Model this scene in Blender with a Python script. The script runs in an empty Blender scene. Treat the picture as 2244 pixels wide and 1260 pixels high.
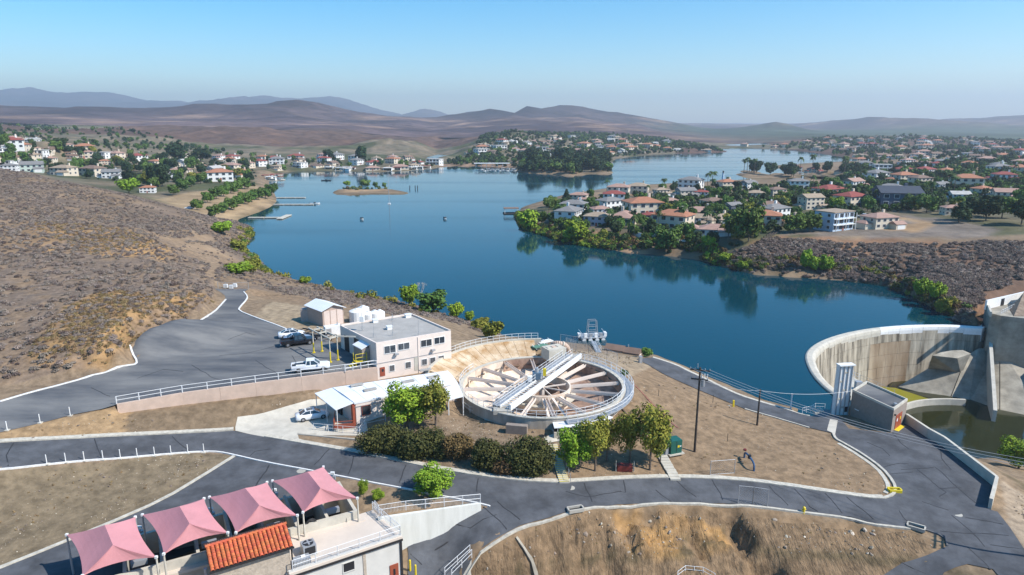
import bpy, bmesh, math, random
import numpy as np
from mathutils import Vector, Matrix
from mathutils.geometry import delaunay_2d_cdt
random.seed(7); np.random.seed(7)
S = bpy.context.scene
COL = S.collection
R = math.radians
# ------------------------------------------------------------------ camera
F = 1500.0; YH = 268.0; CAMZ = 48.0
PITCH = math.atan((630 - YH) / F)
cd = bpy.data.cameras.new('camera'); cam = bpy.data.objects.new('camera', cd); COL.objects.link(cam)
cam.location = (0, 0, CAMZ); cam.rotation_euler = (math.pi/2 - PITCH, 0, 0)
cd.sensor_width = 36; cd.lens = 36 * F / 2244; cd.clip_start = 1; cd.clip_end = 60000
S.camera = cam
# ------------------------------------------------------------------ light
SUN_DIR = Vector((0.95, -0.34, 1.0)).normalized()
SUN_EL = math.asin(SUN_DIR.z); SUN_AZ = math.atan2(SUN_DIR.x, SUN_DIR.y)
w = bpy.data.worlds.new('World'); S.world = w; w.use_nodes = True
nt = w.node_tree; bg = nt.nodes['Background']
sky = nt.nodes.new('ShaderNodeTexSky'); sky.sky_type = 'NISHITA'; sky.sun_disc = False
sky.sun_elevation = SUN_EL; sky.sun_rotation = SUN_AZ
sky.altitude = 300; sky.air_density = 1.0; sky.dust_density = 0.6; sky.ozone_density = 3.0
hsv = nt.nodes.new('ShaderNodeHueSaturation'); hsv.inputs['Saturation'].default_value = 1.55; hsv.inputs['Hue'].default_value = .492; hsv.inputs['Value'].default_value = 1.1
nt.links.new(sky.outputs[0], hsv.inputs['Color']); nt.links.new(hsv.outputs[0], bg.inputs[0])
bg.inputs[1].default_value = 0.14
sl = bpy.data.lights.new('sun', 'SUN'); sl.energy = 5.0; sl.angle = R(0.53); sl.color = (1.0, 0.95, 0.88)
so = bpy.data.objects.new('sun', sl); COL.objects.link(so)
so.rotation_euler = SUN_DIR.to_track_quat('Z', 'Y').to_euler(); so.location = (200, -100, 300)
S.view_settings.view_transform = 'Standard'; S.view_settings.look = 'None'
S.view_settings.exposure = 0.36; S.view_settings.gamma = 1.0; S.view_settings.use_curve_mapping = False
S.cycles.max_bounces = 5; S.cycles.diffuse_bounces = 2; S.cycles.glossy_bounces = 2; S.cycles.volume_bounces = 0
S.cycles.transparent_max_bounces = 6; S.cycles.transmission_bounces = 2
try: S.cycles.use_denoising = True
except Exception: pass
# ------------------------------------------------------------------ pixel helpers (photo pixels -> metres)
cp, sp = math.cos(PITCH), math.sin(PITCH)
def ray(px, py):
    u = (px - 1122) / F; v = (py - 630) / F
    return np.array((u, cp - v*sp, -sp - v*cp))       # per metre of depth
def W(px, py, z):
    r = ray(px, py); t = (z - CAMZ) / r[2]
    return Vector((r[0]*t, r[1]*t, z))
def D(px, py, d):
    r = ray(px, py); return Vector((r[0]*d, r[1]*d, CAMZ + r[2]*d))
def proj(p):
    x, y, z = p[0], p[1], p[2]-CAMZ
    d = y*cp - z*sp; up = y*sp + z*cp
    return 1122 + F*x/d, 630 - F*up/d, d
# ------------------------------------------------------------------ object helpers
def tag(o, label=None, cat=None, group=None, kind=None):
    if label: o['label'] = label
    if cat: o['category'] = cat
    if group: o['group'] = group
    if kind: o['kind'] = kind
    return o
def empty(name, loc=(0,0,0), rz=0, label=None, cat=None, group=None):
    o = bpy.data.objects.new(name, None); COL.objects.link(o); o.location = loc; o.rotation_euler = (0,0,rz)
    o.empty_display_size = 0.2
    return tag(o, label, cat, group)
def link(name, me, parent=None, loc=None, rz=None):
    o = bpy.data.objects.new(name, me); COL.objects.link(o)
    if parent is not None: o.parent = parent
    if loc is not None: o.location = loc
    if rz is not None: o.rotation_euler = (0,0,rz)
    return o
def npmesh(name, v, f, mat=None, smooth=False):
    v = np.asarray(v, dtype=np.float32).reshape(-1, 3)
    me = bpy.data.meshes.new(name)
    if isinstance(f, np.ndarray):
        k = f.shape[1]; n = f.shape[0]
        me.vertices.add(len(v)); me.vertices.foreach_set('co', v.ravel())
        me.loops.add(n*k); me.loops.foreach_set('vertex_index', f.astype(np.int32).ravel())
        me.polygons.add(n); me.polygons.foreach_set('loop_start', np.arange(0, n*k, k, dtype=np.int32))
        try: me.polygons.foreach_set('loop_total', np.full(n, k, dtype=np.int32))
        except Exception: pass
        me.update(calc_edges=True); me.validate()
    else:
        me.from_pydata([tuple(map(float, p)) for p in v], [], f)
    if mat: me.materials.append(mat)
    if smooth: me.polygons.foreach_set('use_smooth', [True]*len(me.polygons))
    return me
class MB:
    def __init__(s): s.v = []; s.f = []; s.mi = []; s.m = 0
    def add(s, vs, fs):
        b = len(s.v); s.v += [tuple(p) for p in vs]
        for q in fs: s.f.append(tuple(b+i for i in q)); s.mi.append(s.m)
        return s
    def box(s, c, d, rz=0, M=None):
        x, y, z = d[0]/2, d[1]/2, d[2]/2
        vs = [(a*x, b*y, e*z) for e in (-1,1) for b in (-1,1) for a in (-1,1)]
        c_, s_ = math.cos(rz), math.sin(rz)
        vs = [(c[0]+p[0]*c_-p[1]*s_, c[1]+p[0]*s_+p[1]*c_, c[2]+p[2]) for p in vs]
        if M is not None: vs = [tuple(M @ Vector(p)) for p in vs]
        return s.add(vs, [(0,2,3,1),(4,5,7,6),(0,1,5,4),(2,6,7,3),(0,4,6,2),(1,3,7,5)])
    def bx(s, x0, x1, y0, y1, z0, z1): return s.box(((x0+x1)/2,(y0+y1)/2,(z0+z1)/2),(x1-x0,y1-y0,z1-z0))
    def beam(s, a, b, wd, ht=None):
        ht = ht or wd; a = Vector(a); b = Vector(b); d = (b-a).normalized()
        up = Vector((0,0,1)) if abs(d.z) < .95 else Vector((0,1,0))
        r = d.cross(up).normalized()*wd/2; u = r.cross(d).normalized()*ht/2
        vs = [p+i*r+j*u for p in (a,b) for i,j in ((-1,-1),(1,-1),(1,1),(-1,1))]
        return s.add(vs, [(0,1,2,3),(7,6,5,4),(0,4,5,1),(1,5,6,2),(2,6,7,3),(3,7,4,0)])
    def tube(s, a, b, r0, r1=None, n=8, cap=True):
        r1 = r0 if r1 is None else r1
        a = Vector(a); b = Vector(b); d = (b-a).normalized()
        up = Vector((0,0,1)) if abs(d.z) < .9 else Vector((1,0,0))
        x = d.cross(up).normalized(); y = x.cross(d).normalized()
        vs = []
        for p, r in ((a,r0),(b,r1)):
            for i in range(n):
                t = 2*math.pi*i/n; vs.append(p + x*(r*math.cos(t)) + y*(r*math.sin(t)))
        fs = [(i,(i+1)%n,n+(i+1)%n,n+i) for i in range(n)]
        if cap: fs += [tuple(range(n-1,-1,-1)), tuple(range(n,2*n))]
        return s.add(vs, fs)
    def path(s, pts, r, n=6):
        for a, b in zip(pts[:-1], pts[1:]): s.tube(a, b, r, r, n)
        return s
    def prism(s, poly, z0, z1):
        n = len(poly); z0s = z0 if hasattr(z0,'__len__') else [z0]*n; z1s = z1 if hasattr(z1,'__len__') else [z1]*n
        a = sum(poly[i][0]*poly[(i+1)%n][1]-poly[(i+1)%n][0]*poly[i][1] for i in range(n))
        if a < 0: poly = poly[::-1]; z0s = z0s[::-1]; z1s = z1s[::-1]
        vs = [(p[0],p[1],z) for p,z in zip(poly,z0s)] + [(p[0],p[1],z) for p,z in zip(poly,z1s)]
        return s.add(vs, [tuple(range(n-1,-1,-1)), tuple(range(n,2*n))] + [(i,(i+1)%n,n+(i+1)%n,n+i) for i in range(n)])
    def lathe(s, prof, n=12, c=(0,0,0)):
        vs = []; k = len(prof)
        for i in range(n):
            t = 2*math.pi*i/n
            for r, z in prof: vs.append((c[0]+r*math.cos(t), c[1]+r*math.sin(t), c[2]+z))
        fs = [(i*k+j, ((i+1)%n)*k+j, ((i+1)%n)*k+j+1, i*k+j+1) for i in range(n) for j in range(k-1)]
        return s.add(vs, fs)
    def build(s, name, mats=None, parent=None, smooth=False, loc=None, rz=None):
        me = bpy.data.meshes.new(name); me.from_pydata(s.v, [], s.f)
        if mats is not None:
            for m in (mats if isinstance(mats, (list,tuple)) else [mats]): me.materials.append(m)
        if any(s.mi): me.polygons.foreach_set('material_index', s.mi)
        if smooth: me.polygons.foreach_set('use_smooth', [True]*len(me.polygons))
        me.update()
        return link(name, me, parent, loc, rz)
def kids(o): return [c for c in bpy.data.objects if c.parent == o]
CH = {}
def dup(root, loc=None, rz=None, scale=None, label=None, group=None, tree=None):
    """copy of a thing, its parts and sub-parts; tree = cached list [(part, [subparts])]"""
    if tree is None:
        tree = CH.get(root.name)
        if tree is None:
            tree = [(c, [g for g in bpy.data.objects if g.parent == c]) for c in bpy.data.objects if c.parent == root]
            CH[root.name] = tree
    r = root.copy(); COL.objects.link(r)
    if loc is not None: r.location = loc
    if rz is not None: r.rotation_euler = (0,0,rz)
    if scale is not None: r.scale = scale if hasattr(scale,'__len__') else (scale,)*3
    if label: r['label'] = label
    if group: r['group'] = group
    for c, gs in tree:
        k = c.copy(); COL.objects.link(k); k.parent = r
        for g in gs:
            q = g.copy(); COL.objects.link(q); q.parent = k
    return r
# ------------------------------------------------------------------ materials
def mat(name, col, rough=0.8, metal=0.0, var=0.0, vs=1.0, bump=0.0, bs=8.0, emit=None, col2=None, spec=None, obj_rand=0.0, detail=6, attr=None, streak=None):
    m = bpy.data.materials.new(name); m.use_nodes = True
    n = m.node_tree.nodes; L = m.node_tree.links; b = n['Principled BSDF']
    b.inputs['Roughness'].default_value = rough; b.inputs['Metallic'].default_value = metal
    if spec is not None: b.inputs['Specular IOR Level'].default_value = spec
    c4 = (*col, 1); src = None
    geo = n.new('ShaderNodeNewGeometry')
    if attr:
        a = n.new('ShaderNodeAttribute'); a.attribute_name = attr; src = a.outputs['Color']
    if var > 0 or col2:
        no = n.new('ShaderNodeTexNoise'); no.inputs['Scale'].default_value = vs; no.inputs['Detail'].default_value = detail; no.inputs['Roughness'].default_value = 0.65
        if streak:
            mp = n.new('ShaderNodeMapping'); mp.inputs['Scale'].default_value = streak; L.new(geo.outputs['Position'], mp.inputs[0]); L.new(mp.outputs[0], no.inputs['Vector'])
        else: L.new(geo.outputs['Position'], no.inputs['Vector'])
        mx = n.new('ShaderNodeMix'); mx.data_type = 'RGBA'
        rp = n.new('ShaderNodeMapRange'); rp.inputs[1].default_value = 0.35; rp.inputs[2].default_value = 0.65
        L.new(no.outputs['Fac'], rp.inputs[0]); L.new(rp.outputs[0], mx.inputs[0])
        if attr:
            d1 = n.new('ShaderNodeVectorMath'); d1.operation = 'SCALE'; d1.inputs[3].default_value = 1-var; L.new(src, d1.inputs[0])
            d2 = n.new('ShaderNodeVectorMath'); d2.operation = 'SCALE'; d2.inputs[3].default_value = 1+var; L.new(src, d2.inputs[0])
            L.new(d1.outputs[0], mx.inputs[6]); L.new(d2.outputs[0], mx.inputs[7])
        else:
            ca = tuple(x*(1-var) for x in col); cb = col2 if col2 else tuple(min(1,x*(1+var)) for x in col)
            mx.inputs[6].default_value = (*ca,1); mx.inputs[7].default_value = (*cb,1)
        src = mx.outputs[2]
    if obj_rand > 0:
        oi = n.new('ShaderNodeObjectInfo'); hs = n.new('ShaderNodeHueSaturation')
        mr = n.new('ShaderNodeMapRange'); mr.inputs[3].default_value = 1-obj_rand; mr.inputs[4].default_value = 1+obj_rand
        L.new(oi.outputs['Random'], mr.inputs[0]); L.new(mr.outputs[0], hs.inputs['Value'])
        mh = n.new('ShaderNodeMath'); mh.operation = 'MULTIPLY_ADD'; mh.inputs[1].default_value = 0.05*min(1,obj_rand*2.5); mh.inputs[2].default_value = 0.5-0.025*min(1,obj_rand*2.5)
        fr = n.new('ShaderNodeMath'); fr.operation='FRACT'; m7 = n.new('ShaderNodeMath'); m7.operation='MULTIPLY'; m7.inputs[1].default_value = 7.31
        L.new(oi.outputs['Random'], m7.inputs[0]); L.new(m7.outputs[0], fr.inputs[0]); L.new(fr.outputs[0], mh.inputs[0]); L.new(mh.outputs[0], hs.inputs['Hue'])
        if src is not None: L.new(src, hs.inputs['Color'])
        else: hs.inputs['Color'].default_value = c4
        src = hs.outputs[0]
    if src is not None: L.new(src, b.inputs['Base Color'])
    else: b.inputs['Base Color'].default_value = c4
    if bump > 0:
        nb = n.new('ShaderNodeTexNoise'); nb.inputs['Scale'].default_value = bs; nb.inputs['Detail'].default_value = 5
        L.new(geo.outputs['Position'], nb.inputs['Vector'])
        bp = n.new('ShaderNodeBump'); bp.inputs['Strength'].default_value = 1.0; bp.inputs['Distance'].default_value = bump
        L.new(nb.outputs['Fac'], bp.inputs['Height']); L.new(bp.outputs[0], b.inputs['Normal'])
    return m
def leafmat(name, c1, c2, rnd=0.25):
    m = mat(name, c1, 0.75, var=0.0, col2=c2, vs=1.3, obj_rand=rnd, spec=0.2, detail=3)
    b = m.node_tree.nodes['Principled BSDF']
    try: b.inputs['Subsurface Weight'].default_value = 0.0
    except Exception: pass
    return m
M = {}
M['white'] = mat('white_paint', (.78,.77,.74), .55, var=.06, vs=2)
M['rail'] = mat('rail_paint', (.75,.75,.74), .5)
M['concrete'] = mat('concrete', (.42,.39,.33), .9, var=.14, vs=.5, bump=.01, bs=20)
M['conc_light'] = mat('pale_concrete', (.52,.48,.40), .9, var=.12, vs=.7, bump=.008, bs=20)
M['kerb'] = mat('kerb_concrete', (.50,.46,.38), .9, var=.2, vs=2.0)
M['line'] = mat('kerb_white', (.72,.70,.66), .8, var=.15, vs=2.5)
M['asphalt'] = mat('asphalt', (.086,.089,.096), .93, var=.30, vs=.35, bump=.006, bs=40, spec=.25)
M['asphalt_old'] = mat('old_asphalt', (.085,.09,.10), .93, col2=(.20,.195,.185), var=.05, vs=.13, bump=.006, bs=40, spec=.25, streak=(.5,1.6,1))
M['seal'] = mat('crack_tar', (.03,.031,.034), .8)
M['stucco_pink'] = mat('pink_stucco', (.66,.54,.47), .9, var=.05, vs=1.2, bump=.006, bs=30)
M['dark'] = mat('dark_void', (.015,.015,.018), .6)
M['glass'] = mat('window_glass', (.03,.04,.05), .08, spec=.8)
M['steel'] = mat('galvanised_steel', (.42,.43,.44), .5, metal=.4)
M['blacksteel'] = mat('black_steel', (.02,.02,.022), .6)
M['yellow'] = mat('yellow_paint', (.72,.55,.02), .5)
M['wood'] = mat('pole_wood', (.055,.042,.034), .9, var=.3, vs=3)
M['trunk'] = mat('bark', (.13,.10,.075), .9, var=.3, vs=4, bump=.02, bs=12)
M['red_brown'] = mat('red_brown_paint', (.30,.07,.035), .6)
M['ground'] = mat('ground_soil', (.3,.25,.2), .95, var=.30, vs=.8, bump=.10, bs=1.6, attr='tint', detail=12, spec=.15)
M['ground_far'] = mat('ground_scrub', (.3,.25,.2), .95, var=.28, vs=.06, bump=1.2, bs=.15, attr='tint', detail=12, spec=.1)
M['ground_hill'] = mat('hill_scrub', (.3,.25,.2), .95, var=.35, vs=.02, bump=8, bs=.012, attr='tint', detail=14, spec=.05)

m_ = mat('ground_eroded', (.3,.25,.2), .95, var=.34, vs=.9, bump=.55, bs=1.0, attr='tint', detail=12, spec=.15); M['ground_eroded'] = m_
_n = m_.node_tree.nodes; _mp = _n.new('ShaderNodeMapping'); _mp.inputs['Scale'].default_value = (1.5,.45,.6)
for _t in [x for x in _n if x.type == 'TEX_NOISE' and abs(x.inputs['Scale'].default_value-1.0) < 1e-4]:
    _gq = [x for x in _n if x.type == 'NEW_GEOMETRY'][0]; m_.node_tree.links.new(_gq.outputs['Position'], _mp.inputs[0]); m_.node_tree.links.new(_mp.outputs[0], _t.inputs['Vector']); _t.inputs['Detail'].default_value = 12; _t.inputs['Roughness'].default_value = .62
# ------------------------------------------------------------------ terrain: surveyed lines (px, py, height z) turned into metres
TZ = []
def Z(*pts, step=None): TZ.append((pts, 'z', step))
def under(pts, dx, dy, z=-4):
    for p in pts:
        q = W(*p); EX.append((q.x+dx, q.y+dy, z))
EX = []
def ZD(*pts): TZ.append((pts, 'd', None))
# upper lot edges
LOT_L = [(-160,925,10.35),(0,881,10.2),(71,860,10.1),(127,846,10),(186,830,10),(246,814,10),(294,802,10),(302,795,10),(291,782,10),(287,774,10),(292,762,10),(313,750,10),(365,733,10),(421,713,10),(456,697,10),(480,675,10),(495,657,10),(493,648,10),(484,641,10)]
LOT_T = [(470,634,10),(544,634,10)]
LOT_R = [(534,640,10),(543,650,10),(540,658,10),(526,673,10),(522,681,10),(556,695,10),(595,709,10),(635,725,10),(690,731,10),(748,760,10)]
LOT_B = [(826,806,10),(756,815,10),(560,840,10),(400,862,10),(256,887,10),(222,897,10),(159,909,10),(79,929,10.1),(0,947,10.2),(-160,985,10.35)]
Z(*LOT_L); Z(*LOT_T); Z(*LOT_R); Z(*LOT_B)
# shoulder and hill on the left
Z((-160,890,10.5),(0,855,10.4),(120,832,10.3),(230,806,10.3),(283,793,10.3),(276,768,10.3),(300,745,10.3),(360,725,10.3),(440,692,10.3),(470,668,10.4),(470,640,10.3))
Z((-160,850,11.5),(0,830,11),(110,812,11.3),(200,800,11.5),(250,780,12.2),(262,750,13),(330,715,13.2),(400,690,12.6),(440,665,12.6),(455,640,12.3))
Z((-200,760,13),(0,745,13),(120,755,13.2),(205,760,13.6),(230,730,14.5),(300,680,14.8),(380,650,14.2),(440,628,13))
Z((-200,650,15),(0,650,14.5),(150,650,15),(300,635,15),(400,620,13.6),(460,610,12))
Z((-200,560,18),(0,560,16.5),(150,560,16.5),(300,560,15.5),(400,575,11.8),(470,590,9.8))
Z((-200,470,22),(0,480,19),(150,485,19.5),(300,500,17),(400,520,12),(480,545,8),(520,560,4))
Z((-300,360,29),(-150,370,27),(0,378,25),(100,391,23.5),(200,413,21),(300,437,18),(400,466,12.5),(455,489,8.5),(500,500,5),(530,508,2))
Z((-300,352,17),(0,368,13),(200,403,8),(300,425,6),(400,452,4),(455,474,3.2),(500,485,2.6))
# gate, knoll above the lake
Z((470,630,10),(545,630,10)); Z((470,620,9.3),(540,622,9),(590,640,9)); Z((545,590,4),(500,580,6))
Z((556,690,10),(600,680,9.6),(670,675,9.6),(740,690,9.6),(760,715,10)); Z((570,650,8.5),(660,655,8),(740,665,8),(800,680,8),(860,690,7.6))
Z((640,630,3),(760,655,3),(870,675,3),(940,690,3),(1000,705,4),(1050,730,5))
Z((905,688,8.5),(960,700,8),(1020,735,8.5),(1080,750,8),(1150,752,7),(1230,765,5.5))
Z((990,760,9.2),(1060,762,9),(1130,770,8.8),(1240,780,8),(1300,775,6),(1330,780,5),(1385,785,4.3))
# near shoreline of the big basin
SH_N = [(530,508,0),(560,500,0),(557,516,0),(532,540,0),(528,552,0),(552,562,0),(572,580,0),(578,597,0),(640,611,0),(760,640,0),(870,660,0),(905,672,0),(985,693,0),(1050,712,0),(1100,737,0),(1180,744,0),(1250,750,0),(1330,757,0),(1400,771,0),(1440,779,0),(1490,798,0),(1547,823,0),(1600,845,0),(1660,869,0),(1700,881,0),(1760,895,0),(1815,904,0)]
Z(*SH_N)
under([p for p in SH_N if p[1]>560],5,11); Z((600,520,-5),(590,540,-5),(575,560,-5),(600,575,-5))
# west / north shore of the basin
SH_W = [(520,482,0),(560,468,0),(590,455,0),(604,443,0),(606,434,0),(600,422,0),(590,405,0),(588,395,0),(600,382,0),(640,376,0),(720,374,0),(840,376,0),(900,374,0),(960,368,0),(975,361,0),(1040,363,0),(1120,368,0),(1135,378,0),(1200,381,0),(1280,383,0),(1338,382,0),(1342,376,0),(1340,360,0),(1350,350,0),(1420,346,0),(1500,340,0),(1590,336,0),(1597,331,0)]
Z(*SH_W); under(SH_W[:9],14,0); under(SH_W[9:20],0,-22); Z((1360,380,-5),(1365,358,-5),(1420,352,-5),(1500,346,-5),(1600,341,-5),(1620,333,-5))
Z((1540,336,0.5),(1500,334,1),(1400,338,1.5),(1360,343,1.5)); Z((1597,327,0),(1640,326,0),(1700,329,0),(1760,332,0),(1800,338,0),(1850,345,0),(1880,352,0))
Z((1600,322,1.5),(1700,324,2),(1800,331,2),(1900,345,2)); Z((1597,333,-3),(1640,331,-5),(1700,334,-5),(1760,340,-5),(1830,352,-5))
Z((500,470,1.5),(560,455,1.5),(590,440,1.5),(585,420,1.5),(575,395,1.5)); Z((440,462,4),(500,440,4),(560,420,4),(560,395,4),(600,368,3),(700,366,3),(840,368,3),(940,363,2.5))
Z((960,357,2.5),(1060,359,2.5),(1130,362,2.5)); Z((960,354,0),(1000,351,0),(1010,345,0),(960,338,0),(930,345,0),(955,352,0)); Z((975,348,-3),(960,345,-3))
Z((1130,352,3),(1200,350,3),(1300,350,3),(1335,360,2)); Z((1140,372,2.5),(1200,374,3),(1280,376,3),(1325,377,1.8))
# island
Z((742,413,0),(760,417,0),(800,419,0),(850,415,0),(852,411,0),(800,407,0),(760,406,0),(742,413,0)); Z((757,413,1.8),(775,413.5,2.2),(800,414,1.8),(825,413.8,1.5),(842,413,1.1)); Z((757,410,.4),(800,409,.4),(843,411,.4)); Z((765,416,.6),(800,417,.6)); Z((730,410,-3),(735,420,-4),(800,424,-4),(860,418,-4),(862,408,-3),(800,402,-3),(745,403,-3))
# left town
Z((-400,340,22),(0,352,14),(100,368,11),(200,388,8),(300,400,6.5),(400,410,6),(500,400,5)); Z((-400,300,40),(0,320,24),(100,335,20),(250,350,13),(400,350,9),(550,348,6),(700,345,5),(900,350,4),(1000,338,5))
Z((-400,285,42),(0,296,38),(150,310,30),(300,325,18),(500,330,12),(700,330,10),(900,335,7)); Z((-300,279,42),(0,281,40),(80,286,36))
# peninsula on the right (near shore)
SH_P = [(1125,466,0),(1140,500,0),(1175,510,0),(1200,518,0),(1230,527,0),(1265,535,0),(1300,542,0),(1350,548,0),(1400,552,0),(1450,554,0),(1500,558,0),(1540,568,0),(1580,581,0),(1640,597,0),(1700,600,0),(1760,601,0),(1840,607,0),(1900,612,0),(1960,626,0),(2000,650,0),(2050,680,0),(2110,699,0),(2150,706,0)]
Z(*SH_P); under(SH_P,-3,-11)
Z((1165,485,1.8),(1200,500,2.2),(1265,518,2.4),(1350,532,2.6),(1450,538,3),(1530,548,3),(1590,562,3),(1640,580,2.5),(1760,585,3),(1860,590,3),(1960,605,3),(2040,640,3),(2110,675,3),(2150,692,3))
Z((1180,470,3.6),(1300,495,5),(1400,510,5),(1500,520,5.5),(1560,530,6),(1620,530,7),(1690,520,8.5),(1800,524,9),(1950,522,9.5),(2100,524,10),(2244,530,11),(2400,540,12))
Z((2000,575,6),(2100,600,6.2),(2244,600,7),(2400,620,8)); Z((1700,560,5),(1850,560,5.5),(1950,575,5.5)); Z((2150,668,2.2),(2162,664,3.0),(2200,655,3.6),(2244,648,4.0),(2400,650,5))
Z((1200,440,3),(1300,440,5.5),(1400,450,6.5),(1500,450,7),(1600,470,8),(1700,480,9),(1850,490,9.5),(2000,490,10),(2244,490,12),(2500,490,13))
Z((1130,458,0),(1185,441,0),(1240,426,0),(1330,412,0),(1420,404,0),(1500,400,0),(1580,396,0),(1640,393,0),(1720,392,0),(1800,392,0),(1850,396,0)); Z((1120,455,-4),(1180,434,-4),(1300,408,-4),(1450,396,-4),(1600,389,-4),(1700,387,-3),(1820,389,-3))
Z((1250,424,3),(1400,412,4),(1600,404,5),(1750,400,6),(1900,400,7),(2100,400,9),(2400,410,11)); Z((1620,378,0),(1650,383,0),(1740,385,0),(1820,386,0)); Z((1620,374,0),(1650,368,0),(1700,362,0),(1760,358,0)); Z((1660,376,1.6),(1740,376,2.2),(1850,375,3),(2000,375,5),(2200,378,8),(2450,385,10))
Z((1618,379.5,1.0),(1640,380,1.6),(1665,381,1.8),(1720,381.5,2)); Z((1622,376.5,1.2),(1645,376,1.6),(1660,375,1.6)); Z((1606,369,-3),(1598,378,-3),(1700,356,-3),(1640,362,-4))
# town beyond
Z((1020,335,6),(1100,325,8),(1250,318,12),(1400,318,10),(1500,325,6)); ZD((950,312,1500),(1080,300,1500),(1200,296,1550),(1300,294,1600),(1400,300,1600),(1500,312,1500),(1600,318,1500),(1700,312,1700),(1800,300,1700),(1950,296,1700),(2100,305,1500),(2300,315,1400),(2600,318,1400))
Z((1900,345,3),(2000,345,6),(2200,350,9),(2500,355,12))
# middle ground right (slope between the roads)
B_UP = [(-160,1010,10.2),(0,972,9.6),(100,967,8.9),(267,958,7.6),(400,952,6.6),(512,946.5,5.9),(579,958,5.9),(680,976,5.75),(780,993.5,5.6),(890,1016,5.4),(1000,1038,5.2),(1100,1052,5),(1165,1058,4.8),(1227,1060,4.6),(1290,1056,4.4),(1355,1052,4.2),(1482,1048,3.8),(1610,1053,3.4),(1712,1065.7,3),(1814,1081,2.6),(1905,1093,2.3),(1940,1094,2.2),(1958,1088,2.2),(1967,1078,2.2),(1962,1058,2.2),(1936,1027.5,2.1),(1895,997,2.1),(1849,971,2),(1834,963,2),(1829,951,2),(1773,938,2),(1699,916,2),(1632,897,2.2),(1556,866,2.6),(1500,842,3),(1452,820,3.5),(1420,800,3.9),(1395,787,4.2)]
LAKE_E = [(1430,783,3.8),(1480,799,3.2),(1507,813,2.9),(1547,831,2.4),(1579,848,2.1),(1623,868,1.7),(1659,879,1.6),(1700,891,1.5),(1732,899,1.5),(1773,910,1.5),(1808,913,1.5)]
B_LO = [(2076,1198,.8),(2071,1177,1.1),(2024,1160,1.3),(1993,1156,1.5),(1900,1142,1.9),(1865,1132,2),(1763,1119,2.4),(1661,1106.5,2.8),(1584,1101,3.1),(1482,1100,3.5),(1380,1104,3.9),(1278,1111.5,4.4),(1202,1132,4.4),(1141,1150,4.1),(1100,1170,3.8),(1034,1207,3.0),(944,1260,1.7),(905,1290,1.2)]
BR_LO = [(1900,1280,-.6),(1933,1260,-.4),(1976,1234,.1),(2033,1217,.5),(2076,1198,.8)]
B_WL = [(-160,1045,9.9),(0,1027,9.3),(102,1017,8.5),(187,1009,7.8),(263,1004.7,7.2),(339,998,6.6),(410,992.5,6.1),(450,990.5,5.85),(481,991.4,5.75),(512,998,5.7),(579,1013.6,5.65),(668,1030,5.5),(735,1042.6,5.4),(847,1065,5.2),(984,1089,4.95),(1034,1100,4.85),(1074,1110,4.8)]
C_L = [(512,1000,5.7),(445,1042,5.6),(356,1096,5.5),(223,1154,5.5),(22,1236,5.5),(-120,1290,5.5)]
Z(*B_UP); Z(*LAKE_E); Z(*B_LO); Z(*BR_LO); Z(*B_WL); Z(*C_L)
Z((950,1257,1.6),(900,1215,2.6),(893,1196,2.9),(960,1160,3.5),(1053,1117,4.7)); Z((960,1130,3.7),(1000,1118,4.2))
Z((870,1290,.9),(700,1290,.9),(640,1290,.9)); Z((600,1060,5.6),(450,1130,5.5),(300,1190,5.5),(100,1280,5.5)); Z((830,1085,5.2),(790,1075,5.2),(880,1092,5.1)); Z((650,1180,4),(560,1250,3),(750,1150,4))
# wall toe, banks
Z((256,908,8.75),(400,890,8.45),(560,872,8.1),(690,850,8.4),(758,838,8.6)); Z((516,941,6.1),(560,920,6.0),(640,902,6.0),(700,890,6.0),(720,860,6.6)); Z((700,960,5.9),(790,975,5.8),(800,945,6.1),(690,940,6))
Z((800,935,6.2),(860,925,6.6),(960,918,7.0),(1010,905,6.6),(1040,915,6.2)); Z((850,965,6),(940,960,6.3),(1040,955,6.4),(1120,965,6.1),(1210,975,5.8)); Z((790,985,5.75),(900,1005,5.6),(1000,1025,5.4),(1100,1040,5.2),(1190,1045,5))
Z((1010,912,6),(1060,925,5.9),(1120,938,5.8),(1180,946,5.7),(1250,945,5.8),(1320,930,6.0),(1370,900,6.4),(1390,860,6.8),(1385,825,7.2),(1330,795,7.4))
Z((1240,975,5.5),(1300,985,5.2),(1400,985,4.8),(1460,985,4.6),(1440,930,5),(1500,880,5),(1480,860,5.2),(1430,830,5.4),(1420,810,4.6)); Z((1240,1045,4.7),(1350,1035,4.4),(1480,1030,4)); Z((1522,990,4.1),(1600,960,3.4),(1660,932,2.9),(1760,960,2.7),(1830,1000,2.6),(1600,1030,3.7),(1800,1060,2.9),(1900,1070,2.5),(1920,1040,2.4))
# lot side behind the main building / clarifier
Z((905,700,9.8),(988,745,9.6),(1000,765,9.4),(940,705,9.7)); Z((990,815,7.3),(1000,850,7.0))
# lower bank in front
Z((950,1290,-.3),(1100,1262,-.4),(1250,1264,-1),(1400,1264,-1.2),(1550,1264,-1.3),(1700,1262,-1),(1850,1262,-.7)); Z((1050,1222,2.4),(1130,1180,3.2),(1220,1150,3.6),(1290,1130,4.1),(1380,1120,3.7),(1480,1115,3.3)); Z((1000,1330,-3),(1400,1330,-4),(1800,1330,-3),(2000,1290,-1.5))
Z((1380,1150,2.2),(1450,1140,2.4),(1520,1150,1.9),(1590,1140,2),(1650,1150,1.6)); Z((1450,1200,.4),(1530,1210,0),(1600,1190,.6),(1660,1230,-.5),(1350,1210,.6)); Z((1700,1125,2.2),(1800,1140,1.7),(1900,1165,1.0),(1980,1190,.6))
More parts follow.
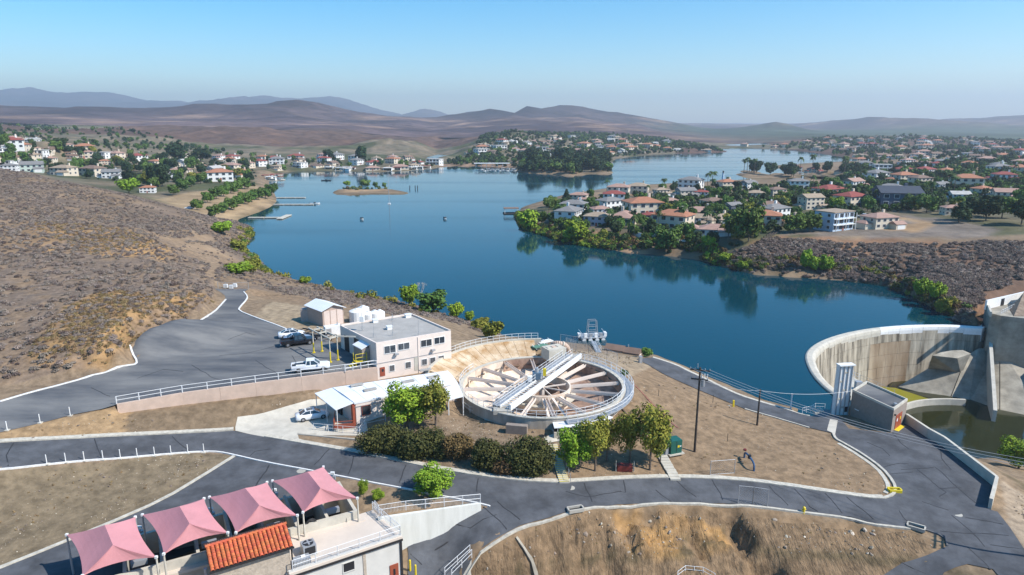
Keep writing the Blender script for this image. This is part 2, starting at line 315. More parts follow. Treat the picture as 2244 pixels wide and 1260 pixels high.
# left triangle bank, bottom
Z((0,1060,8.0),(200,1040,6.8),(350,1030,6),(450,1012,5.8)); Z((-100,1180,6),(50,1150,6),(250,1080,6),(350,1050,5.9)); Z((-160,1290,5.4),(-100,1330,5.3),(100,1330,5.3))
# dam side
Z((1830,905,1.5),(1860,940,1.9),(1952,950,2),(1982,926,2),(2033,960,2),(2067,979,2),(2181,1069,1.7),(2167,1117,1.6),(2186,1122,1.6),(2212,1155,1.4),(2244,1203,1.1),(2320,1300,.5)); Z((2100,1100,1.7),(2176,1249,.4),(2100,1240,.4),(2150,1280,.2))
Z((2204,1062,.9),(2244,1100,.7),(2330,1200,.6)); Z((2230,1050,0),(2300,1100,0),(2400,1150,0)); Z((2120,985,-13.5),(2170,1000,-13.5),(2244,1018,-13.5),(2350,1040,-13.5)); Z((2210,1035,-4),(2300,1060,-4))
# spillway pit
CREST = [(1832,866,.4),(1827,861,.4),(1805,845,.4),(1782,820,.4),(1770,796,.4),(1766,779,.4),(1773,764,.4),(1795,748.5,.4),(1827,736,.4),(1865,726,.4),(1922,717,.4),(1986,712,.4),(2040,711,.4),(2081,711,.4),(2125,714,.4),(2160,716,.4)]
CW = [W(*p) for p in CREST]
Z((1830,905,1.4)); 
pts_extra = []
cc = Vector((W(1985,790,0).x, W(1985,790,0).y, 0))
for p in CW:
    d = (cc-p); d.z = 0; d.normalize()
    pts_extra.append((p.x+d.x*2.0, p.y+d.y*2.0, -14)); pts_extra.append((p.x+d.x*5, p.y+d.y*5, -16)); pts_extra.append((p.x-d.x*1.5, p.y-d.y*1.5, -3)); pts_extra.append((p.x-d.x*9, p.y-d.y*9, -6))
for q in ((1950,900),(2000,930),(2080,960),(2200,960),(2000,860),(2080,860)): a = W(q[0],q[1],-13); pts_extra.append((a.x,a.y,-16))
Z((2320,980,-16),(2400,900,-16),(2300,860,-16))
Z((2165,712,2.5),(2175,718,3.0),(2244,725,3.4),(2400,740,4))
# ridges far off (px, py, depth)
ZD((-1500,262,1000),(-800,268,1100),(-300,272,1300),(0,283,1300),(200,292,1300),(400,300,1250),(640,306,1300),(800,308,1400),(950,300,1600))
ZD((-1500,236,2400),(-600,238,2400),(-200,240,2400),(0,243,2400),(100,249,2300),(200,256,2200),(330,246,2600),(450,241,2800),(560,240,2800),(600,237,2800),(640,235,2800),(700,243,2900),(760,252,2900),(860,261,3000),(950,270,3000))
ZD((-1500,250,3400),(-200,252,3400),(330,256,3600),(640,256,3700),(860,268,3800)); ZD((0,252,2000),(60,256,1900),(330,265,2000),(420,262,2150),(640,262,2100),(700,272,2000),(860,276,2200))
ZD((120,270,1700),(250,268,1800),(380,276,1700),(520,275,1750),(600,282,1650),(760,276,1800))
ZD((900,272,3400),(960,262,3600),(1010,252,3700),(1075,243,3700),(1102,248,3700),(1145,234,3700),(1190,246,3700),(1235,242,3800),(1290,247,3800),(1340,254,3800),(1400,262,3800),(1470,271,3700),(1530,280,3700),(1600,289,3500))
ZD((960,285,2500),(1080,278,2700),(1200,276,2700),(1330,280,2700),(1450,288,2700)); ZD((900,275,5000),(1200,268,5500),(1500,275,5500)); ZD((1130,258,3100),(1160,268,2950),(1290,266,3150),(1210,272,3000),(1060,266,3100),(1400,276,3200))
ZD((1560,292,3200),(1620,283,3300),(1660,276,3300),(1700,273,3300),(1740,278,3300),(1775,287,3300),(1800,293,3000)); ZD((1560,300,2400),(1700,296,2400),(1830,296,2300)); ZD((1560,282,4500),(1700,283,4500))
ZD((1760,284,4300),(1800,281,4400),(1860,270,4500),(1905,259,4500),(1975,258,4500),(2040,270,4500),(2100,273,4400),(2160,267,4600),(2244,258,4800),(2400,250,5000),(2800,250,5000))
ZD((1800,290,3300),(2000,288,3200),(2200,290,3200),(2600,285,3200)); ZD((1760,284,6000),(2000,276,6300),(2244,274,6500),(2700,270,6500))
ZD((-1400,236,9000),(-700,215,9000),(-200,214,9000),(0,210,9000),(60,196,9000),(90,203,9000),(130,210,9000),(200,207,9000),(260,209,9000),(330,222,9000),(440,226,9000),(500,236,9000),(545,222,9000),(570,211,9000),(600,219,9000),(660,228,9000),(740,222,9000),(780,232,9000),(830,248,9000),(890,258,9000),(940,247,9000),(985,259,9000),(1060,266,9000),(1300,268,9000),(1480,272,9000),(1545,277,9000),(1600,279,9000),(1700,278,9500),(1900,268,9500),(2000,264,9500),(2040,266,9500),(2100,264,9500),(2170,262,9500),(2244,256,9500),(2500,246,9500),(3000,250,9500))
ZD(*[(x,273,6000) for x in range(-1400,3000,200)]); ZD(*[(x,273,11500) for x in range(-1400,3000,300)])
cpts = []
for pts, mode, st in TZ:
    P3 = [W(*p) if mode == 'z' else D(*p) for p in pts]
    for i, p in enumerate(P3):
        cpts.append((p.x, p.y, p.z))
        if i+1 < len(P3):
            q = P3[i+1]; L_ = (q-p).length; dist = max(p.y, 60)
            stp = max(1.5, dist*0.02) if mode == 'z' else max(60, dist*.05)
            n = min(int(L_/stp), 80)
            for k in range(1, n):
                t = k/n; r = p.lerp(q, t); cpts.append((r.x, r.y, r.z))
cpts += pts_extra + EX
for x, y, z in ((-12000,-100,60),(12000,-100,20),(-16000,14000,80),(16000,14000,60),(-400,20,20),(400,20,0),(0,20,-5),(-100,30,5),(150,30,-3),(-16000,8000,80),(16000,8000,60)): cpts.append((x,y,z))
cpts = np.array(cpts)
_k = {}
for i, p in enumerate(cpts):
    key = (round(p[0]/0.4), round(p[1]/0.4)); _k[key] = i
cpts = cpts[sorted(_k.values())]
# CDT works in single precision: do it in warped coordinates (log range) so that near detail survives
def warp(x, y): return np.arcsinh(x/150.0)*100, np.arcsinh((y-100)/150.0)*100
wx, wy = warp(cpts[:,0], cpts[:,1])
res = delaunay_2d_cdt([Vector((a,b)) for a,b in zip(wx,wy)], [], [], 0, 1e-4)
tv = np.array([(v.x, v.y) for v in res[0]]); org = [o[0] for o in res[3]]
tz_all = cpts[org,2]; tris = np.array(res[2])
def raster(gx, gy):
    """height on the grid gx (columns) x gy (rows)"""
    H = np.zeros((len(gy), len(gx)))
    wgx = np.arcsinh(gx/150.0)*100; wgy = np.arcsinh((gy-100)/150.0)*100
    for t in tris:
        p = tv[t]; x0, x1 = p[:,0].min(), p[:,0].max(); y0, y1 = p[:,1].min(), p[:,1].max()
        i0 = np.searchsorted(wgx, x0); i1 = np.searchsorted(wgx, x1, 'right'); j0 = np.searchsorted(wgy, y0); j1 = np.searchsorted(wgy, y1, 'right')
        if i0 >= i1 or j0 >= j1: continue
        X, Y = np.meshgrid(wgx[i0:i1], wgy[j0:j1])
        (ax,ay),(bx_,by_),(cx,cy) = p
        den = (by_-cy)*(ax-cx)+(cx-bx_)*(ay-cy)
        if abs(den) < 1e-12: continue
        l1 = ((by_-cy)*(X-cx)+(cx-bx_)*(Y-cy))/den; l2 = ((cy-ay)*(X-cx)+(ax-cx)*(Y-cy))/den; l3 = 1-l1-l2
        ins = (l1>=-1e-6)&(l2>=-1e-6)&(l3>=-1e-6)
        z = tz_all[t]; v = l1*z[0]+l2*z[1]+l3*z[2]
        sub = H[j0:j1,i0:i1]; sub[ins] = v[ins]
    return H
def blur(H, n):
    for _ in range(n):
        P_ = np.pad(H, 1, mode='edge'); H = (P_[1:-1,1:-1]*4 + P_[:-2,1:-1]+P_[2:,1:-1]+P_[1:-1,:-2]+P_[1:-1,2:])/8
    return H
def vnoise(X, Y, s, seed):
    """cheap value noise"""
    rs = np.random.RandomState(seed); T = rs.rand(256,256)
    x = X/s; y = Y/s; xi = np.floor(x).astype(int); yi = np.floor(y).astype(int); fx = x-xi; fy = y-yi
    fx = fx*fx*(3-2*fx); fy = fy*fy*(3-2*fy)
    a = T[yi%256, xi%256]; b = T[yi%256,(xi+1)%256]; c = T[(yi+1)%256, xi%256]; d = T[(yi+1)%256,(xi+1)%256]
    return (a*(1-fx)+b*fx)*(1-fy)+(c*(1-fx)+d*fx)*fy - .5
def fbm(X, Y, s, seed, o=4, g=.5):
    r = 0; a = 1
    for i in range(o): r = r + a*vnoise(X, Y, s, seed+i); s /= 2.03; a *= g
    return r
def inpoly(X, Y, poly):
    ins = np.zeros(np.shape(X), bool); n = len(poly); j = n-1
    for i in range(n):
        xi, yi = poly[i][0], poly[i][1]; xj, yj = poly[j][0], poly[j][1]
        if yi != yj:
            c = ((yi > Y) != (yj > Y)) & (X < (xj-xi)*(Y-yi)/(yj-yi)+xi); ins ^= c
        j = i
    return ins
def WP(l): return [W(*p) for p in l]
POLY_LOT = WP(LOT_L + LOT_T + LOT_R + LOT_B)
POLY_B = WP(B_UP + LAKE_E + [(1830,905,1.5),(1860,940,1.9),(1952,950,2),(1982,926,2),(2033,960,2),(2067,979,2),(2181,1069,1.7),(2167,1117,1.6),(2186,1122,1.6),(2212,1155,1.4),(2244,1203,1.1),(2320,1300,.5),(2240,1320,.2),(2176,1249,.4),(2120,1238,.4),(2070,1248,.3),(2040,1290,0)] + BR_LO + B_LO[1:] + [(893,1290,1.0),(895,1215,2.6),(893,1196,2.9),(960,1160,3.5),(1053,1117,4.7)] + B_WL[::-1])
POLY_C = WP([(512,1000,5.7)] + [(579,1014,5.65),(668,1031,5.5),(735,1043,5.4),(690,1080,5.4),(600,1120,5.4),(440,1180,5.4),(200,1290,5.4)] + C_L[::-1][:-1])
POLY_DRV = WP([(516,946,5.9),(516,938,6.1),(522,925,6.05),(560,916,6.0),(640,898,6.0),(700,885,6.05),(800,905,6.2),(806,945,6.1),(790,955,6.0),(700,955,5.9),(652,950,5.9),(655,962,5.85),(700,975,5.75),(790,993,5.65),(780,994,5.6),(680,976,5.75),(579,958,5.9)])
ROADS = [POLY_LOT, POLY_B, POLY_C, POLY_DRV]
# clarifier tank
TZR = 8.0
tn = W(1187,917,TZR); tf = W(1192,784,TZR); TC = Vector(((tn.x+tf.x)/2,(tn.y+tf.y)/2,0)); TR = (tf-tn).length/2
tl = W(1004,848,TZR); tr_ = W(1373,848,TZR); TR2 = (tr_-tl).length/2
TC.x = (tl.x+tr_.x)/2; TR = (TR+TR2)/2
print('TANK', TC, TR, TR2)
NS = .6
gx = np.arange(-118, 122, NS); gy = np.arange(48, 208, NS)
HN = blur(raster(gx, gy), 2)
GX, GY = np.meshgrid(gx, gy)
def mask_of(polys, X, Y):
    m = np.zeros(X.shape, bool)
    for p in polys: m |= inpoly(X, Y, p)
    return m
rm = mask_of(ROADS, GX, GY).astype(float); rmb = blur(np.maximum(rm, 0), 4); rmb = np.clip(rmb*2.5, 0, 1)
tank_m = ((GX-TC.x)**2+(GY-TC.y)**2) < (TR+2.5)**2
amp = (1-rmb); amp[tank_m] = 0
rough = .16*fbm(GX, GY, 5, 11, 4, .55) + .5*fbm(GX, GY, 24, 31, 2)*np.clip((GY-140)/60,0,1)
hillm = inpoly(GX, GY, WP([(-300,860,10.3),(290,795,10),(290,760,10),(440,690,10.3),(470,640,10.3),(440,560,11),(-300,500,18)]))
rough = rough + hillm*(.9*np.abs(fbm(GX,GY,9,77,4,.55)))
gul = inpoly(GX, GY, WP([(1100,1190,3),(1330,1118,4),(1560,1112,3),(1680,1130,2),(1720,1290,-2),(1000,1290,-2)]))
rough = rough - gul*(3.0*np.maximum(0,.33-np.abs(fbm(GX*1.6+GY*.25, GY*.35, 5, 91, 3,.5))*1.6)) + gul*.6*fbm(GX,GY,2.2,45,4,.6)
HN = HN + rough*amp
_pp = []
for _p in CW:
    _d = (cc-_p); _d.z = 0; _d.normalize(); _pp.append((_p.x+_d.x*1.2, _p.y+_d.y*1.2))
_pp = [(W(1868,885,2).x, W(1868,885,2).y)] + _pp + [(118,158),(135,150),(135,118)] + [(W(*q).x, W(*q).y) for q in ((2300,1035,-13),(2244,1020,-13),(2120,992,-13),(2060,975,-8),(1986,930,1))]
_m = inpoly(GX, GY, _pp); HN[_m] = np.minimum(HN[_m], -16)
_q = WP([(560,841,10),(756,816.5,10),(824,808,10),(826,806,10)]); _q = [Vector((p.x+.3,p.y+.9,0)) for p in _q[:3]] + [W(824,751,14.2)+Vector((1.2,3,0)), W(988,724,14.2)+Vector((-1,3,0)), W(988,724,14.2)+Vector((1,0,0)), W(1000,812,9.8), W(1002,837,9.8), W(776,882,9.8), W(700,872,7), W(600,880,7.5)]
_m = inpoly(GX, GY, _q); HN[_m] = np.minimum(HN[_m], 7.6+(HN[_m]-7.6)*.15)
def carve(line, depth, width):
    P3 = densify(WP(line), 1.0) if 'densify' in globals() else WP(line)
    D2 = np.full(GX.shape, 1e9)
    for a, b in zip(P3[:-1], P3[1:]):
        dx, dy = b.x-a.x, b.y-a.y; L2 = dx*dx+dy*dy+1e-9; t = np.clip(((GX-a.x)*dx+(GY-a.y)*dy)/L2, 0, 1)
        D2 = np.minimum(D2, (GX-a.x-t*dx)**2+(GY-a.y-t*dy)**2)
    n_ = 1+1.1*fbm(GX, GY, 3.0, 505, 3, .6)
    return depth*np.exp(-D2/(width*n_)**2)*np.clip(n_,.3,1.6)
for _l, _d, _w in (([(1592,1122,2.6),(1602,1150,2),(1640,1205,.6),(1690,1258,-.9)],1.5,1.1),([(1640,1150,1.9),(1672,1200,.6),(1712,1255,-.9)],.7,.7),([(1352,1130,3.2),(1400,1124,3.2),(1470,1126,3),(1508,1142,2.4),(1530,1175,1.2),(1528,1205,.3)],1.3,.9),([(1250,1150,3.5),(1262,1200,1.5),(1275,1255,-.6)],.55,.8),([(1300,1140,3.6),(1325,1200,1.5),(1340,1255,-.6)],.6,.8),([(1200,1165,3.4),(1205,1210,1.6),(1210,1258,-.4)],.45,.7),([(1440,1150,2.2),(1445,1190,.9),(1450,1240,-.6)],.6,.8),([(1385,1150,2.4),(1392,1200,.8)],.6,.8),([(1870,1150,1.4),(1890,1190,.7)],.35,.6)):
    HN = HN - carve(_l, _d, _w)*(1-rmb)
_m = inpoly(GX, GY, WP([(1356,1134,3.0),(1400,1129,3.1),(1466,1131,2.8),(1500,1146,2.2),(1520,1176,1.1),(1515,1215,0),(1440,1232,-.4),(1370,1215,.2),(1345,1172,1.5)])).astype(float); _m = blur(_m, 1)
HN = HN - _m*(.7+1.9*fbm(GX, GY, 4, 515, 4, .6))*(1-rmb)
_wl = [W(*q) for q in ((256,887,10),(400,862,10),(560,840,10),(756,815,10),(826,806,10))]
_q = [Vector((p.x-.3,p.y+1.3,0)) for p in _wl]+[Vector((p.x+.9,p.y-2.6,0)) for p in _wl[::-1]]
_m = inpoly(GX, GY, _q); _lim = np.interp(GX, [_wl[0].x,_wl[1].x,_wl[2].x,_wl[3].x], [8.75,8.3,8.0,8.0]); HN[_m] = np.minimum(HN[_m], _lim[_m])
_r = np.hypot(GX-TC.x, GY-TC.y); _t = np.degrees(np.arctan2(GY-TC.y, GX-TC.x))
_m = (_r > TR-1)&(_r < TR+2.2)&(_t < -62)&(_t > -175); HN[_m] = np.maximum(HN[_m], (6.45-np.clip(_r-TR-.6,0,9)*.4)[_m])
_m = (_r < TR+1.6); HN[_m] = np.minimum(HN[_m], 7.5)
_m = (_r < TR+5.3)&(_t > 88)&(_t < 174); HN[_m] = np.minimum(HN[_m], 6.9)
MS = 5.0
gx2 = np.arange(-900, 1300, MS); gy2 = np.arange(-100, 1720, MS)
HM = blur(raster(gx2, gy2), 1)
GX2, GY2 = np.meshgrid(gx2, gy2)
landm = np.clip(HM/4, 0, 1)
HM = HM + landm*(np.clip((GY2-150)/300,0.15,1)*1.6*fbm(GX2, GY2, 60, 5, 4)) + landm*np.clip((GY2-850)/300,0,1)*np.clip((1650-GY2)/200,0,1)*26*fbm(GX2,GY2,190,8,5,.55)*(GX2<100)
FS = 45.0
gx3 = np.arange(-9500, 10500, FS*1.4); gy3 = np.arange(1640, 12500, FS)
HF = blur(raster(gx3, gy3), 1); GX3, GY3 = np.meshgrid(gx3, gy3)
hf_amp = np.clip((HF-10)/120, np.where(GX3 < 500, .42, .06), 1)
HF = HF + hf_amp*(42 + 66*fbm(GX3, GY3, 900, 3, 6, .52) - 72*np.abs(fbm(GX3,GY3,520,13,6,.58)))*np.clip((GY3-1700)/900,0,1)
def hlook(H, x0, y0, s, x, y):
    fx = (np.asarray(x, float)-x0)/s; fy = (np.asarray(y, float)-y0)/s
    fx = np.clip(fx, 0, H.shape[1]-1.001); fy = np.clip(fy, 0, H.shape[0]-1.001)
    i = fx.astype(int); j = fy.astype(int); a = fx-i; b = fy-j
    return (H[j,i]*(1-a)+H[j,i+1]*a)*(1-b)+(H[j+1,i]*(1-a)+H[j+1,i+1]*a)*b
def h(x, y):
    x = np.asarray(x, float); y = np.asarray(y, float)
    inn = (x > gx[0]+.1)&(x < gx[-1]-.1)&(y > gy[0]+.1)&(y < gy[-1]-.1)
    return np.where(inn, hlook(HN, gx[0], gy[0], NS, x, y), hlook(HM, gx2[0], gy2[0], MS, x, y))
def G(px, py, lo=45, hi=2200, off=0):
    """where the ray through a photo pixel meets the ground (or the lake)"""
    r = ray(px, py); t = np.geomspace(lo, hi, 1400)
    x, y, z = r[0]*t, r[1]*t, CAMZ + r[2]*t
    g = np.maximum(h(x, y), 0 if py < 900 or px < 1700 else -20)
    k = np.nonzero(z <= g+off)[0]
    if len(k) == 0: return W(px, py, 0) if py > YH+4 else D(px, py, hi)
    a = t[max(k[0]-1,0)]; b = t[k[0]]
    for _ in range(14):
        m = (a+b)/2; gz = max(float(h(r[0]*m, r[1]*m)), 0 if py < 900 or px < 1700 else -20)
        if CAMZ+r[2]*m <= gz+off: b = m
        else: a = m
    return Vector((r[0]*b, r[1]*b, CAMZ+r[2]*b))
def gz(x, y): return float(h(x, y))
# --- ground tint zones
def pz(zs): return [W(*p) for p in zs]
def tint(X, Y, H, dist):
    n1 = fbm(X, Y, 14, 101, 4, .55); n2 = fbm(X, Y, 3.5, 103, 3, .6); n3 = fbm(X, Y, 60, 107, 4)
    C = np.zeros(X.shape+(3,)); C[:] = (.225,.182,.138)
    def setc(m, c, k=1.0):
        for i in range(3): C[...,i] = C[...,i]*(1-m*k) + c[i]*m*k
    setc(np.clip(.5+n1*1.6,0,1), (.27,.215,.155), .8)
    # scrub hill left
    hl = inpoly(X, Y, pz([(-400,905,10.5),(0,850,10.4),(230,806,10.3),(285,793,10.3),(276,768,10.3),(300,745,10.3),(440,692,10.3),(475,660,10.4),(470,620,10),(600,660,9),(860,690,7.6),(1100,735,0),(870,655,0),(560,560,0),(560,490,0),(440,470,8),(0,360,20),(-600,330,30)]))
    setc(hl*1.0, (.20,.165,.14)); setc(hl*np.clip(.45+n1*2+n2,0,1), (.27,.205,.14), .75)
    for q in ([(150,690,13),(230,640,14.8),(330,640,15),(450,650,12),(470,665,10.4),(430,690,10.3),(300,740,10.3),(270,760,12),(240,800,11),(100,810,11.2),(60,790,12)], [(60,500,18),(160,480,19),(260,500,17.5),(380,540,14),(350,570,15),(200,560,16),(80,560,16.4)]):
        m = inpoly(X, Y, pz(q)); m = blur(m.astype(float), 4) if X.shape[0] > 100 else m
        setc(m*np.clip(.6+n2*1.5,0,1), (.40,.26,.12), .8)
    setc(hl*inpoly(X,Y,pz([(340,520,14),(400,510,13),(470,510,8),(490,560,7),(470,610,11),(440,615,12.4),(430,600,12),(455,570,9),(400,545,12)])), (.30,.235,.17), .7)
    # left bank between the roads: ochre at the left, darker gravel at the right
    setc(inpoly(X,Y,pz([(-160,1000,10.2),(0,972,9.6),(267,958,7.6),(290,900,8.6),(256,887,10),(0,947,10.2)]))*1.0, (.36,.265,.16), .8)
    setc(inpoly(X,Y,pz([(267,958,7.6),(512,946,5.9),(758,838,7.4),(560,872,7.8),(290,903,8.7)]))*1.0, (.20,.16,.115), .9)
    setc(inpoly(X,Y,pz([(-160,1045,9.9),(0,1027,9.3),(410,991,6.1),(512,998,5.7),(356,1096,5.5),(22,1236,5.5),(-120,1290,5.5)]))*1.0, (.20,.172,.125), .9)
    # front bank
    setc(inpoly(X,Y,pz([(944,1260,1.7),(1100,1170,3.8),(1278,1111,4.4),(1584,1101,3.1),(1993,1156,1.5),(2076,1198,.8),(1900,1290,-.6),(950,1330,-2)]))*1.0, (.235,.175,.115), .85)
    setc(inpoly(X,Y,pz([(1350,1125,3),(1540,1125,2.6),(1600,1140,2),(1620,1180,.9),(1540,1225,-.3),(1420,1225,0),(1340,1170,1.6)]))*np.clip(.6+n2*2,0,1), (.40,.26,.12), .9)
    # slope right of the clarifier
    setc(inpoly(X,Y,pz([(1385,790,4.2),(1700,916,2),(1834,955,2),(1960,1060,2.2),(1940,1093,2.2),(1240,1056,4.6),(1240,960,5.6),(1385,880,6.5)]))*1.0, (.255,.195,.135), .85)
    setc(inpoly(X,Y,pz([(556,690,10),(600,660,9.4),(700,670,9.6),(760,690,9.8),(760,720,10),(640,726,10)]))*1.0, (.36,.31,.235), .8)
    setc(inpoly(X,Y,pz([(988,745,9.6),(1060,740,8.6),(1200,750,6.5),(1400,775,4),(1430,800,4),(1380,830,7),(1300,790,7.5),(1100,775,8.9),(1000,790,9)]))*1.0, (.36,.31,.24), .7)
    # gravel beyond the right wall
    setc(inpoly(X,Y,pz([(2190,1050,1),(2244,1080,.7),(2500,1150,.7),(2500,1400,.4),(2320,1300,.5),(2212,1155,1.4)]))*1.0, (.36,.31,.25), .9)
    # right scrub hillside
    hr = inpoly(X, Y, pz([(1560,580,0),(1640,540,5),(1690,518,8.5),(2000,525,9.5),(2500,540,12),(2500,760,9),(2150,710,0),(1960,626,0)]))
    setc(hr*1.0, (.17,.12,.095)); setc(hr*np.clip(.45+n1*2,0,1), (.28,.18,.12), .8)
    # shore parks and town ground
    tn_ = inpoly(X, Y, pz([(1125,466,0),(1200,518,0),(1350,548,0),(1500,558,0),(1600,570,3),(1690,518,8.5),(2400,515,12),(3200,330,10),(1600,325,2),(1500,330,1),(1340,380,0),(1000,372,0),(560,380,1),(560,430,3),(400,460,4),(0,362,20),(-600,340,25),(-600,280,45),(0,285,38),(600,325,8),(1000,325,5),(1250,300,15),(1600,310,5),(3000,300,30)]))
    setc(tn_*1.0, (.15,.145,.115)); setc(tn_*np.clip(.4+n1*2,0,1), (.26,.22,.17), .7); setc(tn_*np.clip(n3*3,0,1), (.05,.08,.03), .7)
    setc(inpoly(X,Y,pz([(1150,490,1.5),(1200,505,2.4),(1240,515,2.4),(1240,505,3.4),(1180,485,3)]))*1.0, (.36,.24,.15), .9)
    setc(inpoly(X,Y,pz([(1290,510,3),(1300,525,2.6),(1380,540,2.6),(1440,545,2),(1430,520,5),(1340,508,5)]))*1.0, (.40,.27,.18), .9)
    setc(inpoly(X,Y,pz([(340,440,5),(400,425,5),(480,415,4.5),(560,405,4),(600,440,.5),(560,470,.5),(500,486,1),(440,468,4),(380,458,5)]))*1.0, (.38,.30,.20), .85)
    setc(inpoly(X,Y,pz([(742,413,0),(852,413,0),(800,400,0),(760,400,0),(745,425,0),(850,420,0)]))*1.0, (.36,.27,.18), .9)
    setc(inpoly(X,Y,pz([(960,370,0),(1130,372,0),(1130,357,2.5),(960,356,2.5)]))*1.0, (.30,.22,.17), .9)
    setc(inpoly(X,Y,pz([(1690,516,8.5),(1900,518,9.5),(2150,522,10),(2200,510,10),(2080,485,10),(1980,470,10),(1940,490,9.8),(1850,500,9.5),(1720,508,9)]))*1.0, (.22,.20,.19), .9)
    setc(inpoly(X,Y,pz([(1900,500,9.8),(2010,508,9.8),(2050,495,10),(1960,470,10),(2000,488,10)]))*1.0, (.42,.30,.18), .8)
    # shoreline mud
    sh = np.clip(1-np.abs(H-.1)/.35, 0, 1); setc(sh, (.10,.09,.055), .8)
    far = np.clip((Y-820)/200,0,1)*(1-np.clip(tn_*1.0,0,1)); setc(far, (.10,.07,.065), .9); setc(far*np.clip(.35+n3*2.2,0,1), (.17,.115,.095), .8)
    C *= np.array((.93,.83,.715))
    return np.clip(C, .01, .9)
def terrain(name, X, Y, H, keep, m, T):
    ny, nx = X.shape
    idx = np.arange(nx*ny).reshape(ny, nx)
    q = np.stack([idx[:-1,:-1], idx[:-1,1:], idx[1:,1:], idx[1:,:-1]], -1)[keep]
    V = np.stack([X, Y, H], -1).reshape(-1,3)
    used = np.unique(q); remap = np.zeros(nx*ny, int); remap[used] = np.arange(len(used))
    me = npmesh(name, V[used], remap[q].reshape(-1,4), m, True)
    ca = me.color_attributes.new('tint', 'FLOAT_COLOR', 'POINT')
    cols = np.ones((len(used),4), np.float32); cols[:,:3] = T.reshape(-1,3)[used]; ca.data.foreach_set('color', cols.ravel())
    return tag(link(name, me), kind='structure')
cx_, cy_ = (GX[:-1,:-1]+NS/2), (GY[:-1,:-1]+NS/2)
keep = ((cx_-TC.x)**2+(cy_-TC.y)**2) > (TR-.7)**2
rin = blur(rm, 2) > .97
terrain('ground', GX, GY, HN - rin*.3, keep, M['ground'], tint(GX, GY, HN, 100))
cx2, cy2 = GX2[:-1,:-1], GY2[:-1,:-1]
keep = ~((cx2 > gx[0]) & (cx2+MS < gx[-1]) & (cy2 > gy[0]) & (cy2+MS < gy[-1]))
HM2 = HM.copy(); nb = (GX2 > gx[0])&(GX2 < gx[-1])&(GY2 > gy[0])&(GY2 < gy[-1]); HM2[nb] -= .35
_g = bpy.data.objects['ground'].data; _g.materials.append(M['ground_eroded'])
_ctr = np.zeros(len(_g.polygons)*3, np.float32); _g.polygons.foreach_get('center', _ctr); _ctr = _ctr.reshape(-1,3)
_bk = inpoly(_ctr[:,0], _ctr[:,1], WP([(960,1262,1.2),(1110,1180,3.6),(1278,1124,4.1),(1584,1112,3),(1993,1168,1.3),(2040,1195,.8),(1900,1290,-.8),(950,1330,-2)]))
_g.polygons.foreach_set('material_index', _bk.astype(np.int32))
terrain('land', GX2, GY2, HM2, keep, M['ground_far'], tint(GX2, GY2, HM, 400))
T3 = np.zeros(GX3.shape+(3,)); n1 = fbm(GX3,GY3,500,201,5,.6); n2 = fbm(GX3,GY3,130,205,4,.6)
k = np.clip(.5+n1*1.6,0,1)[...,None]; T3[:] = np.array((.070,.050,.055))*(1-k)+np.array((.14,.095,.09))*k
k = (np.clip(n2*5-1.0,0,1)*(HF<75))[...,None]; T3 = T3*(1-k)+np.array((.26,.17,.125))*k
k = (np.clip((GX3-400)/500,0,1)*np.clip(1-(HF-12)/60,0,1)*np.clip((4300-GY3)/600,0,1))[...,None]; T3 = T3*(1-k)+np.array((.07,.085,.055))*k
k = np.clip((HF-45)/70,0,1)[...,None]; T3 = T3*(1-.42*k)
T3 *= (1+.5*fbm(GX3,GY3,170,215,3,.7))[...,None]
T3 = np.clip(T3,.01,.8)
terrain('hills', GX3, GY3, HF, np.ones((GX3.shape[0]-1, GX3.shape[1]-1), bool), M['ground_hill'], T3)
# ------------------------------------------------------------------ draped sheets, kerbs, ribbons
def densify(pts, step):
    out = []; n = len(pts)
    for i in range(n-1):
        a = Vector(pts[i]); b = Vector(pts[i+1]); k = max(1, int((b-a).length/step))
        out += [a.lerp(b, j/k) for j in range(k)]
    out.append(Vector(pts[-1])); return out
def drape(name, poly, m, off=.05, step=1.2, hf=None, kind='structure', parent=None):
    hf = hf or h
    b = densify(list(poly)+[poly[0]], step)[:-1]
    xs = [p.x for p in b]; ys = [p.y for p in b]
    X, Y = np.meshgrid(np.arange(min(xs), max(xs), step), np.arange(min(ys), max(ys), step)); X = X+.013; Y = Y+.017
    ins = inpoly(X, Y, b); P2 = [Vector((p.x, p.y)) for p in b]
    n = len(P2); ip = [Vector((x,y)) for x,y in zip(X[ins], Y[ins])]
    r = delaunay_2d_cdt(P2+ip, [], [list(range(n))], 1, 1e-5)
    v = np.array([(p.x,p.y) for p in r[0]]); z = hf(v[:,0], v[:,1])+off
    me = npmesh(name, np.column_stack([v, z]), [tuple(f) for f in r[2]], m, True)
    # make sure normals face up
    if len(me.polygons) and me.polygons[0].normal.z < 0: me.flip_normals()
    o = link(name, me, parent); 
    if kind and parent is None: tag(o, kind=kind)
    return o
def smooth_line(pts, it=2):
    pts = [Vector(p) for p in pts]
    for _ in range(it):
        q = [pts[0]]
        for a, b in zip(pts[:-1], pts[1:]): q += [a.lerp(b,.25), a.lerp(b,.75)]
        q.append(pts[-1]); pts = q
    return pts
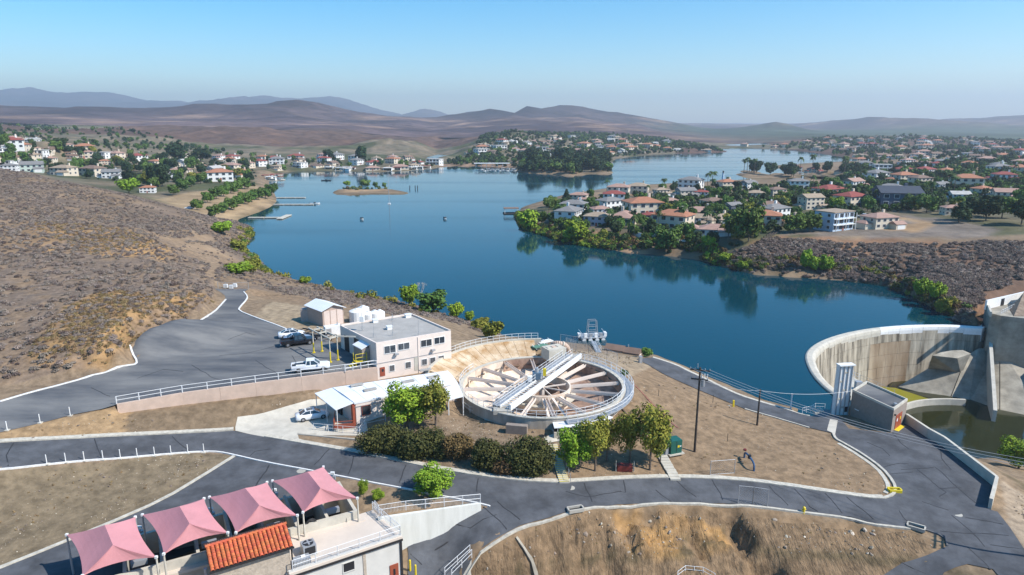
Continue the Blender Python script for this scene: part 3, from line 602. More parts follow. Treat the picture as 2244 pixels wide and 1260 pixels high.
def ribbon(name, pts, wd, ht, m, base=.0, hf=True, parent=None, kind=None, step=1.0, side=0, sm=0, zmin=-99):
    """kerb or strip along a line: real thickness, follows the ground; side shifts it"""
    if sm: pts = smooth_line(pts, sm)
    p = densify(pts, step); vs = []; fs = []
    for i, q in enumerate(p):
        a = p[max(0,i-1)]; b = p[min(len(p)-1,i+1)]; d = Vector((b.x-a.x, b.y-a.y, 0)); d.normalize(); nrm = Vector((-d.y, d.x, 0))
        w0 = wd[0]+(wd[1]-wd[0])*i/max(1,len(p)-1) if hasattr(wd,'__len__') else wd
        c = q + nrm*side; l = c+nrm*w0/2; r = c-nrm*w0/2
        zz = [max(gz(c.x,c.y),zmin)+base]*2 if hf else [q.z+base]*2
        vs += [(l.x,l.y,zz[0]-.15),(r.x,r.y,zz[1]-.15),(r.x,r.y,zz[1]+ht),(l.x,l.y,zz[0]+ht)]
    n = len(p)
    for i in range(n-1):
        a = i*4; b = a+4
        for k in range(4): fs.append((a+k, a+(k+1)%4, b+(k+1)%4, b+k))
    fs += [(0,3,2,1),(4*n-4,4*n-3,4*n-2,4*n-1)]
    me = npmesh(name, vs, fs, m); me.update()
    bm = bmesh.new(); bm.from_mesh(me); bmesh.ops.recalc_face_normals(bm, faces=bm.faces); bm.to_mesh(me); bm.free()
    o = link(name, me, parent)
    if kind: tag(o, kind=kind)
    return o
lot = drape('parking_lot', POLY_LOT, M['asphalt_old'], .05, hf=lambda x, y: np.maximum(h(x, y), 10.0))
road = drape('road', POLY_B, M['asphalt'], .085)
lroad = drape('lower_road', POLY_C, M['asphalt'], .05)
drive = drape('driveway', POLY_DRV, M['conc_light'], .06)
# kerbs
ribbon('kerb', WP(LOT_L[1:-2]), .28, .13, M['line'], .05, kind='structure', sm=1, zmin=10.0)
ribbon('kerb', WP(LOT_R[:8]), .25, .13, M['line'], .05, kind='structure', sm=1, zmin=10.0)
ribbon('kerb', WP(B_UP[:6]), .9, .07, M['kerb'], .05, kind='structure', side=.5)
ribbon('kerb', WP(B_UP[6:22]), .8, .10, M['kerb'], .05, kind='structure', side=.4, sm=1)
ribbon('kerb', WP(B_UP[21:30]), .35, .14, M['kerb'], .05, kind='structure', side=.2, sm=1)
ribbon('kerb', WP(B_UP[22:28]), .5, .05, M['kerb'], .03, kind='structure', side=1.0, sm=1)
ribbon('kerb', WP(B_UP[30:33]), .25, .10, M['kerb'], .05, kind='structure')
ribbon('kerb', WP(LAKE_E[:-1]), .55, .12, M['kerb'], .05, kind='structure', side=.2, sm=1)
ribbon('kerb', WP(B_LO[3:]), .34, .10, M['kerb'], .05, kind='structure', side=.17, sm=1)
ribbon('kerb', WP(B_LO[:4]), .18, .10, M['asphalt_old'], .05, kind='structure', sm=1)
ribbon('kerb', WP(B_WL[:]), .2, .12, M['line'], .05, kind='structure', sm=1)
ribbon('kerb', WP(C_L), .4, .12, M['kerb'], .05, kind='structure', side=.1, sm=1)
# ------------------------------------------------------------------ lake
lm = bpy.data.materials.new('lake_water'); lm.use_nodes = True
n = lm.node_tree.nodes; L = lm.node_tree.links; b = n['Principled BSDF']
_g2 = n.new('ShaderNodeNewGeometry'); _mp = n.new('ShaderNodeMapping'); _mp.inputs['Scale'].default_value = (.004,.022,1); _no = n.new('ShaderNodeTexNoise'); _no.inputs['Scale'].default_value = 1.0; _no.inputs['Detail'].default_value = 5; _mr = n.new('ShaderNodeMapRange'); _mr.inputs[1].default_value = .42; _mr.inputs[2].default_value = .68; _mr.inputs[3].default_value = .03; _mr.inputs[4].default_value = .17
L.new(_g2.outputs['Position'], _mp.inputs[0]); L.new(_mp.outputs[0], _no.inputs['Vector']); L.new(_no.outputs['Fac'], _mr.inputs[0])
b.inputs['Base Color'].default_value = (.0002,.036,.054,1); b.inputs['Roughness'].default_value = .05; b.inputs['IOR'].default_value = 1.33
geo = n.new('ShaderNodeNewGeometry'); no = n.new('ShaderNodeTexNoise'); no.inputs['Scale'].default_value = .7; no.inputs['Detail'].default_value = 4
L.new(geo.outputs['Position'], no.inputs['Vector']); bp = n.new('ShaderNodeBump'); bp.inputs['Distance'].default_value = .018; bp.inputs['Strength'].default_value = 1
L.new(no.outputs['Fac'], bp.inputs['Height']); L.new(bp.outputs[0], b.inputs['Normal']); L.new(_mr.outputs[0], b.inputs['Roughness'])
M['lake'] = lm
def pitline():
    # outline of the dry side of the spillway, under the crest and then under land
    a = [p.copy() for p in CW]; out = []
    for p in a:
        d = cc-p; d.z = 0; d.normalize(); out.append(p+d*.6)
    return out
pit = pitline()
pit = [Vector((pit[0].x-1, pit[0].y-9, 0))] + pit + [Vector((pit[-1].x+8, pit[-1].y+2, 0))]
outer = [Vector((-3000,130,0)), Vector((34,130,0)), Vector((46,106,0)), Vector((pit[0].x-3,106,0)), Vector((pit[0].x-3, pit[0].y-1, 0))] + pit[1:] + [Vector((400,pit[-1].y,0)), Vector((5000,pit[-1].y,0)), Vector((5000,4000,0)), Vector((-3000,4000,0))]
r = delaunay_2d_cdt([Vector((p.x,p.y)) for p in outer], [], [list(range(len(outer)))], 1, 1e-5)
me = npmesh('lake_water', [(p.x,p.y,0) for p in r[0]], [tuple(f) for f in r[2]], M['lake'])
if me.polygons[0].normal.z < 0: me.flip_normals()
tag(link('lake_water', me), kind='structure')
# ------------------------------------------------------------------ face helper: work on a vertical wall through plan points a, b
class Face:
    def __init__(s, a, b, flip=False):
        s.a = Vector((a[0],a[1],0)); d = Vector((b[0]-a[0], b[1]-a[1], 0)); s.L = d.length; s.d = d/s.L
        s.n = Vector((s.d.y, -s.d.x, 0))            # to the right of a->b
        if flip: s.n = -s.n
        s.rz = math.atan2(s.d.y, s.d.x)
    def P(s, u, t, z): return s.a + s.d*u + s.n*t + Vector((0,0,z))
    def px(s, x, y):
        r = ray(x, y); k = (s.a.x*s.n.x+s.a.y*s.n.y)/(r[0]*s.n.x+r[1]*s.n.y)
        p = Vector((r[0]*k, r[1]*k, CAMZ+r[2]*k)); q = p-s.a; return q.x*s.d.x+q.y*s.d.y, p.z
    def box(s, mb, u0, u1, z0, z1, t0, t1):
        vs = [s.P(u,t,z) for z in (z0,z1) for t in (t0,t1) for u in (u0,u1)]
        f = [(0,2,3,1),(4,5,7,6),(0,1,5,4),(2,6,7,3),(0,4,6,2),(1,3,7,5)]
        mb.add(vs, f); return mb
def fixn(o):
    bm = bmesh.new(); bm.from_mesh(o.data); bmesh.ops.recalc_face_normals(bm, faces=bm.faces); bm.to_mesh(o.data); bm.free(); return o
def window(face, u0, u1, z0, z1, parent, frame='white', div=1, glass='glass', name='window', sill=True):
    fr = MB(); w_ = .07
    face.box(fr, u0-w_, u1+w_, z1, z1+w_, -.05, .06); face.box(fr, u0-w_, u1+w_, z0-w_, z0, -.05, .09)
    face.box(fr, u0-w_, u0, z0, z1, -.05, .06); face.box(fr, u1, u1+w_, z0, z1, -.05, .06)
    for k in range(1, div+1):
        if div > 1 and k < div: u = u0+(u1-u0)*k/div; face.box(fr, u-.03, u+.03, z0, z1, -.04, .05)
    o = fixn(fr.build(name, M[frame], parent))
    for k in range(div):
        a = u0+(u1-u0)*k/div; b_ = u0+(u1-u0)*(k+1)/div
        g = MB(); face.box(g, a+.03, b_-.03, z0, z1, -.03, .015); fixn(g.build('pane', M[glass], o))
    return o
def rail(label, pts, hgt=1.07, sp=2.0, mats='rail', group='metal guard railings', rails=(1.0,.5), r=.025, name='guard_rail', balus=0, cat='railing', smooth=0):
    pts = [Vector(p) for p in pts]
    if smooth: pts = smooth_line(pts, smooth)
    t = empty(name, pts[0], 0, label, cat, group); o = pts[0]
    for f in rails:
        mb = MB(); mb.path([p-o+Vector((0,0,hgt*f)) for p in pts], r, 5); mb.build('rail', M[mats], t)
    pm = None; dd = 0; last = None; pos = []
    for a, b in zip(pts[:-1], pts[1:]):
        L_ = (b-a).length; k = max(1, round(L_/sp)) if not smooth else 1
        if smooth:
            dd += L_
            if last is None or dd >= sp: pos.append(a); dd = 0; last = a
        else: pos += [a.lerp(b, i/k) for i in range(k)]
    pos.append(pts[-1])
    for p in pos:
        if pm is None:
            q = MB().box((0,0,hgt/2),(r*2.4,r*2.4,hgt)).build('post', M[mats], t); pm = q.data; q.location = p-o
        else: link('post', pm, t, p-o)
    if balus:
        mb = MB()
        for a, b in zip(pts[:-1], pts[1:]):
            k = max(1, int((b-a).length/balus))
            for i in range(k):
                p = a.lerp(b, i/k)-o; mb.box((p.x,p.y,p.z+hgt*.5),(.018,.018,hgt*.95))
        tag(mb.build('balusters', M[mats], t), kind='stuff')
    return t
# ================================================================== SPILLWAY
M['dam'] = mat('stained_concrete', (.25,.21,.15), .92, col2=(.55,.48,.37), var=.6, vs=1.6, bump=.03, bs=3, streak=(.45,.45,.03), detail=9)
M['dam_rust'] = mat('rust_stained_concrete', (.30,.19,.10), .92, col2=(.42,.33,.23), var=.4, vs=1.0, bump=.03, bs=3, streak=(.35,.35,.05), detail=9)
M['conc_old'] = mat('weathered_concrete', (.30,.27,.215), .92, var=.3, vs=.35, bump=.02, bs=5, detail=10)
crest_line = smooth_line([p.copy() for p in CW], 2)
spw = empty('spillway_wall', CW[4], 0, 'curved concrete spillway wall with a pale crest holding back the lake', 'spillway')
o0 = Vector(CW[4])
def inw(p, d): q = cc-p; q.z = 0; q.normalize(); return Vector((p.x+q.x*d, p.y+q.y*d, p.z))
def curve_solid(name, line, prof, m, parent, o):
    """sweep a closed profile [(inward, z)] along the crest line"""
    vs = []; k = len(prof)
    for p in line:
        for t, z in prof: q = inw(p, t); vs.append((q.x-o.x, q.y-o.y, z-o.z))
    fs = []
    for i in range(len(line)-1):
        for j in range(k): fs.append((i*k+j, i*k+(j+1)%k, (i+1)*k+(j+1)%k, (i+1)*k+j))
    fs += [tuple(range(k)), tuple(range((len(line)-1)*k, len(line)*k))[::-1]]
    mb = MB(); mb.add(vs, fs); return fixn(mb.build(name, m, parent))
res_ = densify(crest_line, .5); tot = len(res_); NCOL = 26
step_ = (tot-1)/NCOL
for c in range(NCOL):
    seg = res_[int(c*step_):int((c+1)*step_)+1]
    curve_solid('crest_cap', seg if c == NCOL-1 else seg[:-1]+[seg[-2].lerp(seg[-1],.9)], [(-.2,-3),(-.2,.25),(.1,.42),(1.2,.42),(1.75,.2),(1.9,-.4),(1.9,-3)], M['conc_light'] if c < 18 else M['white'], spw, o0)
lv = [-.5,-3,-6,-9,-11.6,-14.5]
for c in range(NCOL):
    seg = res_[int(c*step_):int((c+1)*step_)+1]
    sg = [seg[0].lerp(seg[-1],.006)]+seg[1:-1]+[seg[0].lerp(seg[-1],.994)]
    for r_ in range(5):
        z1, z0 = lv[r_]-.03, lv[r_+1]+.03; off = random.uniform(-.04,.04)
        t1 = 1.8+(-z1)*.10; t0 = 1.8+(-z0)*.10
        curve_solid('wall_panel', sg, [(t0-.6,z0),(t1-.6,z1),(t1+off,z1),(t0+off,z0)], M['dam_rust'] if (c in (17,18,19,20) and r_ > 0) else M['dam'], spw, o0)
curve_solid('wall_core', res_, [(-.15,-15),(-.15,-.6),(1.4,-.6),(2.6,-15)], M['conc_old'], spw, o0)
# apron slabs
ap = empty('spillway_apron', W(2060,860,-13), 0, 'sloping grey concrete apron running down from the spillway wall to the green pool', 'apron')
ao = W(2060,860,-13)
def slab(name, pts, th, m, parent, o):
    n_ = len(pts); vs = [p-o for p in pts]+[p-o-Vector((0,0,th)) for p in pts]
    mb = MB(); mb.add(vs, [tuple(range(n_)), tuple(range(2*n_-1,n_-1,-1))]+[(i,(i+1)%n_,n_+(i+1)%n_,n_+i) for i in range(n_)])
    return fixn(mb.build(name, m, parent))
A1 = [W(1963,857,-14.0),W(1968,847,-12.6),W(2033,808,-9),W(2117,779,-5.6),W(2080,876,-13.6)]
A2 = [W(2119,779,-5.6),W(2143,764,-4.4),W(2190,760,-4.4),W(2190,912,-13.8),W(2122,884,-13.6),W(2082,877,-13.6)]
A3 = [W(2192,760,-4.4),W(2280,745,-4.4),W(2300,935,-13.8),W(2192,912,-13.8)]
for a in (A1, A2, A3): slab('slab', a, 1.2, M['conc_old'], ap, ao)
def hull(name, pts, m, parent=None, o=Vector((0,0,0))):
    bm = bmesh.new()
    for p in pts: bm.verts.new(Vector(p)-o)
    bmesh.ops.convex_hull(bm, input=bm.verts); 
    for v in [v for v in bm.verts if not v.link_faces]: bm.verts.remove(v)
    me = bpy.data.meshes.new(name); bm.to_mesh(me); bm.free(); me.materials.append(m); return link(name, me, parent)
hb = hull('deflector_block', [W(2043,779,-3.8),W(2062,772,-3.4),W(2085,768,-3.2),W(2110,767,-3.4),W(2128,775,-4),W(2098,785,-4.6),W(2033,811,-9.6),W(2052,812,-9.8),W(2106,822,-9.6),W(2118,795,-7.6)], M['conc_old'])
hb.location = (0,0,0); tag(hb, 'wedge shaped concrete block with a dark left face at the foot of the spillway wall', 'concrete block')
# training wall and abutment
def vwall(name, p, q, th, zb, m, label=None, cat=None, parent=None, top=None):
    """wall between two top points p, q, thickness th, down to zb"""
    d = Vector((q.x-p.x, q.y-p.y, 0)).normalized(); nrm = Vector((-d.y,d.x,0))*th/2
    vs = [p-nrm, p+nrm, q+nrm, q-nrm]; zs = zb if hasattr(zb,'__len__') else (zb,zb)
    vs += [Vector((v.x,v.y,zs[0] if i < 2 else zs[1])) for i, v in enumerate(vs)]
    mb = MB(); mb.add(vs, [(0,1,2,3),(7,6,5,4),(0,4,5,1),(1,5,6,2),(2,6,7,3),(3,7,4,0)])
    o = fixn(mb.build(name, m, parent))
    if label: tag(o, label, cat)
    return o
vwall('training_wall', Vector((117,161,0.2)), Vector((101,133,-10.5)), .7, -15, M['conc_light'], 'tall sloping concrete wall at the far right edge of the spillway pool', 'wall')
ab = empty('abutment', W(2171,681,6), 0, 'big concrete abutment block with white parapet at the right end of the spillway crest', 'abutment'); bo = W(2171,681,6)
q = [W(2160,664,4.6), W(2171,686,4.4), W(2194,692,4.4), W(2290,702,4.4), W(2290,642,4.6)]
mb = MB(); mb.prism([(p.x-bo.x,p.y-bo.y) for p in q], -15-bo.z, 4.4-bo.z); mb.build('block', M['conc_old'], ab)
vwall('parapet', W(2162,658,6.6)-bo, W(2290,629,6.6)-bo, .4, -1.7, M['white'], parent=ab)
fp = Face(W(2162,658,6.6), W(2290,629,6.6)); 
vwall('parapet', W(2163,660,5.5)-bo, W(2172,683,5.5)-bo, .4, -1.7, M['conc_light'], parent=ab)
u0, z0 = fp.px(2190,670); u1, z1 = fp.px(2200,651)
mb = MB(); fp.box(mb, u0, u1, 4.42, 6.2, .2, .26); o_ = fixn(mb.build('doorway', M['dark'], ab)); 
for v in o_.data.vertices: v.co -= bo
rail('white railing on the abutment platform at the right end of the spillway', [W(2194,691,4.4)+Vector((.1,.3,0)), W(2225,674,4.4), W(2232,662,4.4)], 1.1, 1.5)
slab('abutment_slope', [W(2212,678,4.45),W(2244,640,7.5),W(2300,624,8.5),W(2300,692,4.5),W(2222,692,4.5)], .5, M['ground'], None, Vector((0,0,0)))
tag(bpy.data.objects['abutment_slope'], kind='structure')
ca = bpy.data.objects['abutment_slope'].data.color_attributes.new('tint','FLOAT_COLOR','POINT'); ca.data.foreach_set('color', [.25,.19,.14,1]*len(bpy.data.objects['abutment_slope'].data.vertices))
# pools
def water_mat(name, c, r):
    m = mat(name, c, r, spec=.5); bn = m.node_tree.nodes; Lk = m.node_tree.links
    g = bn.new('ShaderNodeNewGeometry'); t = bn.new('ShaderNodeTexNoise'); t.inputs['Scale'].default_value = 1.5
    Lk.new(g.outputs['Position'], t.inputs['Vector']); bb = bn.new('ShaderNodeBump'); bb.inputs['Distance'].default_value = .01
    Lk.new(t.outputs['Fac'], bb.inputs['Height']); Lk.new(bb.outputs[0], bn['Principled BSDF'].inputs['Normal']); return m
M['pool'] = water_mat('olive_water', (.022,.024,.006), .06); M['pool2'] = water_mat('algae_water', (.22,.20,.008), .3)
pl = [W(1880,930,-13),W(1960,830,-13),W(2050,800,-13),W(2320,850,-13),W(2500,1100,-13),W(2100,1060,-13),W(1960,1000,-13)]
me = npmesh('pool_water', [tuple(p) for p in pl], [tuple(range(len(pl)))], M['pool']); 
if me.polygons[0].normal.z < 0: me.flip_normals()
tag(link('pool_water', me), kind='structure')
WR = [W(1955,897,-11.6),W(1986,884,-11.6),W(2017,876,-11.6),W(2065,873,-11.6),W(2116,875,-11.6)]
ww = ribbon('weir_wall', WR, .55, 0, M['conc_light'], 0, hf=False, sm=2)
for v in ww.data.vertices:
    if v.co.z < -11.7: v.co.z = -14.5
tag(ww, 'thin curved concrete weir wall crossing the green pool below the spillway', 'weir')
up = [W(1905,846,-12.7),W(1920,846,-12.7),W(1963,850,-12.7),W(2045,877,-12.7)] + [W(2017,877,-12.7),W(1986,885,-12.7),W(1950,900,-12.7),W(1900,880,-12.7)]
me = npmesh('upper_pool_water', [tuple(p) for p in up], [tuple(range(len(up)))], M['pool2'])
if me.polygons[0].normal.z < 0: me.flip_normals()
tag(link('upper_pool_water', me), kind='structure')
# retaining wall beside the road to the dam
RW = [W(1984,925,2),W(2033,958,2),W(2067,977,2),W(2181,1066,1.75),W(2168,1116,1.6)]
rw = empty('road_wall', RW[0], 0, 'low concrete wall with shaded inner face along the road above the olive pool', 'wall')
for a, b_ in zip(RW[:-1], RW[1:]):
    d_ = (b_-a).normalized()*.02
    hgt = Vector((0,0,1.45)); vwall('wall_section', a+hgt+d_-RW[0], b_+hgt-d_-RW[0], .38, (a.z-3-RW[0].z, b_.z-3-RW[0].z), M['conc_light'], parent=rw)
# dam house
M['block_brown'] = mat('brown_block', (.27,.225,.19), .9, var=.1, vs=2, bump=.006, bs=12)
M['lilac_wall'] = mat('lilac_block', (.40,.33,.29), .9, var=.08, vs=2)
a0 = W(1952,948,2); b0 = W(1982,925,2); c0 = W(1862,903,2)
f2 = (c0-a0); f1 = (b0-a0); d0 = a0+f1+f2
dh = empty('pump_house', a0, 0, 'flat roofed brown block building with red doors beside the spillway', 'building')
def local(mb_o, o): 
    for v in mb_o.data.vertices: v.co -= o
    return mb_o
HH = 3.95
mb = MB(); mb.prism([(p.x,p.y) for p in (a0,b0,d0,c0)], 1.5, 2+HH-.35); local(mb.build('wall', M['block_brown'], dh), a0)
mb = MB(); cen = (a0+d0)/2
def inset(p, k): return Vector((cen.x+(p.x-cen.x)*k, cen.y+(p.y-cen.y)*k, 0))
P4 = [a0,b0,d0,c0]
mb.prism([(inset(p,.93).x,inset(p,.93).y) for p in P4], 2+HH-.35, 2+HH-.3); local(mb.build('roof', M['asphalt_old'], dh), a0)
for i in range(4):
    p_, q_ = P4[i], P4[(i+1)%4]; k1, k2 = inset(p_,.93), inset(q_,.93)
    mb = MB(); mb.prism([(p_.x,p_.y),(q_.x,q_.y),(k2.x,k2.y),(k1.x,k1.y)], 2+HH-.35, 2+HH); local(mb.build('parapet', M['conc_light'], dh), a0)
fr = Face(a0, b0); 
u0, _ = fr.px(1960,935); u1, _ = fr.px(1973,930)
for k in range(2):
    mb = MB(); ua = u0+(u1-u0)*k/2; fr.box(mb, ua+.03, ua+(u1-u0)/2-.03, 2.12, 4.4, -.05, .06); d_ = local(fixn(mb.build('door', M['red_brown'], dh)), a0)
    mb = MB(); mid = ua+(u1-u0)/4; fr.box(mb, mid-.18, mid+.18, 3.3, 3.75, .06, .08); local(fixn(mb.build('door_panel', M['yellow'] if k else M['white'], d_)), a0)
mb = MB(); fr.box(mb, u0-.1, u1+.1, 1.9, 2.1, .0, .7); local(fixn(mb.build('door_step', M['yellow'], dh)), a0)
mb = MB(); fr.box(mb, .4, .6, 4.7, 4.9, 0, .25); local(fixn(mb.build('wall_lamp', M['dark'], dh)), a0)
ff = Face(c0, a0); mb = MB(); u0, z0 = ff.px(1873,895); u1, z1 = ff.px(1882,901); ff.box(mb, u0, u1, z1, z0, 0, .04); local(fixn(mb.build('sign_plate', M['white'], dh)), a0)
mb = MB(); rp = inset(a0.lerp(b0,.3), .85); mb.box((rp.x,rp.y,2+HH-.1),(.4,.4,.4)); local(mb.build('roof_vent', M['steel'], dh), a0)
# gate tower
tb = W(1840,905,1.6); tw = empty('gate_tower', tb, R(8), 'tall narrow white gate tower with vertical guide rails beside the spillway crest', 'tower')
MB().box((0,0,4.0),(2.5,.8,8.6)).build('tower_slab', M['white'], tw)
for k in (-1.05,-.35,.35,1.05): MB().box((k,-.48,4.0),(.12,.14,8.5)).build('guide_rail', M['steel'], tw)
for k in range(5): MB().box((-.7 if k%2 else 0,-.44,1.2+k*1.5),(.5,.06,.3)).build('bracket', M['conc_light'], tw)
MB().box((0,-.1,8.45),(2.7,1.2,.18)).build('tower_cap', M['white'], tw)
MB().box((.75,-.45,.8),(.7,.06,.9)).build('hatch', M['dark'], tw)
pd = empty('gate_platform', W(1870,860,2.2), 0, 'white concrete platform between the gate tower and the brown pump house', 'platform'); po = W(1870,860,2.2)
pq = [W(1862,822,2.2),W(1884,834,2.2),W(1960,868,2.2),W(1952,875,2.2),W(1893,858,2.2),W(1872,885,2.2),W(1850,895,2.2)]
mb = MB(); mb.prism([(p.x-po.x,p.y-po.y) for p in pq], -17, 0); mb.build('slab', M['conc_light'], pd)
g1 = W(1880,852,2.2)-po; MB().box((g1.x,g1.y,.7),(1.1,.8,1.4)).build('control_box', M['steel'], pd)
g1 = W(1855,880,2.2)-po; MB().box((g1.x,g1.y,.6),(.9,.7,1.2)).build('control_box', M['dark'], pd)
rail('cream stair railing running down toward the small algae green pool', [W(1884,834,2.2),W(1905,843,2.2),W(1959,868,2.2)], 1.1, 1.6, 'conc_light')
rail('white railing beside the gate tower on the platform', [W(1862,823,2.2),W(1882,833,2.2)], 1.1, 1.3)
rail('white step railing at the lake edge left of the pump house', [W(1758,906,1.5),W(1776,902,1.5),W(1786,896,1.3),W(1807,897,1.3)], 1.0, 1.2)
st = empty('lake_steps', W(1785,903,1.4), 0, 'small pale concrete steps with white railing at the end of the lake road', 'steps')
for k in range(4): MB().box((k*.35,0,.05+k*.12),(.36,1.4,.3)).build('step', M['conc_light'], st)
# concrete joint strip across the road
drape('concrete_strip', [W(1819,918,1.7),W(1836,921,1.8),W(1830,953,2),W(1812,944,2)], M['conc_light'], .115, .7)
# ================================================================== MAIN BUILDING
M['stucco'] = mat('cream_pink_stucco', (.74,.63,.55), .9, var=.05, vs=.9, bump=.004, bs=30)
M['roof_grey'] = mat('grey_gravel_roof', (.36,.34,.31), .95, var=.12, vs=.5, bump=.01, bs=30)
M['roof_white'] = mat('white_metal_roof', (.78,.79,.80), .45, var=.04, vs=.5)
M['grille'] = mat('window_bars', (.35,.33,.32), .6)
def P(x, y, z): return W(x, y, z)
A_, B_, C_, D_ = P(824,751,14.2), P(988,724,14.2), P(901,687,14.2), P(745,712,14.2)
mbd = empty('main_building', A_, 0, 'two storey cream building with flat grey roof and white framed windows beside the parking lot', 'building')
def L(o): return local(o, A_)
quad = [A_,B_,C_,D_]
F1 = Face(A_, B_); F0 = Face(D_, A_)
mbd.location = (A_.x, A_.y, 6.5); OB = Vector((A_.x, A_.y, 6.5))
def LB(o): return local(o, OB)
mb = MB(); mb.prism([(p.x,p.y) for p in quad], 6.0, 13.95); LB(mb.build('wall', M['stucco'], mbd))
cen = (A_+C_)/2
def ins4(p, c, k): return Vector((c.x+(p.x-c.x)*k, c.y+(p.y-c.y)*k, 0))
mb = MB(); mb.prism([tuple(ins4(p,cen,.97))[:2] for p in quad], 13.95, 14.02); LB(mb.build('roof', M['roof_grey'], mbd))
for i in range(4):
    p_, q_ = quad[i], quad[(i+1)%4]; k1, k2 = ins4(p_,cen,.965), ins4(q_,cen,.965); hh = 14.3 if i in (1,2) else 14.15
    mb = MB(); mb.prism([(p_.x,p_.y),(q_.x,q_.y),(k2.x,k2.y),(k1.x,k1.y)], 13.95, hh); LB(mb.build('parapet', M['stucco'], mbd))
def win_px(F_, x0, y0, x1, y1, parent, org_, **kw):
    u0, z1 = F_.px(x0, y0); u1, z0 = F_.px(x1, y1)
    o = window(F_, u0, u1, z0, z1, parent, **kw); local(o, org_)
    for c in kids(o): local(c, org_)
    return o
def z2(x, y): return 560+x/3.706, 620+y/3.706
for (x0,y0,x1,y1) in ((1045,517,1137,560),(1157,497,1249,532),(1342,468,1430,506),(1452,447,1534,484)):
    win_px(F1, *z2(x0,y0), *z2(x1,y1), mbd, OB, div=2)
for (x0,y0,x1,y1) in ((1087,672,1129,711),(1217,646,1261,685),(1350,622,1392,660),(1417,609,1460,648),(1486,595,1530,634)):
    w_ = win_px(F1, *z2(x0,y0), *z2(x1,y1), mbd, OB, div=2)
    u0, zt = F1.px(*z2(x0,y0)); u1, zb = F1.px(*z2(x1,y1))
    for k in range(5):
        uu = u0+(u1-u0)*(k+.5)/5; mb = MB(); F1.box(mb, uu-.025, uu+.025, zb, zt, .07, .1); LB(fixn(mb.build('window_bar', M['grille'], w_)))
def fbx(F_, x0, y0, x1, y1, t0, t1, name, m, parent, org_):
    u0, zt = F_.px(x0, y0); u1, zb = F_.px(x1, y1); mb = MB(); F_.box(mb, u0, u1, zb, zt, t0, t1); return local(fixn(mb.build(name, m, parent)), org_)
d_ = fbx(F1, *z2(1008,688), *z2(1052,752), -.05, .07, 'door', M['red_brown'], mbd, OB)
fbx(F1, *z2(1023,700), *z2(1040,718), .07, .09, 'pane', M['glass'], d_, OB)
fbx(F1, *z2(1288,604), *z2(1320,706), -.05, .05, 'door', M['conc_light'], mbd, OB)
F1z = F1.px(*z2(985,657))[1]
mb = MB(); F1.box(mb, -.03, F1.L+.03, F1z-.06, F1z+.06, 0, .05); LB(fixn(mb.build('trim_band', M['grille'], mbd)))
us = F1.px(*z2(1320,500))[0]; mb = MB(); F1.box(mb, us-.06, us+.06, 6.2, 14.0, 0, .1); LB(fixn(mb.build('downpipe', M['stucco'], mbd)))
for x_, y_ in ((1140,572),(1437,540)):
    u_, z_ = F1.px(*z2(x_,y_)); mb = MB(); F1.box(mb, u_-.3, u_+.3, z_-.15, z_+.12, 0, .55); LB(fixn(mb.build('wall_lamp', M['steel'], mbd)))
# shaded lot side: big dark openings, lean-to awning
for (u0, u1, zt) in ((1.2,2.6,12.8),(4.2,6.2,13.2),(7.2,8.6,12.6)):
    k = F0.L; mb = MB(); F0.box(mb, k*u0/10.5, k*u1/10.5, 10.05, zt, -.05, .04); LB(fixn(mb.build('door', M['dark'], mbd)))
ut = F0.px(*z2(890,470))[0]
mb = MB(); vs = [F0.P(ut-1.6,0,13.4),F0.P(ut+1.5,0,13.4),F0.P(ut+1.5,1.5,12.9),F0.P(ut-1.6,1.5,12.9)]; vs += [v-Vector((0,0,.12)) for v in vs]
mb.add(vs, [(0,1,2,3),(7,6,5,4),(0,4,5,1),(1,5,6,2),(2,6,7,3),(3,7,4,0)]); LB(fixn(mb.build('awning', M['roof_white'], mbd)))
mb = MB(); F0.box(mb, ut-1.5, ut+1.4, 10.0, 12.88, .02, 1.35); LB(fixn(mb.build('entry_box', M['block_brown'], mbd)))
for (x_, y_, s_) in ((972,307,.9),(1087,363,.9),(1237,266,1.0)):
    p = P(*z2(x_,y_), 14.3); o = MB(); o.box((0,0,.25),(s_,s_*.8,.5)); t = empty('roof_vent', (p.x,p.y,14.02), .5, {972:'boxy white vent near the back left edge of the big grey roof',1087:'boxy white vent in the middle of the big grey roof',1237:'boxy white vent at the far corner of the big grey roof'}[x_], 'vent', 'vents on the grey roof')
    o.build('housing', M['white'], t); MB().box((0,0,.56),(s_*1.15,s_*.95,.1)).build('cap', M['roof_white'], t)
for (x_, y_, h_, lb) in ((1115,428,4.2,'tall thin tripod antenna mast in the middle of the big grey roof'),(1113,300,1.2,'short white weather post on the big grey roof'),(868,385,6.0,'tall lattice antenna mast with ladder box at the left roof edge'),(962,440,2.2,'short whip antenna at the front left roof edge'),(1325,425,3.0,'slim pipe mast at the front edge of the big grey roof')):
    p = P(*z2(x_,y_), 14.1); t = empty('antenna_mast', (p.x,p.y,14.05), 0, lb, 'antenna', 'antenna masts on the grey roof')
    MB().tube((0,0,0),(0,0,h_),.04,.02,6).build('mast', M['steel'], t)
    for a in range(3): MB().tube((.5*math.cos(a*2.1),.5*math.sin(a*2.1),0),(0,0,.9),.02,.02,5).build('brace', M['steel'], t)
    if h_ > 5:
        MB().box((0,0,2.0),(.7,.5,.9)).build('ladder_box', M['white'], t)
        for q in range(3): MB().box((0,0,3.4+q*.6),(.7-.15*q,.03,.03)).build('crossbar', M['steel'], t)
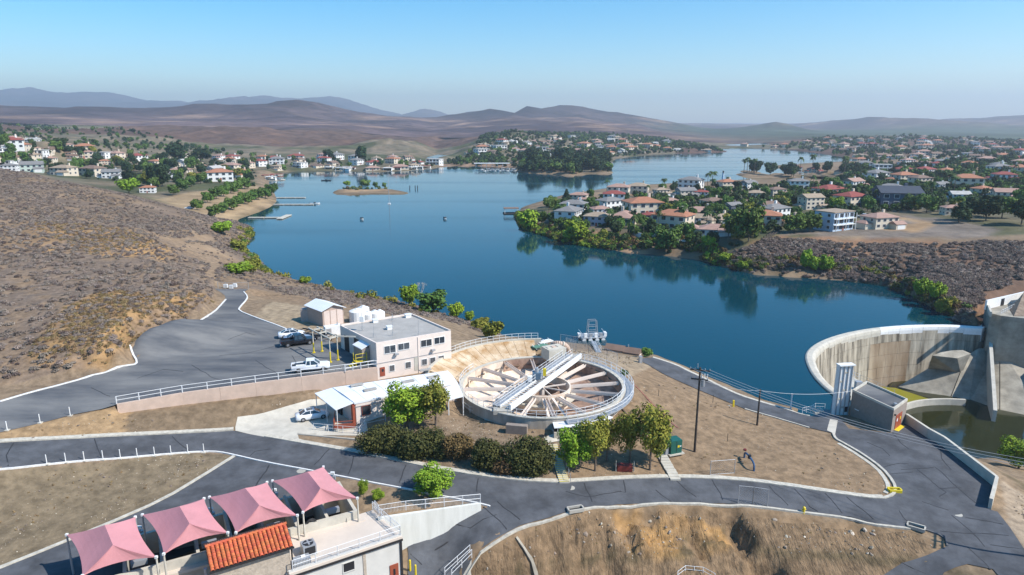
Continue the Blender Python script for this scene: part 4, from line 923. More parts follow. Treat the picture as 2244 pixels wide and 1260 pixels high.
# ================================================================== TRAILER OFFICE
TZ_ = 9.8
T4 = [P(776,882,TZ_), P(1002,837,TZ_), P(981,812,TZ_), P(728.6,849,TZ_)]
to = Vector((T4[0].x,T4[0].y,6.1)); tb_ = empty('trailer_office', to, 0, 'long low pinkish office trailer with white metal roof behind two green trees', 'building')
tc_ = (T4[0]+T4[2])/2
mb = MB(); mb.prism([tuple(ins4(p,tc_,.975))[:2] for p in T4], 5.4, TZ_-.25); local(mb.build('wall', M['stucco'], tb_), to)
mb = MB(); n_ = 4
vs = [Vector((p.x,p.y,TZ_)) for p in T4]; r0 = (T4[0]+T4[3])/2; r1 = (T4[1]+T4[2])/2
vs += [Vector((r0.x,r0.y,TZ_+.14)), Vector((r1.x,r1.y,TZ_+.14))] + [Vector((p.x,p.y,TZ_-.28)) for p in T4]
mb.add(vs, [(0,1,5,4),(4,5,2,3),(0,4,3),(1,2,5),(6,7,1,0),(7,8,2,1),(8,9,3,2),(9,6,0,3),(9,8,7,6)]); rf = local(fixn(mb.build('roof', M['roof_white'], tb_)), to)
TF = Face(T4[0], T4[1]); TL = Face(T4[3], T4[0])
for x_, y_ in ((822,828),(930,867),(1238,800),(1445,763),(1378,707)):
    p = P(*z2(x_,y_), TZ_+.2); s_ = MB(); mm = Matrix.Translation(p-to) @ Matrix.Rotation(TF.rz,4,'Z'); s_.box((0,0,0.06),(1.9,.75,.12),M=mm); s_.build('skylight', M['roof_grey'], rf)
for k in range(1,9):
    a = T4[3].lerp(T4[2], k/9); b = T4[0].lerp(T4[1], k/9); m1 = (a+b)/2
    mb = MB(); up = Vector((0,0,.02)); mb.beam(b+up-to, Vector((m1.x,m1.y,TZ_+.16))-to, .04, .03); mb.beam(Vector((m1.x,m1.y,TZ_+.16))-to, a+up-to, .04, .03); mb.build('roof_seam', M['roof_white'], rf)
win_px(TF, *z2(864,1003), *z2(932,1062), tb_, to, frame='red_brown')
for x0 in (1075, 1240, 1400): 
    u_, _ = TF.px(*z2(x0,960)); o_ = window(TF, u_, u_+1.5, 7.6, 8.8, tb_, frame='white'); local(o_, to); [local(c, to) for c in kids(o_)]
mb = MB(); TF.box(mb, 0, TF.L, TZ_-.75, TZ_-.68, -.1, .03); local(fixn(mb.build('trim_band', M['grille'], tb_)), to)
mb = MB(); TF.box(mb, .1, TF.L-.1, 5.9, 6.4, -.1, .02); local(fixn(mb.build('skirting', M['block_brown'], tb_)), to)
mb = MB(); TL.box(mb, 1.5, 2.7, 6.3, 8.5, -.1, .05); local(fixn(mb.build('door', M['dark'], tb_)), to)
mb = MB(); TL.box(mb, TL.L-.5, TL.L+.02, 6.1, TZ_-.35, -.05, .3); local(fixn(mb.build('corner_panel', M['red_brown'], tb_)), to)
# porch
pr = [P(689.5,861.5,9.35), P(735,898,9.35), P(776,882,9.75), P(728.6,849,9.75)]
po_ = empty('porch', Vector((pr[0].x,pr[0].y,6.1)), 0, 'white sheet metal porch roof on thin posts shading the parked white sedan', 'porch'); pO = Vector((pr[0].x,pr[0].y,6.1))
def sheet(name, pts, th, m, parent, o, off=Vector((0,0,0))):
    return slab(name, [p+off for p in pts], th, m, parent, o)
sheet('roof', pr, .1, M['roof_white'], po_, pO)
for q in (pr[0], pr[0].lerp(pr[1],.5), pr[1]):
    MB().tube(Vector((q.x,q.y,6.05))-pO+Vector((.15,.1,0)), Vector((q.x,q.y,9.3))-pO+Vector((.15,.1,0)), .06, .06, 6).build('post', M['white'], po_)
pd_ = [P(732,945,6.15),P(778,941,6.15),P(776,918,6.15),P(735,920,6.15)]
sheet('deck', pd_, .3, M['conc_light'], po_, pO, Vector((0,0,.25)))
for a, b in ((pd_[0],pd_[1]),(pd_[0],pd_[3])):
    for hz_, ww_ in ((.45,.7),(1.15,.1)):
        mb = MB(); mb.beam(a-pO+Vector((0,0,hz_+.2)), b-pO+Vector((0,0,hz_+.2)), .06, ww_); mb.build('deck_screen', M['red_brown'], po_)
pr2 = [P(975,850,9.4), P(1003,838,9.6), P(1016,868,9.3), P(984,876,9.25)]
aw = empty('side_awning', Vector((pr2[3].x,pr2[3].y,6.3)), 0, 'small white awning on posts at the clarifier end of the trailer', 'awning'); aO = Vector((pr2[3].x,pr2[3].y,6.3))
sheet('roof', pr2, .1, M['roof_white'], aw, aO)
for q in (pr2[2], pr2[3]): MB().tube(Vector((q.x,q.y,6.0))-aO+Vector((-.1,.15,0)), Vector((q.x,q.y,9.2))-aO+Vector((-.1,.15,0)), .08, .08, 6).build('post', M['white'], aw)
# ramp beside the trailer
rail('white railing on the ramp edge below the trailer porch', [P(688,942,6.0),P(752,948,6.1),P(788,951,6.1),P(800,935,6.2),P(845,925,6.5)], 1.0, 2.2)
vwall('ramp_wall', P(652,950,6.05), P(786,962,6.05), .25, 4.5, M['concrete'], 'low grey concrete ramp wall under the railing beside the trailer', 'wall')
# ================================================================== SHED
sA, sB = P(706,680,13.2), P(752,672,13.2); sO = Vector((sA.x,sA.y,9.7)); FS_ = Face(sA, sB)
dS = (P(672,668,13.2)-sA); sC = sB+dS; sD = sA+dS
sh = empty('storage_shed', sO, 0, 'pinkish brown shed with white gable roof and big doors above the parking lot', 'shed')
mb = MB(); mb.prism([(p.x,p.y) for p in (sA,sB,sC,sD)], 9.3, 13.2)
ap1 = (sA+sB)/2; ap2 = (sC+sD)/2
mb.add([Vector((sA.x,sA.y,13.2)),Vector((sB.x,sB.y,13.2)),Vector((ap1.x,ap1.y,14)),Vector((sD.x,sD.y,13.2)),Vector((sC.x,sC.y,13.2)),Vector((ap2.x,ap2.y,14))],[(0,1,2),(3,5,4)])
local(mb.build('wall', mat('shed_siding',(.43,.32,.26),.8,var=.06,vs=2), sh), sO)
ex = FS_.n*.5
for s_ in (0,1):
    e = sA if s_ == 0 else sB; g_ = sD if s_ == 0 else sC; ou = -FS_.d*.4 if s_ == 0 else FS_.d*.4
    q_ = [Vector((e.x,e.y,13.1))+ex+ou, Vector((ap1.x,ap1.y,14.08))+ex, Vector((ap2.x,ap2.y,14.08))-ex, Vector((g_.x,g_.y,13.1))-ex+ou]
    slab('roof_panel', q_, .08, M['roof_white'], sh, sO)
for k in range(3):
    mb = MB(); FS_.box(mb, FS_.L*(.06+.31*k), FS_.L*(.33+.31*k), 9.7, 12.9, -.05, .05); local(fixn(mb.build('door', M['stucco_pink'], sh)), sO)
mb = MB(); mb.box((0,0,0),(1,1,1)); 
lx = P(668,700,10)-sO; MB().box((lx.x+.3,lx.y,1.3),(1.6,1.8,2.6)).build('side_cabinet', M['lilac_wall'], sh)
for x_, y_, r_, h_, lb in ((783,706,1.5,2.3,'largest white plastic water tank behind the main building, nearest the shed'),(797,697,1.2,2.1,'white plastic tank just behind the largest tank'),(808,703,1.2,1.5,'low white tank in the middle of the row behind the main building'),(822,702,1.2,1.6,'low white tank nearest the roof edge behind the main building'),(833,699,1.0,1.4,'smallest white tank at the right end of the tank row')):
    p = P(x_, y_, 9.7); t = empty('water_tank', p, 0, lb, 'tank', 'white tanks behind the main building')
    MB().lathe([(0,-.3),(r_,-.3),(r_,h_),(r_*.95,h_+.08),(r_*.5,h_+.35),(0,h_+.42)],18).build('shell', M['white'], t, smooth=False)
    MB().lathe([(.3,h_+.3),(.3,h_+.55),(0,h_+.58)],10).build('lid', M['white'], t)
# pergola
pg = empty('pergola', P(706,771,10), 0, 'yellow and beige steel frame standing at the lot edge beside the dark pickup', 'frame'); gO = P(706,771,10)
tops = []
for x_, y_ in ((688,774),(706,771),(724.6,795),(741,790)):
    p = P(x_,y_,10)-gO; p.z = 0
    MB().tube(p, p+Vector((0,0,1.9)), .11, .11, 8).build('post', M['yellow'], pg); MB().tube(p+Vector((0,0,1.9)), p+Vector((0,0,4)), .1, .1, 8).build('upper_post', M['conc_light'], pg)
    MB().box((p.x,p.y,.1),(.4,.4,.2)).build('base', M['yellow'], pg); tops.append(p+Vector((0,0,4)))
d1_ = (tops[2]-tops[0]).normalized(); dd_ = Vector((d1_.y,-d1_.x,0))
ups = Vector((0,0,.1))
for a, b in ((tops[0]-d1_*1.5,tops[2]+d1_*.4),(tops[1]-d1_*1.5,tops[3]+d1_*.4),(tops[0]+dd_*-.3,tops[1]),(tops[2],tops[3]),(tops[0].lerp(tops[2],.4),tops[1].lerp(tops[3],.4)),(tops[3],tops[3]+(P(779,740,14)-gO-tops[3]))):
    mb = MB(); mb.beam(a+ups, b+ups, .16, .2); mb.build('beam', M['conc_light'], pg); ups = ups+Vector((0,0,.015))
# trailer chassis
ch = empty('trailer_chassis', P(690,738,10), 0, 'black open flatbed trailer chassis parked between the shed and the cars', 'trailer'); cO = P(690,738,10)
ca_, cb_ = P(655,722,10.8)-cO, P(730,738,10.8)-cO; cn = (cb_-ca_).normalized(); cm = Vector((-cn.y,cn.x,0))*.95
for s_ in (-1,1): MB().beam(ca_+cm*s_, cb_+cm*s_, .12, .22).build('side_beam', M['blacksteel'], ch)
for k in range(7): p = ca_.lerp(cb_, (k+.3)/7); MB().beam(p-cm*.93, p+cm*.93, .1, .12).build('cross_member', M['blacksteel'], ch)
MB().beam(ca_-cm*.9, ca_-cn*1.6+Vector((0,0,-.1)), .1, .12).build('drawbar', M['blacksteel'], ch)
for k in (.5,.62):
    for s_ in (-1,1): p = ca_.lerp(cb_, k)+cm*s_*1.1; p.z = .4; MB().tube(p-cm*.12, p+cm*.12, .4, .4, 12).build('wheel', M['blacksteel'], ch)
for s_ in (.05,.95): p = ca_.lerp(cb_, s_); MB().box((p.x,p.y,.35),(.12,.12,.75)).build('stand', M['blacksteel'], ch)
wb = empty('generator_box', P(730,735,10), F1.rz, 'white generator box on the lot between the trailer chassis and main building', 'generator')
MB().box((0,0,1.0),(3.0,1.4,1.8)).build('housing', M['white'], wb); MB().box((-.9,-.72,1.0),(.9,.04,1.2)).build('vent_panel', M['grille'], wb); MB().box((0,0,.1),(3.1,1.5,.2)).build('base', M['conc_light'], wb); MB().tube((.9,0,1.9),(.9,0,2.4),.1,.1,8).build('exhaust', M['steel'], wb)
# yellow stair frame by the corner of the main building
ys = P(790,800,10.0); yf = empty('yellow_stair', ys, F1.rz, 'yellow steel stair landing at the near left corner of the main building', 'stair')
for a in ((-.9,-.6),(.9,-.6),(.9,.6),(-.9,.6)): MB().tube((a[0],a[1],0),(a[0],a[1],2.1),.05,.05,6).build('post', M['yellow'], yf)
for z_ in (.9,1.5,2.1):
    MB().path([(-.9,-.6,z_),(.9,-.6,z_),(.9,.6,z_)],.04,6).build('rail', M['yellow'], yf)
MB().box((0,0,.75),(1.8,1.2,.08)).build('landing', M['yellow'], yf)
for k in range(3): MB().box((-1.1-.28*k,0,.55-.2*k),(.28,1.1,.05)).build('step', M['yellow'], yf)
# ================================================================== RETAINING WALL
M['wall_tan'] = mat('tan_wall', (.56,.42,.33), .9, var=.08, vs=.8, bump=.01, bs=12)
wl = [P(x,y,z) for x,y,z in LOT_B[:5]][::-1]
rwl = empty('retaining_wall', wl[0], 0, 'long tan retaining wall holding up the near edge of the parking lot', 'wall')
for a, b in zip(wl[:-1], wl[1:]):
    k = max(1, round((b-a).length/6))
    for i in range(k):
        p_, q_ = a.lerp(b, i/k), a.lerp(b, (i+1)/k); dd = (q_-p_).normalized()*.012
        vwall('wall_section', p_+dd-wl[0]+Vector((0,0,.12)), q_-dd-wl[0]+Vector((0,0,.12)), .35, -3.2, M['wall_tan'], parent=rwl)
up_ = Vector((0,0,.12))
rail('long white pipe railing on top of the tan retaining wall', [p+up_ for p in wl[:-1]]+[wl[-1]+up_], 1.1, 3.2, r=.04)
rail('white pipe railing between the retaining wall and the main building corner', [P(757,815,10.1),P(790,809,10.1),P(824,803,10.1)], 1.1, 1.5, r=.035)
dr = P(745,835,8.0); t = empty('wall_stair', dr, F1.rz+.4, 'dark steel ladder frame at the right end of the tan retaining wall', 'stair')
MB().box((1.4,.3,.9),(1.5,.1,2.2)).build('door', M['red_brown'], t)
for s_ in (-.5,.5): MB().beam((s_-.6,0,-.3),(s_-.2,0,2.2),.07).build('stringer', M['blacksteel'], t)
for k in range(6): MB().box((-.58+.07*k,0,.1+.38*k),(1.0,.12,.05)).build('step', M['blacksteel'], t)
# ================================================================== CLARIFIER
M['tank_beige'] = mat('beige_tank_lining', (.70,.52,.38), .85, col2=(.80,.70,.58), var=.15, vs=.5, bump=.006, bs=10)
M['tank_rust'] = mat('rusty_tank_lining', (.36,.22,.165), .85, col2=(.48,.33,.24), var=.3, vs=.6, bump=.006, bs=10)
M['orange_rust'] = mat('orange_stained_panel', (.52,.29,.11), .9, col2=(.66,.53,.37), var=.3, vs=.45, bump=.01, bs=8, detail=8)
M['launder'] = mat('launder_paint', (.74,.63,.54), .6, var=.05, vs=1)
ck = empty('clarifier_tank', (TC.x,TC.y,5.5), 0, 'large round clarifier tank with radial white troughs in the middle of the site', 'tank')
cz = 5.5; Rr = TR
def ring(name, r0, r1, z0, z1, m, parent, a0=0, a1=360, n=72, oz=cz, z1b=None, z0b=None):
    """ring sector, inner radius r0, outer r1; z1b = outer top height"""
    z1b = z1 if z1b is None else z1b; z0b = z0 if z0b is None else z0b
    k = max(2, int(n*(a1-a0)/360)); vs = []; fs = []; full = (a1-a0) >= 360
    m_ = k if full else k+1
    for i in range(m_):
        t = R(a0+(a1-a0)*i/k); c_, s_ = math.cos(t), math.sin(t)
        vs += [(r0*c_,r0*s_,z0-oz),(r1*c_,r1*s_,z0b-oz),(r1*c_,r1*s_,z1b-oz),(r0*c_,r0*s_,z1-oz)]
    for i in range(k):
        a = i*4; b = ((i+1)%m_)*4
        for j in range(4): fs.append((a+j,a+(j+1)%4,b+(j+1)%4,b+j))
    if not full: fs += [(0,1,2,3),(k*4+3,k*4+2,k*4+1,k*4)]
    mb = MB(); mb.add(vs, fs); return fixn(mb.build(name, m, parent))
M['tank_wall'] = mat('tank_wall_concrete', (.40,.34,.27), .9, col2=(.56,.50,.42), var=.2, vs=.8, streak=(.6,.6,.15))
ring('outer_wall', Rr-.35, Rr, 4.6, 8.05, M['tank_wall'], ck)
ring('wall_cap', Rr-.45, Rr+.1, 8.05, 8.2, M['conc_light'], ck)
# the inner shell lining and floor
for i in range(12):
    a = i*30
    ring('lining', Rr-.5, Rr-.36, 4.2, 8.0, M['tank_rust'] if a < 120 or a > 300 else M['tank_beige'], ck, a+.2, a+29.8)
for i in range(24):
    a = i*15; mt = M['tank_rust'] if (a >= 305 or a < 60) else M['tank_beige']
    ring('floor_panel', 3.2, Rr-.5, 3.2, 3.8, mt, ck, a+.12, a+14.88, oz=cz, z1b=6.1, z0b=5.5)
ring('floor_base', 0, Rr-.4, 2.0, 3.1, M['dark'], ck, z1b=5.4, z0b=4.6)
NR = 16
for i in range(NR):
    a = R(i*360/NR+6)
    c_, s_ = math.cos(a), math.sin(a)
    p0 = Vector((4.6*c_,4.6*s_,7.5-cz)); p1 = Vector(((Rr-.55)*c_,(Rr-.55)*s_,7.75-cz)); sd = Vector((-s_,c_,0))
    t = MB(); t.beam(p0-Vector((0,0,.22)), p1-Vector((0,0,.2)), .44, .08); lo = t.build('trough', M['launder'], ck)
    for k in (-1,1): MB().beam(p0+sd*.22*k, p1+sd*.22*k, .06, .4).build('trough_side', M['launder'], lo)
ring('centre_ring', 4.3, 4.55, 5.2, 7.9, M['tank_beige'], ck, n=48); ring('centre_ledge', 4.55, 5.3, 6.3, 6.5, M['conc_light'], ck, n=48)
ring('centre_well', 2.6, 2.75, 3.2, 7.3, M['tank_rust'], ck, n=36)
for k in range(4):
    a = R(k*45+20); MB().beam((-4.3*math.cos(a),-4.3*math.sin(a),7.55-cz+.01*k),(4.3*math.cos(a),4.3*math.sin(a),7.55-cz+.01*k),.12,.2).build('well_beam', M['launder'], ck)
MB().tube((0,0,2-cz+.5),(0,0,8.3-cz),.5,.4,12).build('centre_column', M['launder'], ck)
for k in range(3):
    a = R(-55-18*k); p0 = Vector((4.2*math.cos(a),4.2*math.sin(a),7.6-cz)); p1 = Vector((9*math.cos(a+.12),9*math.sin(a+.12),5.6-cz))
    MB().beam(p0, p1, .35, .2).build('rake_arm', M['launder'], ck)
# walkway around the right side
ring('walkway', Rr+.1, Rr+1.35, 7.75, 7.88, M['steel'], ck, -78, 62, n=120)
for i in range(15):
    a = R(-74+i*9.4); MB().beam((Rr*math.cos(a),Rr*math.sin(a),7.0-cz),((Rr+1.3)*math.cos(a),(Rr+1.3)*math.sin(a),7.7-cz),.1).build('bracket', M['steel'], ck)
def arc(r, a0, a1, z, n=24): return [Vector((TC.x+r*math.cos(R(a0+(a1-a0)*i/n)), TC.y+r*math.sin(R(a0+(a1-a0)*i/n)), z)) for i in range(n+1)]
rail('outer white railing curving round the right side of the clarifier', arc(Rr+1.3,-78,62,7.88), 1.05, 1.0, r=.035)
rail('inner white railing on the right rim of the clarifier', arc(Rr-.1,-115,75,8.2,30), 1.0, 1.2, r=.03)
rail('white railing on the left rim of the clarifier near the trailer', arc(Rr+.05,150,238,8.2,16), 1.0, 1.6, r=.03)
ring('effluent_box', Rr+.1, Rr+1.9, 5.2, 6.9, M['conc_light'], ck, -86, -50, n=90)
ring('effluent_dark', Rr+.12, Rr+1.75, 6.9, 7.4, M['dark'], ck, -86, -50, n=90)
for k in range(9): a = R(-84+k*4.1); MB().box(((Rr+1.8)*math.cos(a),(Rr+1.8)*math.sin(a),7.2-cz),(.1,.1,.7)).build('box_post', M['white'], ck)
ring('effluent_cover', Rr+.1, Rr+1.95, 7.5, 7.62, M['roof_white'], ck, -86, -50, n=90)
vwall('dark_wall_panel', Vector((TC.x-5.5,TC.y-Rr-.15,7.4))-Vector((TC.x,TC.y,cz)), Vector((TC.x-2.6,TC.y-Rr-.75,7.4))-Vector((TC.x,TC.y,cz)), .8, -.6, M['block_brown'], parent=ck)
# orange stained sloping basin behind left
bs_ = empty('sloped_basin', (TC.x,TC.y,8), 0, 'orange rust stained sloping concrete basin between the clarifier and main building', 'basin')
for i in range(13):
    a = 92+i*6.2
    ring('panel', Rr+.12, Rr+5.2, 7.3, 7.75, M['orange_rust'], bs_, a+.1, a+6.1, oz=8, z1b=9.5, z0b=9.0, n=144)
ring('basin_rim', Rr+5.2, Rr+5.6, 8.0, 9.75, M['conc_light'], bs_, 88, 176, oz=8, n=120)
rail('white railing along the far rim of the orange stained basin', arc(Rr+5.4,90,150,9.75,16), 1.0, 1.8, r=.03)
# bridge
br0, br1 = P(1098,893,8.5), P(1256,780,8.5)
bm_ = empty('clarifier_bridge', br0, 0, 'white steel walkway bridge spanning the round clarifier tank with a centre drive', 'bridge'); bd = (br1-br0); bL = bd.length; bd.normalize(); bn = Vector((bd.y,-bd.x,0))   # bn to the right
def bp_(u, t, z): return bd*u+bn*t+Vector((0,0,z))
MB().beam(bp_(0,1.45,.25), bp_(bL,1.45,.25), .3, .85).build('box_girder', M['white'], bm_)
MB().beam(bp_(0,-1.35,.1), bp_(bL,-1.35,.1), .14, .5).build('side_girder', M['steel'], bm_)
MB().beam(bp_(0,-.15,.1), bp_(bL,-.15,.1), .12, .4).build('side_girder', M['white'], bm_)
MB().beam(bp_(0,-.75,.12), bp_(bL,-.75,.12), 1.0, .06).build('walkway_grating', M['steel'], bm_)
rg = None
for k in range(34):
    u = bL*(k+.5)/34
    if rg is None:
        o = MB().box((0,0,0),(.1,1.45,.1)).build('rung', M['white'], bm_, loc=bp_(u,.6,.2), rz=math.atan2(bd.y,bd.x)); rg = o.data
    else: link('rung', rg, bm_, bp_(u,.6,.2), math.atan2(bd.y,bd.x))
for s_ in (-1.35,-.2): 
    for f_ in (1.15,.65): MB().path([bp_(0,s_,f_+.1), bp_(bL,s_,f_+.1)], .03, 5).build('hand_rail', M['rail'], bm_)
    for k in range(17): 
        u = bL*k/16; MB().box(tuple(bp_(u,s_,.65)),(.05,.05,1.1)).build('rail_post', M['rail'], bm_)
for k in range(20): 
    u = bL*k/20; MB().beam(bp_(u,-1.35,.2), bp_(u+bL/20,-1.35,.75), .04).build('lattice_brace', M['steel'], bm_)
uc = (Vector((TC.x,TC.y,8.5))-br0).dot(bd)
MB().box(tuple(bp_(uc,-.3,.9)),(1.3,1.2,1.1)).build('drive_housing', mat('blue_grey_drive',(.10,.16,.22),.5), bm_); MB().tube(bp_(uc,-.3,1.4),bp_(uc,-.3,2.1),.35,.3,10).build('drive_motor', M['steel'], bm_)
MB().box(tuple(bp_(uc+1.6,.3,1.0)),(.5,.4,1.2)).build('control_panel', M['yellow'], bm_); MB().box(tuple(bp_(uc-1.5,-.7,.8)),(.7,.7,.8)).build('gearbox', M['white'], bm_)
for e, u in ((0,.3),(1,bL-.3)): MB().box(tuple(bp_(u,.1,-.35)),(2.6,2.6,.6)).build('bearing_block', M['concrete'], bm_)
MB().box(tuple(bp_(.2,1.45,-1.3)),(.4,.4,2.4)).build('leg', M['white'], bm_)
# things behind the clarifier
cb = P(1213,783,8.2); cbx = empty('valve_box', cb, R(28), 'pale concrete valve box with small hatches behind the clarifier bridge', 'box')
MB().box((0,0,.9),(3.4,2.6,2.0)).build('box', M['conc_light'], cbx)
for k in range(3): MB().box((-1+k,0.1,1.95),(.7,.8,.12)).build('hatch', M['wall_tan'] if k == 1 else M['conc_light'], cbx)
pp = empty('large_pipe', P(1212,752,8.2), 0, 'thick beige pipe bending down to the ground near the lake fence', 'pipe'); pO2 = P(1212,752,8.2)
pts = [P(1210,757,9.0)-pO2,P(1218,752,9.6)-pO2,P(1232,754,9.4)-pO2,P(1242,759,8.8)-pO2,P(1245,768,7.8)-pO2,P(1246,772,6.6)-pO2]
mb = MB(); sp_ = smooth_line(pts, 2)
for a, b in zip(sp_[:-1], sp_[1:]): mb.tube(a, b, .5, .5, 12, True)
mb.build('pipe', M['wall_tan'], pp); MB().tube(pts[2]-Vector((.05,0,0)), pts[2]+(pts[3]-pts[2]).normalized()*.15, .62, .62, 12).build('flange', M['conc_light'], pp)
for a in ((1183,762),(1194,752)):
    cvr = P(a[0],a[1],8.6); t = empty('basin_cover', cvr, R(35), 'green and white sloping cover with pipes left of the thick beige pipe' if a[0] == 1183 else 'pale equipment skid behind the green sloping cover', 'cover')
    MB().box((0,0,.35),(3.0,1.3,.15)).build('cover', mat('green_cover',(.10,.22,.15),.6) if a[0] == 1183 else M['white'], t)
    for k in (-1.2,0,1.2): MB().beam((k,-.7,.1),(k,.7,.6),.08).build('frame', M['white'], t)
bx = P(1403,797,3.9); t = empty('grey_cabinet', bx, R(10), 'small grey electrical cabinet beside the start of the lake road', 'cabinet'); MB().box((0,0,.75),(.55,.6,1.5)).build('body', M['steel'], t); MB().box((0,0,.05),(1.0,1.0,.12)).build('base', M['conc_light'], t)
# ================================================================== PATHS
drape('path', [P(1060,920,6),P(1090,924,5.95),P(1150,935,5.85),P(1205,934,5.8),P(1222,940,5.8),P(1238,955,5.8),P(1234,965,5.75),P(1200,972,5.75),P(1192,963,5.8),P(1215,958,5.8),P(1200,947,5.8),P(1140,946,5.8),P(1062,930,5.9)], M['conc_light'], .12, .5)
ss = empty('hillside_steps', P(1204,975,5.75), 0, 'long flight of pale concrete steps with yellow edges running down to the road', 'steps'); sO_ = P(1204,975,5.75)
s_a, s_b = P(1211,973,5.75), P(1237,1056,4.85); dn = (s_b-s_a); stn = 20; dn2 = Vector((dn.x,dn.y,0)).normalized(); rz_ = math.atan2(dn2.y,dn2.x)
for k in range(stn):
    p = s_a.lerp(s_b, (k+.5)/stn); p.z = max(p.z, gz(p.x,p.y)+.08); q = p-sO_
    s1 = MB().box((0,0,-.12),(dn.length/stn*.98,1.25,.3)).build('step', M['conc_light'], ss, loc=q, rz=rz_)
    MB().box((dn.length/stn*.36,0,.035),(dn.length/stn*.25,1.26,.02)).build('step_edge', M['yellow'], s1)
sd_ = Vector((-dn2.y,dn2.x,0))*.75
pts = [s_a.lerp(s_b, k/6) for k in range(7)]; pts = [Vector((p.x,p.y,max(p.z,gz(p.x,p.y)))) for p in pts]
rail('thin grey handrail beside the yellow edged hillside steps', [p+sd_ for p in pts], .95, 4, 'steel', r=.025, rails=(1.0,))
st2 = empty('block_steps', P(1460,1010,4.5), 0, 'short flight of rough pale block steps leading to the green transformer', 'steps')
a_, b__ = P(1452,1000,4.5), P(1478,1046,4.0); 
for k in range(9):
    p = a_.lerp(b__, k/8); p.z = gz(p.x,p.y)+.1; MB().box((0,0,0),(1.1,1.3,.28),rz=random.uniform(-.12,.12)).build('step', M['conc_light'], st2, loc=p-P(1460,1010,4.5), rz=math.atan2((b__-a_).y,(b__-a_).x))
yl = P(1229,942,5.7); t = empty('yellow_ladder', yl, R(-30), 'short yellow ladder leaning at the front of the clarifier outlet box', 'ladder')
for s_ in (-.35,.35): MB().beam((s_,0,0),(s_+.2,.9,1.9),.09).build('stringer', M['yellow'], t)
for k in range(5): MB().box((.04*k,.18*k+.1,.25+.38*k),(.75,.1,.06)).build('rung', M['yellow'], t)
for (x_, y_, lb) in ((1092,918,'yellow bollard at the near end of the clarifier bridge'),(1058,912,'low yellow guard post near the trailer awning')):
    p = P(x_,y_,5.95); t = empty('bollard', p, 0, lb, 'bollard', 'yellow bollards near the clarifier'); MB().tube((0,0,-.2),(0,0,1.5 if x_ > 1080 else .8),.1,.1,8).build('post', M['yellow'], t)
gm = P(1135,930,5.9); t = empty('floor_hatch', gm, R(-8), 'green floor hatch in the path in front of the clarifier wall', 'hatch'); MB().box((0,0,.2),(3.2,1.4,.25)).build('cover', mat('green_hatch',(.17,.24,.17),.7), t); MB().box((0,0,.1),(3.5,1.7,.2)).build('kerb_frame', M['conc_light'], t)
rail('white railing at the left foot of the clarifier bridge', [P(1042,912,6.1),P(1068,921,6.0),P(1083,925,5.95)], 1.0, 1.4)
rail('white railing beside the trailer awning and clarifier wall', [P(1014,893,6.8),P(1030,905,6.5),P(1048,908,6.4)], 1.0, 1.4)
bq = P(1189,962,5.8); t = empty('valve_cluster', bq, 0, 'cluster of small blue and grey valves beside the path', 'valve')
for k in range(4): MB().tube((k*.3-.4,.1*(k%2),0),(k*.3-.4,.1*(k%2),.5),.1,.1,8).build('valve_body', mat('blue_valve',(.05,.12,.3),.5) if k%2 else M['steel'], t); MB().tube((k*.3-.4,.1*(k%2),.5),(k*.3-.4,.1*(k%2),.56),.2,.2,10).build('hand_wheel', M['blacksteel'], t)
# ================================================================== LOWER LEFT PLANT BUILDING
def z1(x, y): return x/2.244, 900+y/2.244
def z6(x, y): return 560+x/4.007, 1000+y/4.007
M['wall_pale'] = mat('pale_painted_wall', (.60,.58,.53), .85, var=.07, vs=.7)
M['deck'] = mat('beige_deck', (.62,.53,.44), .85, var=.05, vs=.5)
M['stucco_rough'] = mat('rough_stucco', (.45,.38,.30), .95, var=.18, vs=3, bump=.03, bs=9)
E1, E2, E4 = P(*z6(1272,700),7), P(*z6(1030,485),7), P(*z6(330,1015),7)
fd = (E1-E4).normalized(); E5 = E4-fd*24; bk = (E2-E1).normalized(); E3 = E2-fd*13; 
E6 = E5+bk*16
DO = Vector((E1.x,E1.y,1.0))
dk = empty('filter_building', DO, 0, 'low pale building with beige roof deck and black edge trim beside the tiled house', 'building')
mb = MB(); mb.prism([(p.x,p.y) for p in (E4-fd*.5,E1,E2,E2-fd*8.0,E4-fd*.5+bk*(E2-E1).length)], .5, 6.75); local(mb.build('wall', M['wall_pale'], dk), DO)
pin = lambda p, a, b: p+fd*a+bk*b
mb = MB(); mb.prism([(p.x,p.y) for p in (pin(E4,-.4,-.15),pin(E1,.15,-.15),pin(E2,.15,.3),pin(E2,-8,.3),pin(E4,-.4,(E2-E1).length))], 6.75, 7.0); local(mb.build('roof_deck', M['deck'], dk), DO)
FB = Face(E4, E1); blen = FB.L
mb = MB(); FB.box(mb, -.4, blen+.17, 6.52, 6.72, .02, .22); local(fixn(mb.build('edge_trim', M['blacksteel'], dk)), DO)
mb = MB(); FB.box(mb, blen-.12, blen+.1, 1.0, 6.5, .02, .12); local(fixn(mb.build('downpipe', M['blacksteel'], dk)), DO)
mb = MB(); FB.box(mb, -.4, blen+.1, 7.0, 7.18, -.2, .05); local(fixn(mb.build('kerb', M['wall_pale'], dk)), DO)
mb = MB(); u_ = FB.px(*z6(955,900))[0]; FB.box(mb, u_-.15, u_+.15, 1.0, 6.5, 0, .06); local(fixn(mb.build('pilaster', M['stucco_rough'], dk)), DO)
w_ = win_px(FB, *z6(772,985), *z6(868,1000), dk, DO, frame='wall_pale', glass='dark') if False else None
u0, z0_ = FB.px(*z6(772,1005)); u1, _ = FB.px(*z6(868,975)); o_ = window(FB, u0, u1, z0_-.2, z0_+.75, dk, frame='wall_pale', glass='dark'); local(o_, DO); [local(c, DO) for c in kids(o_)]
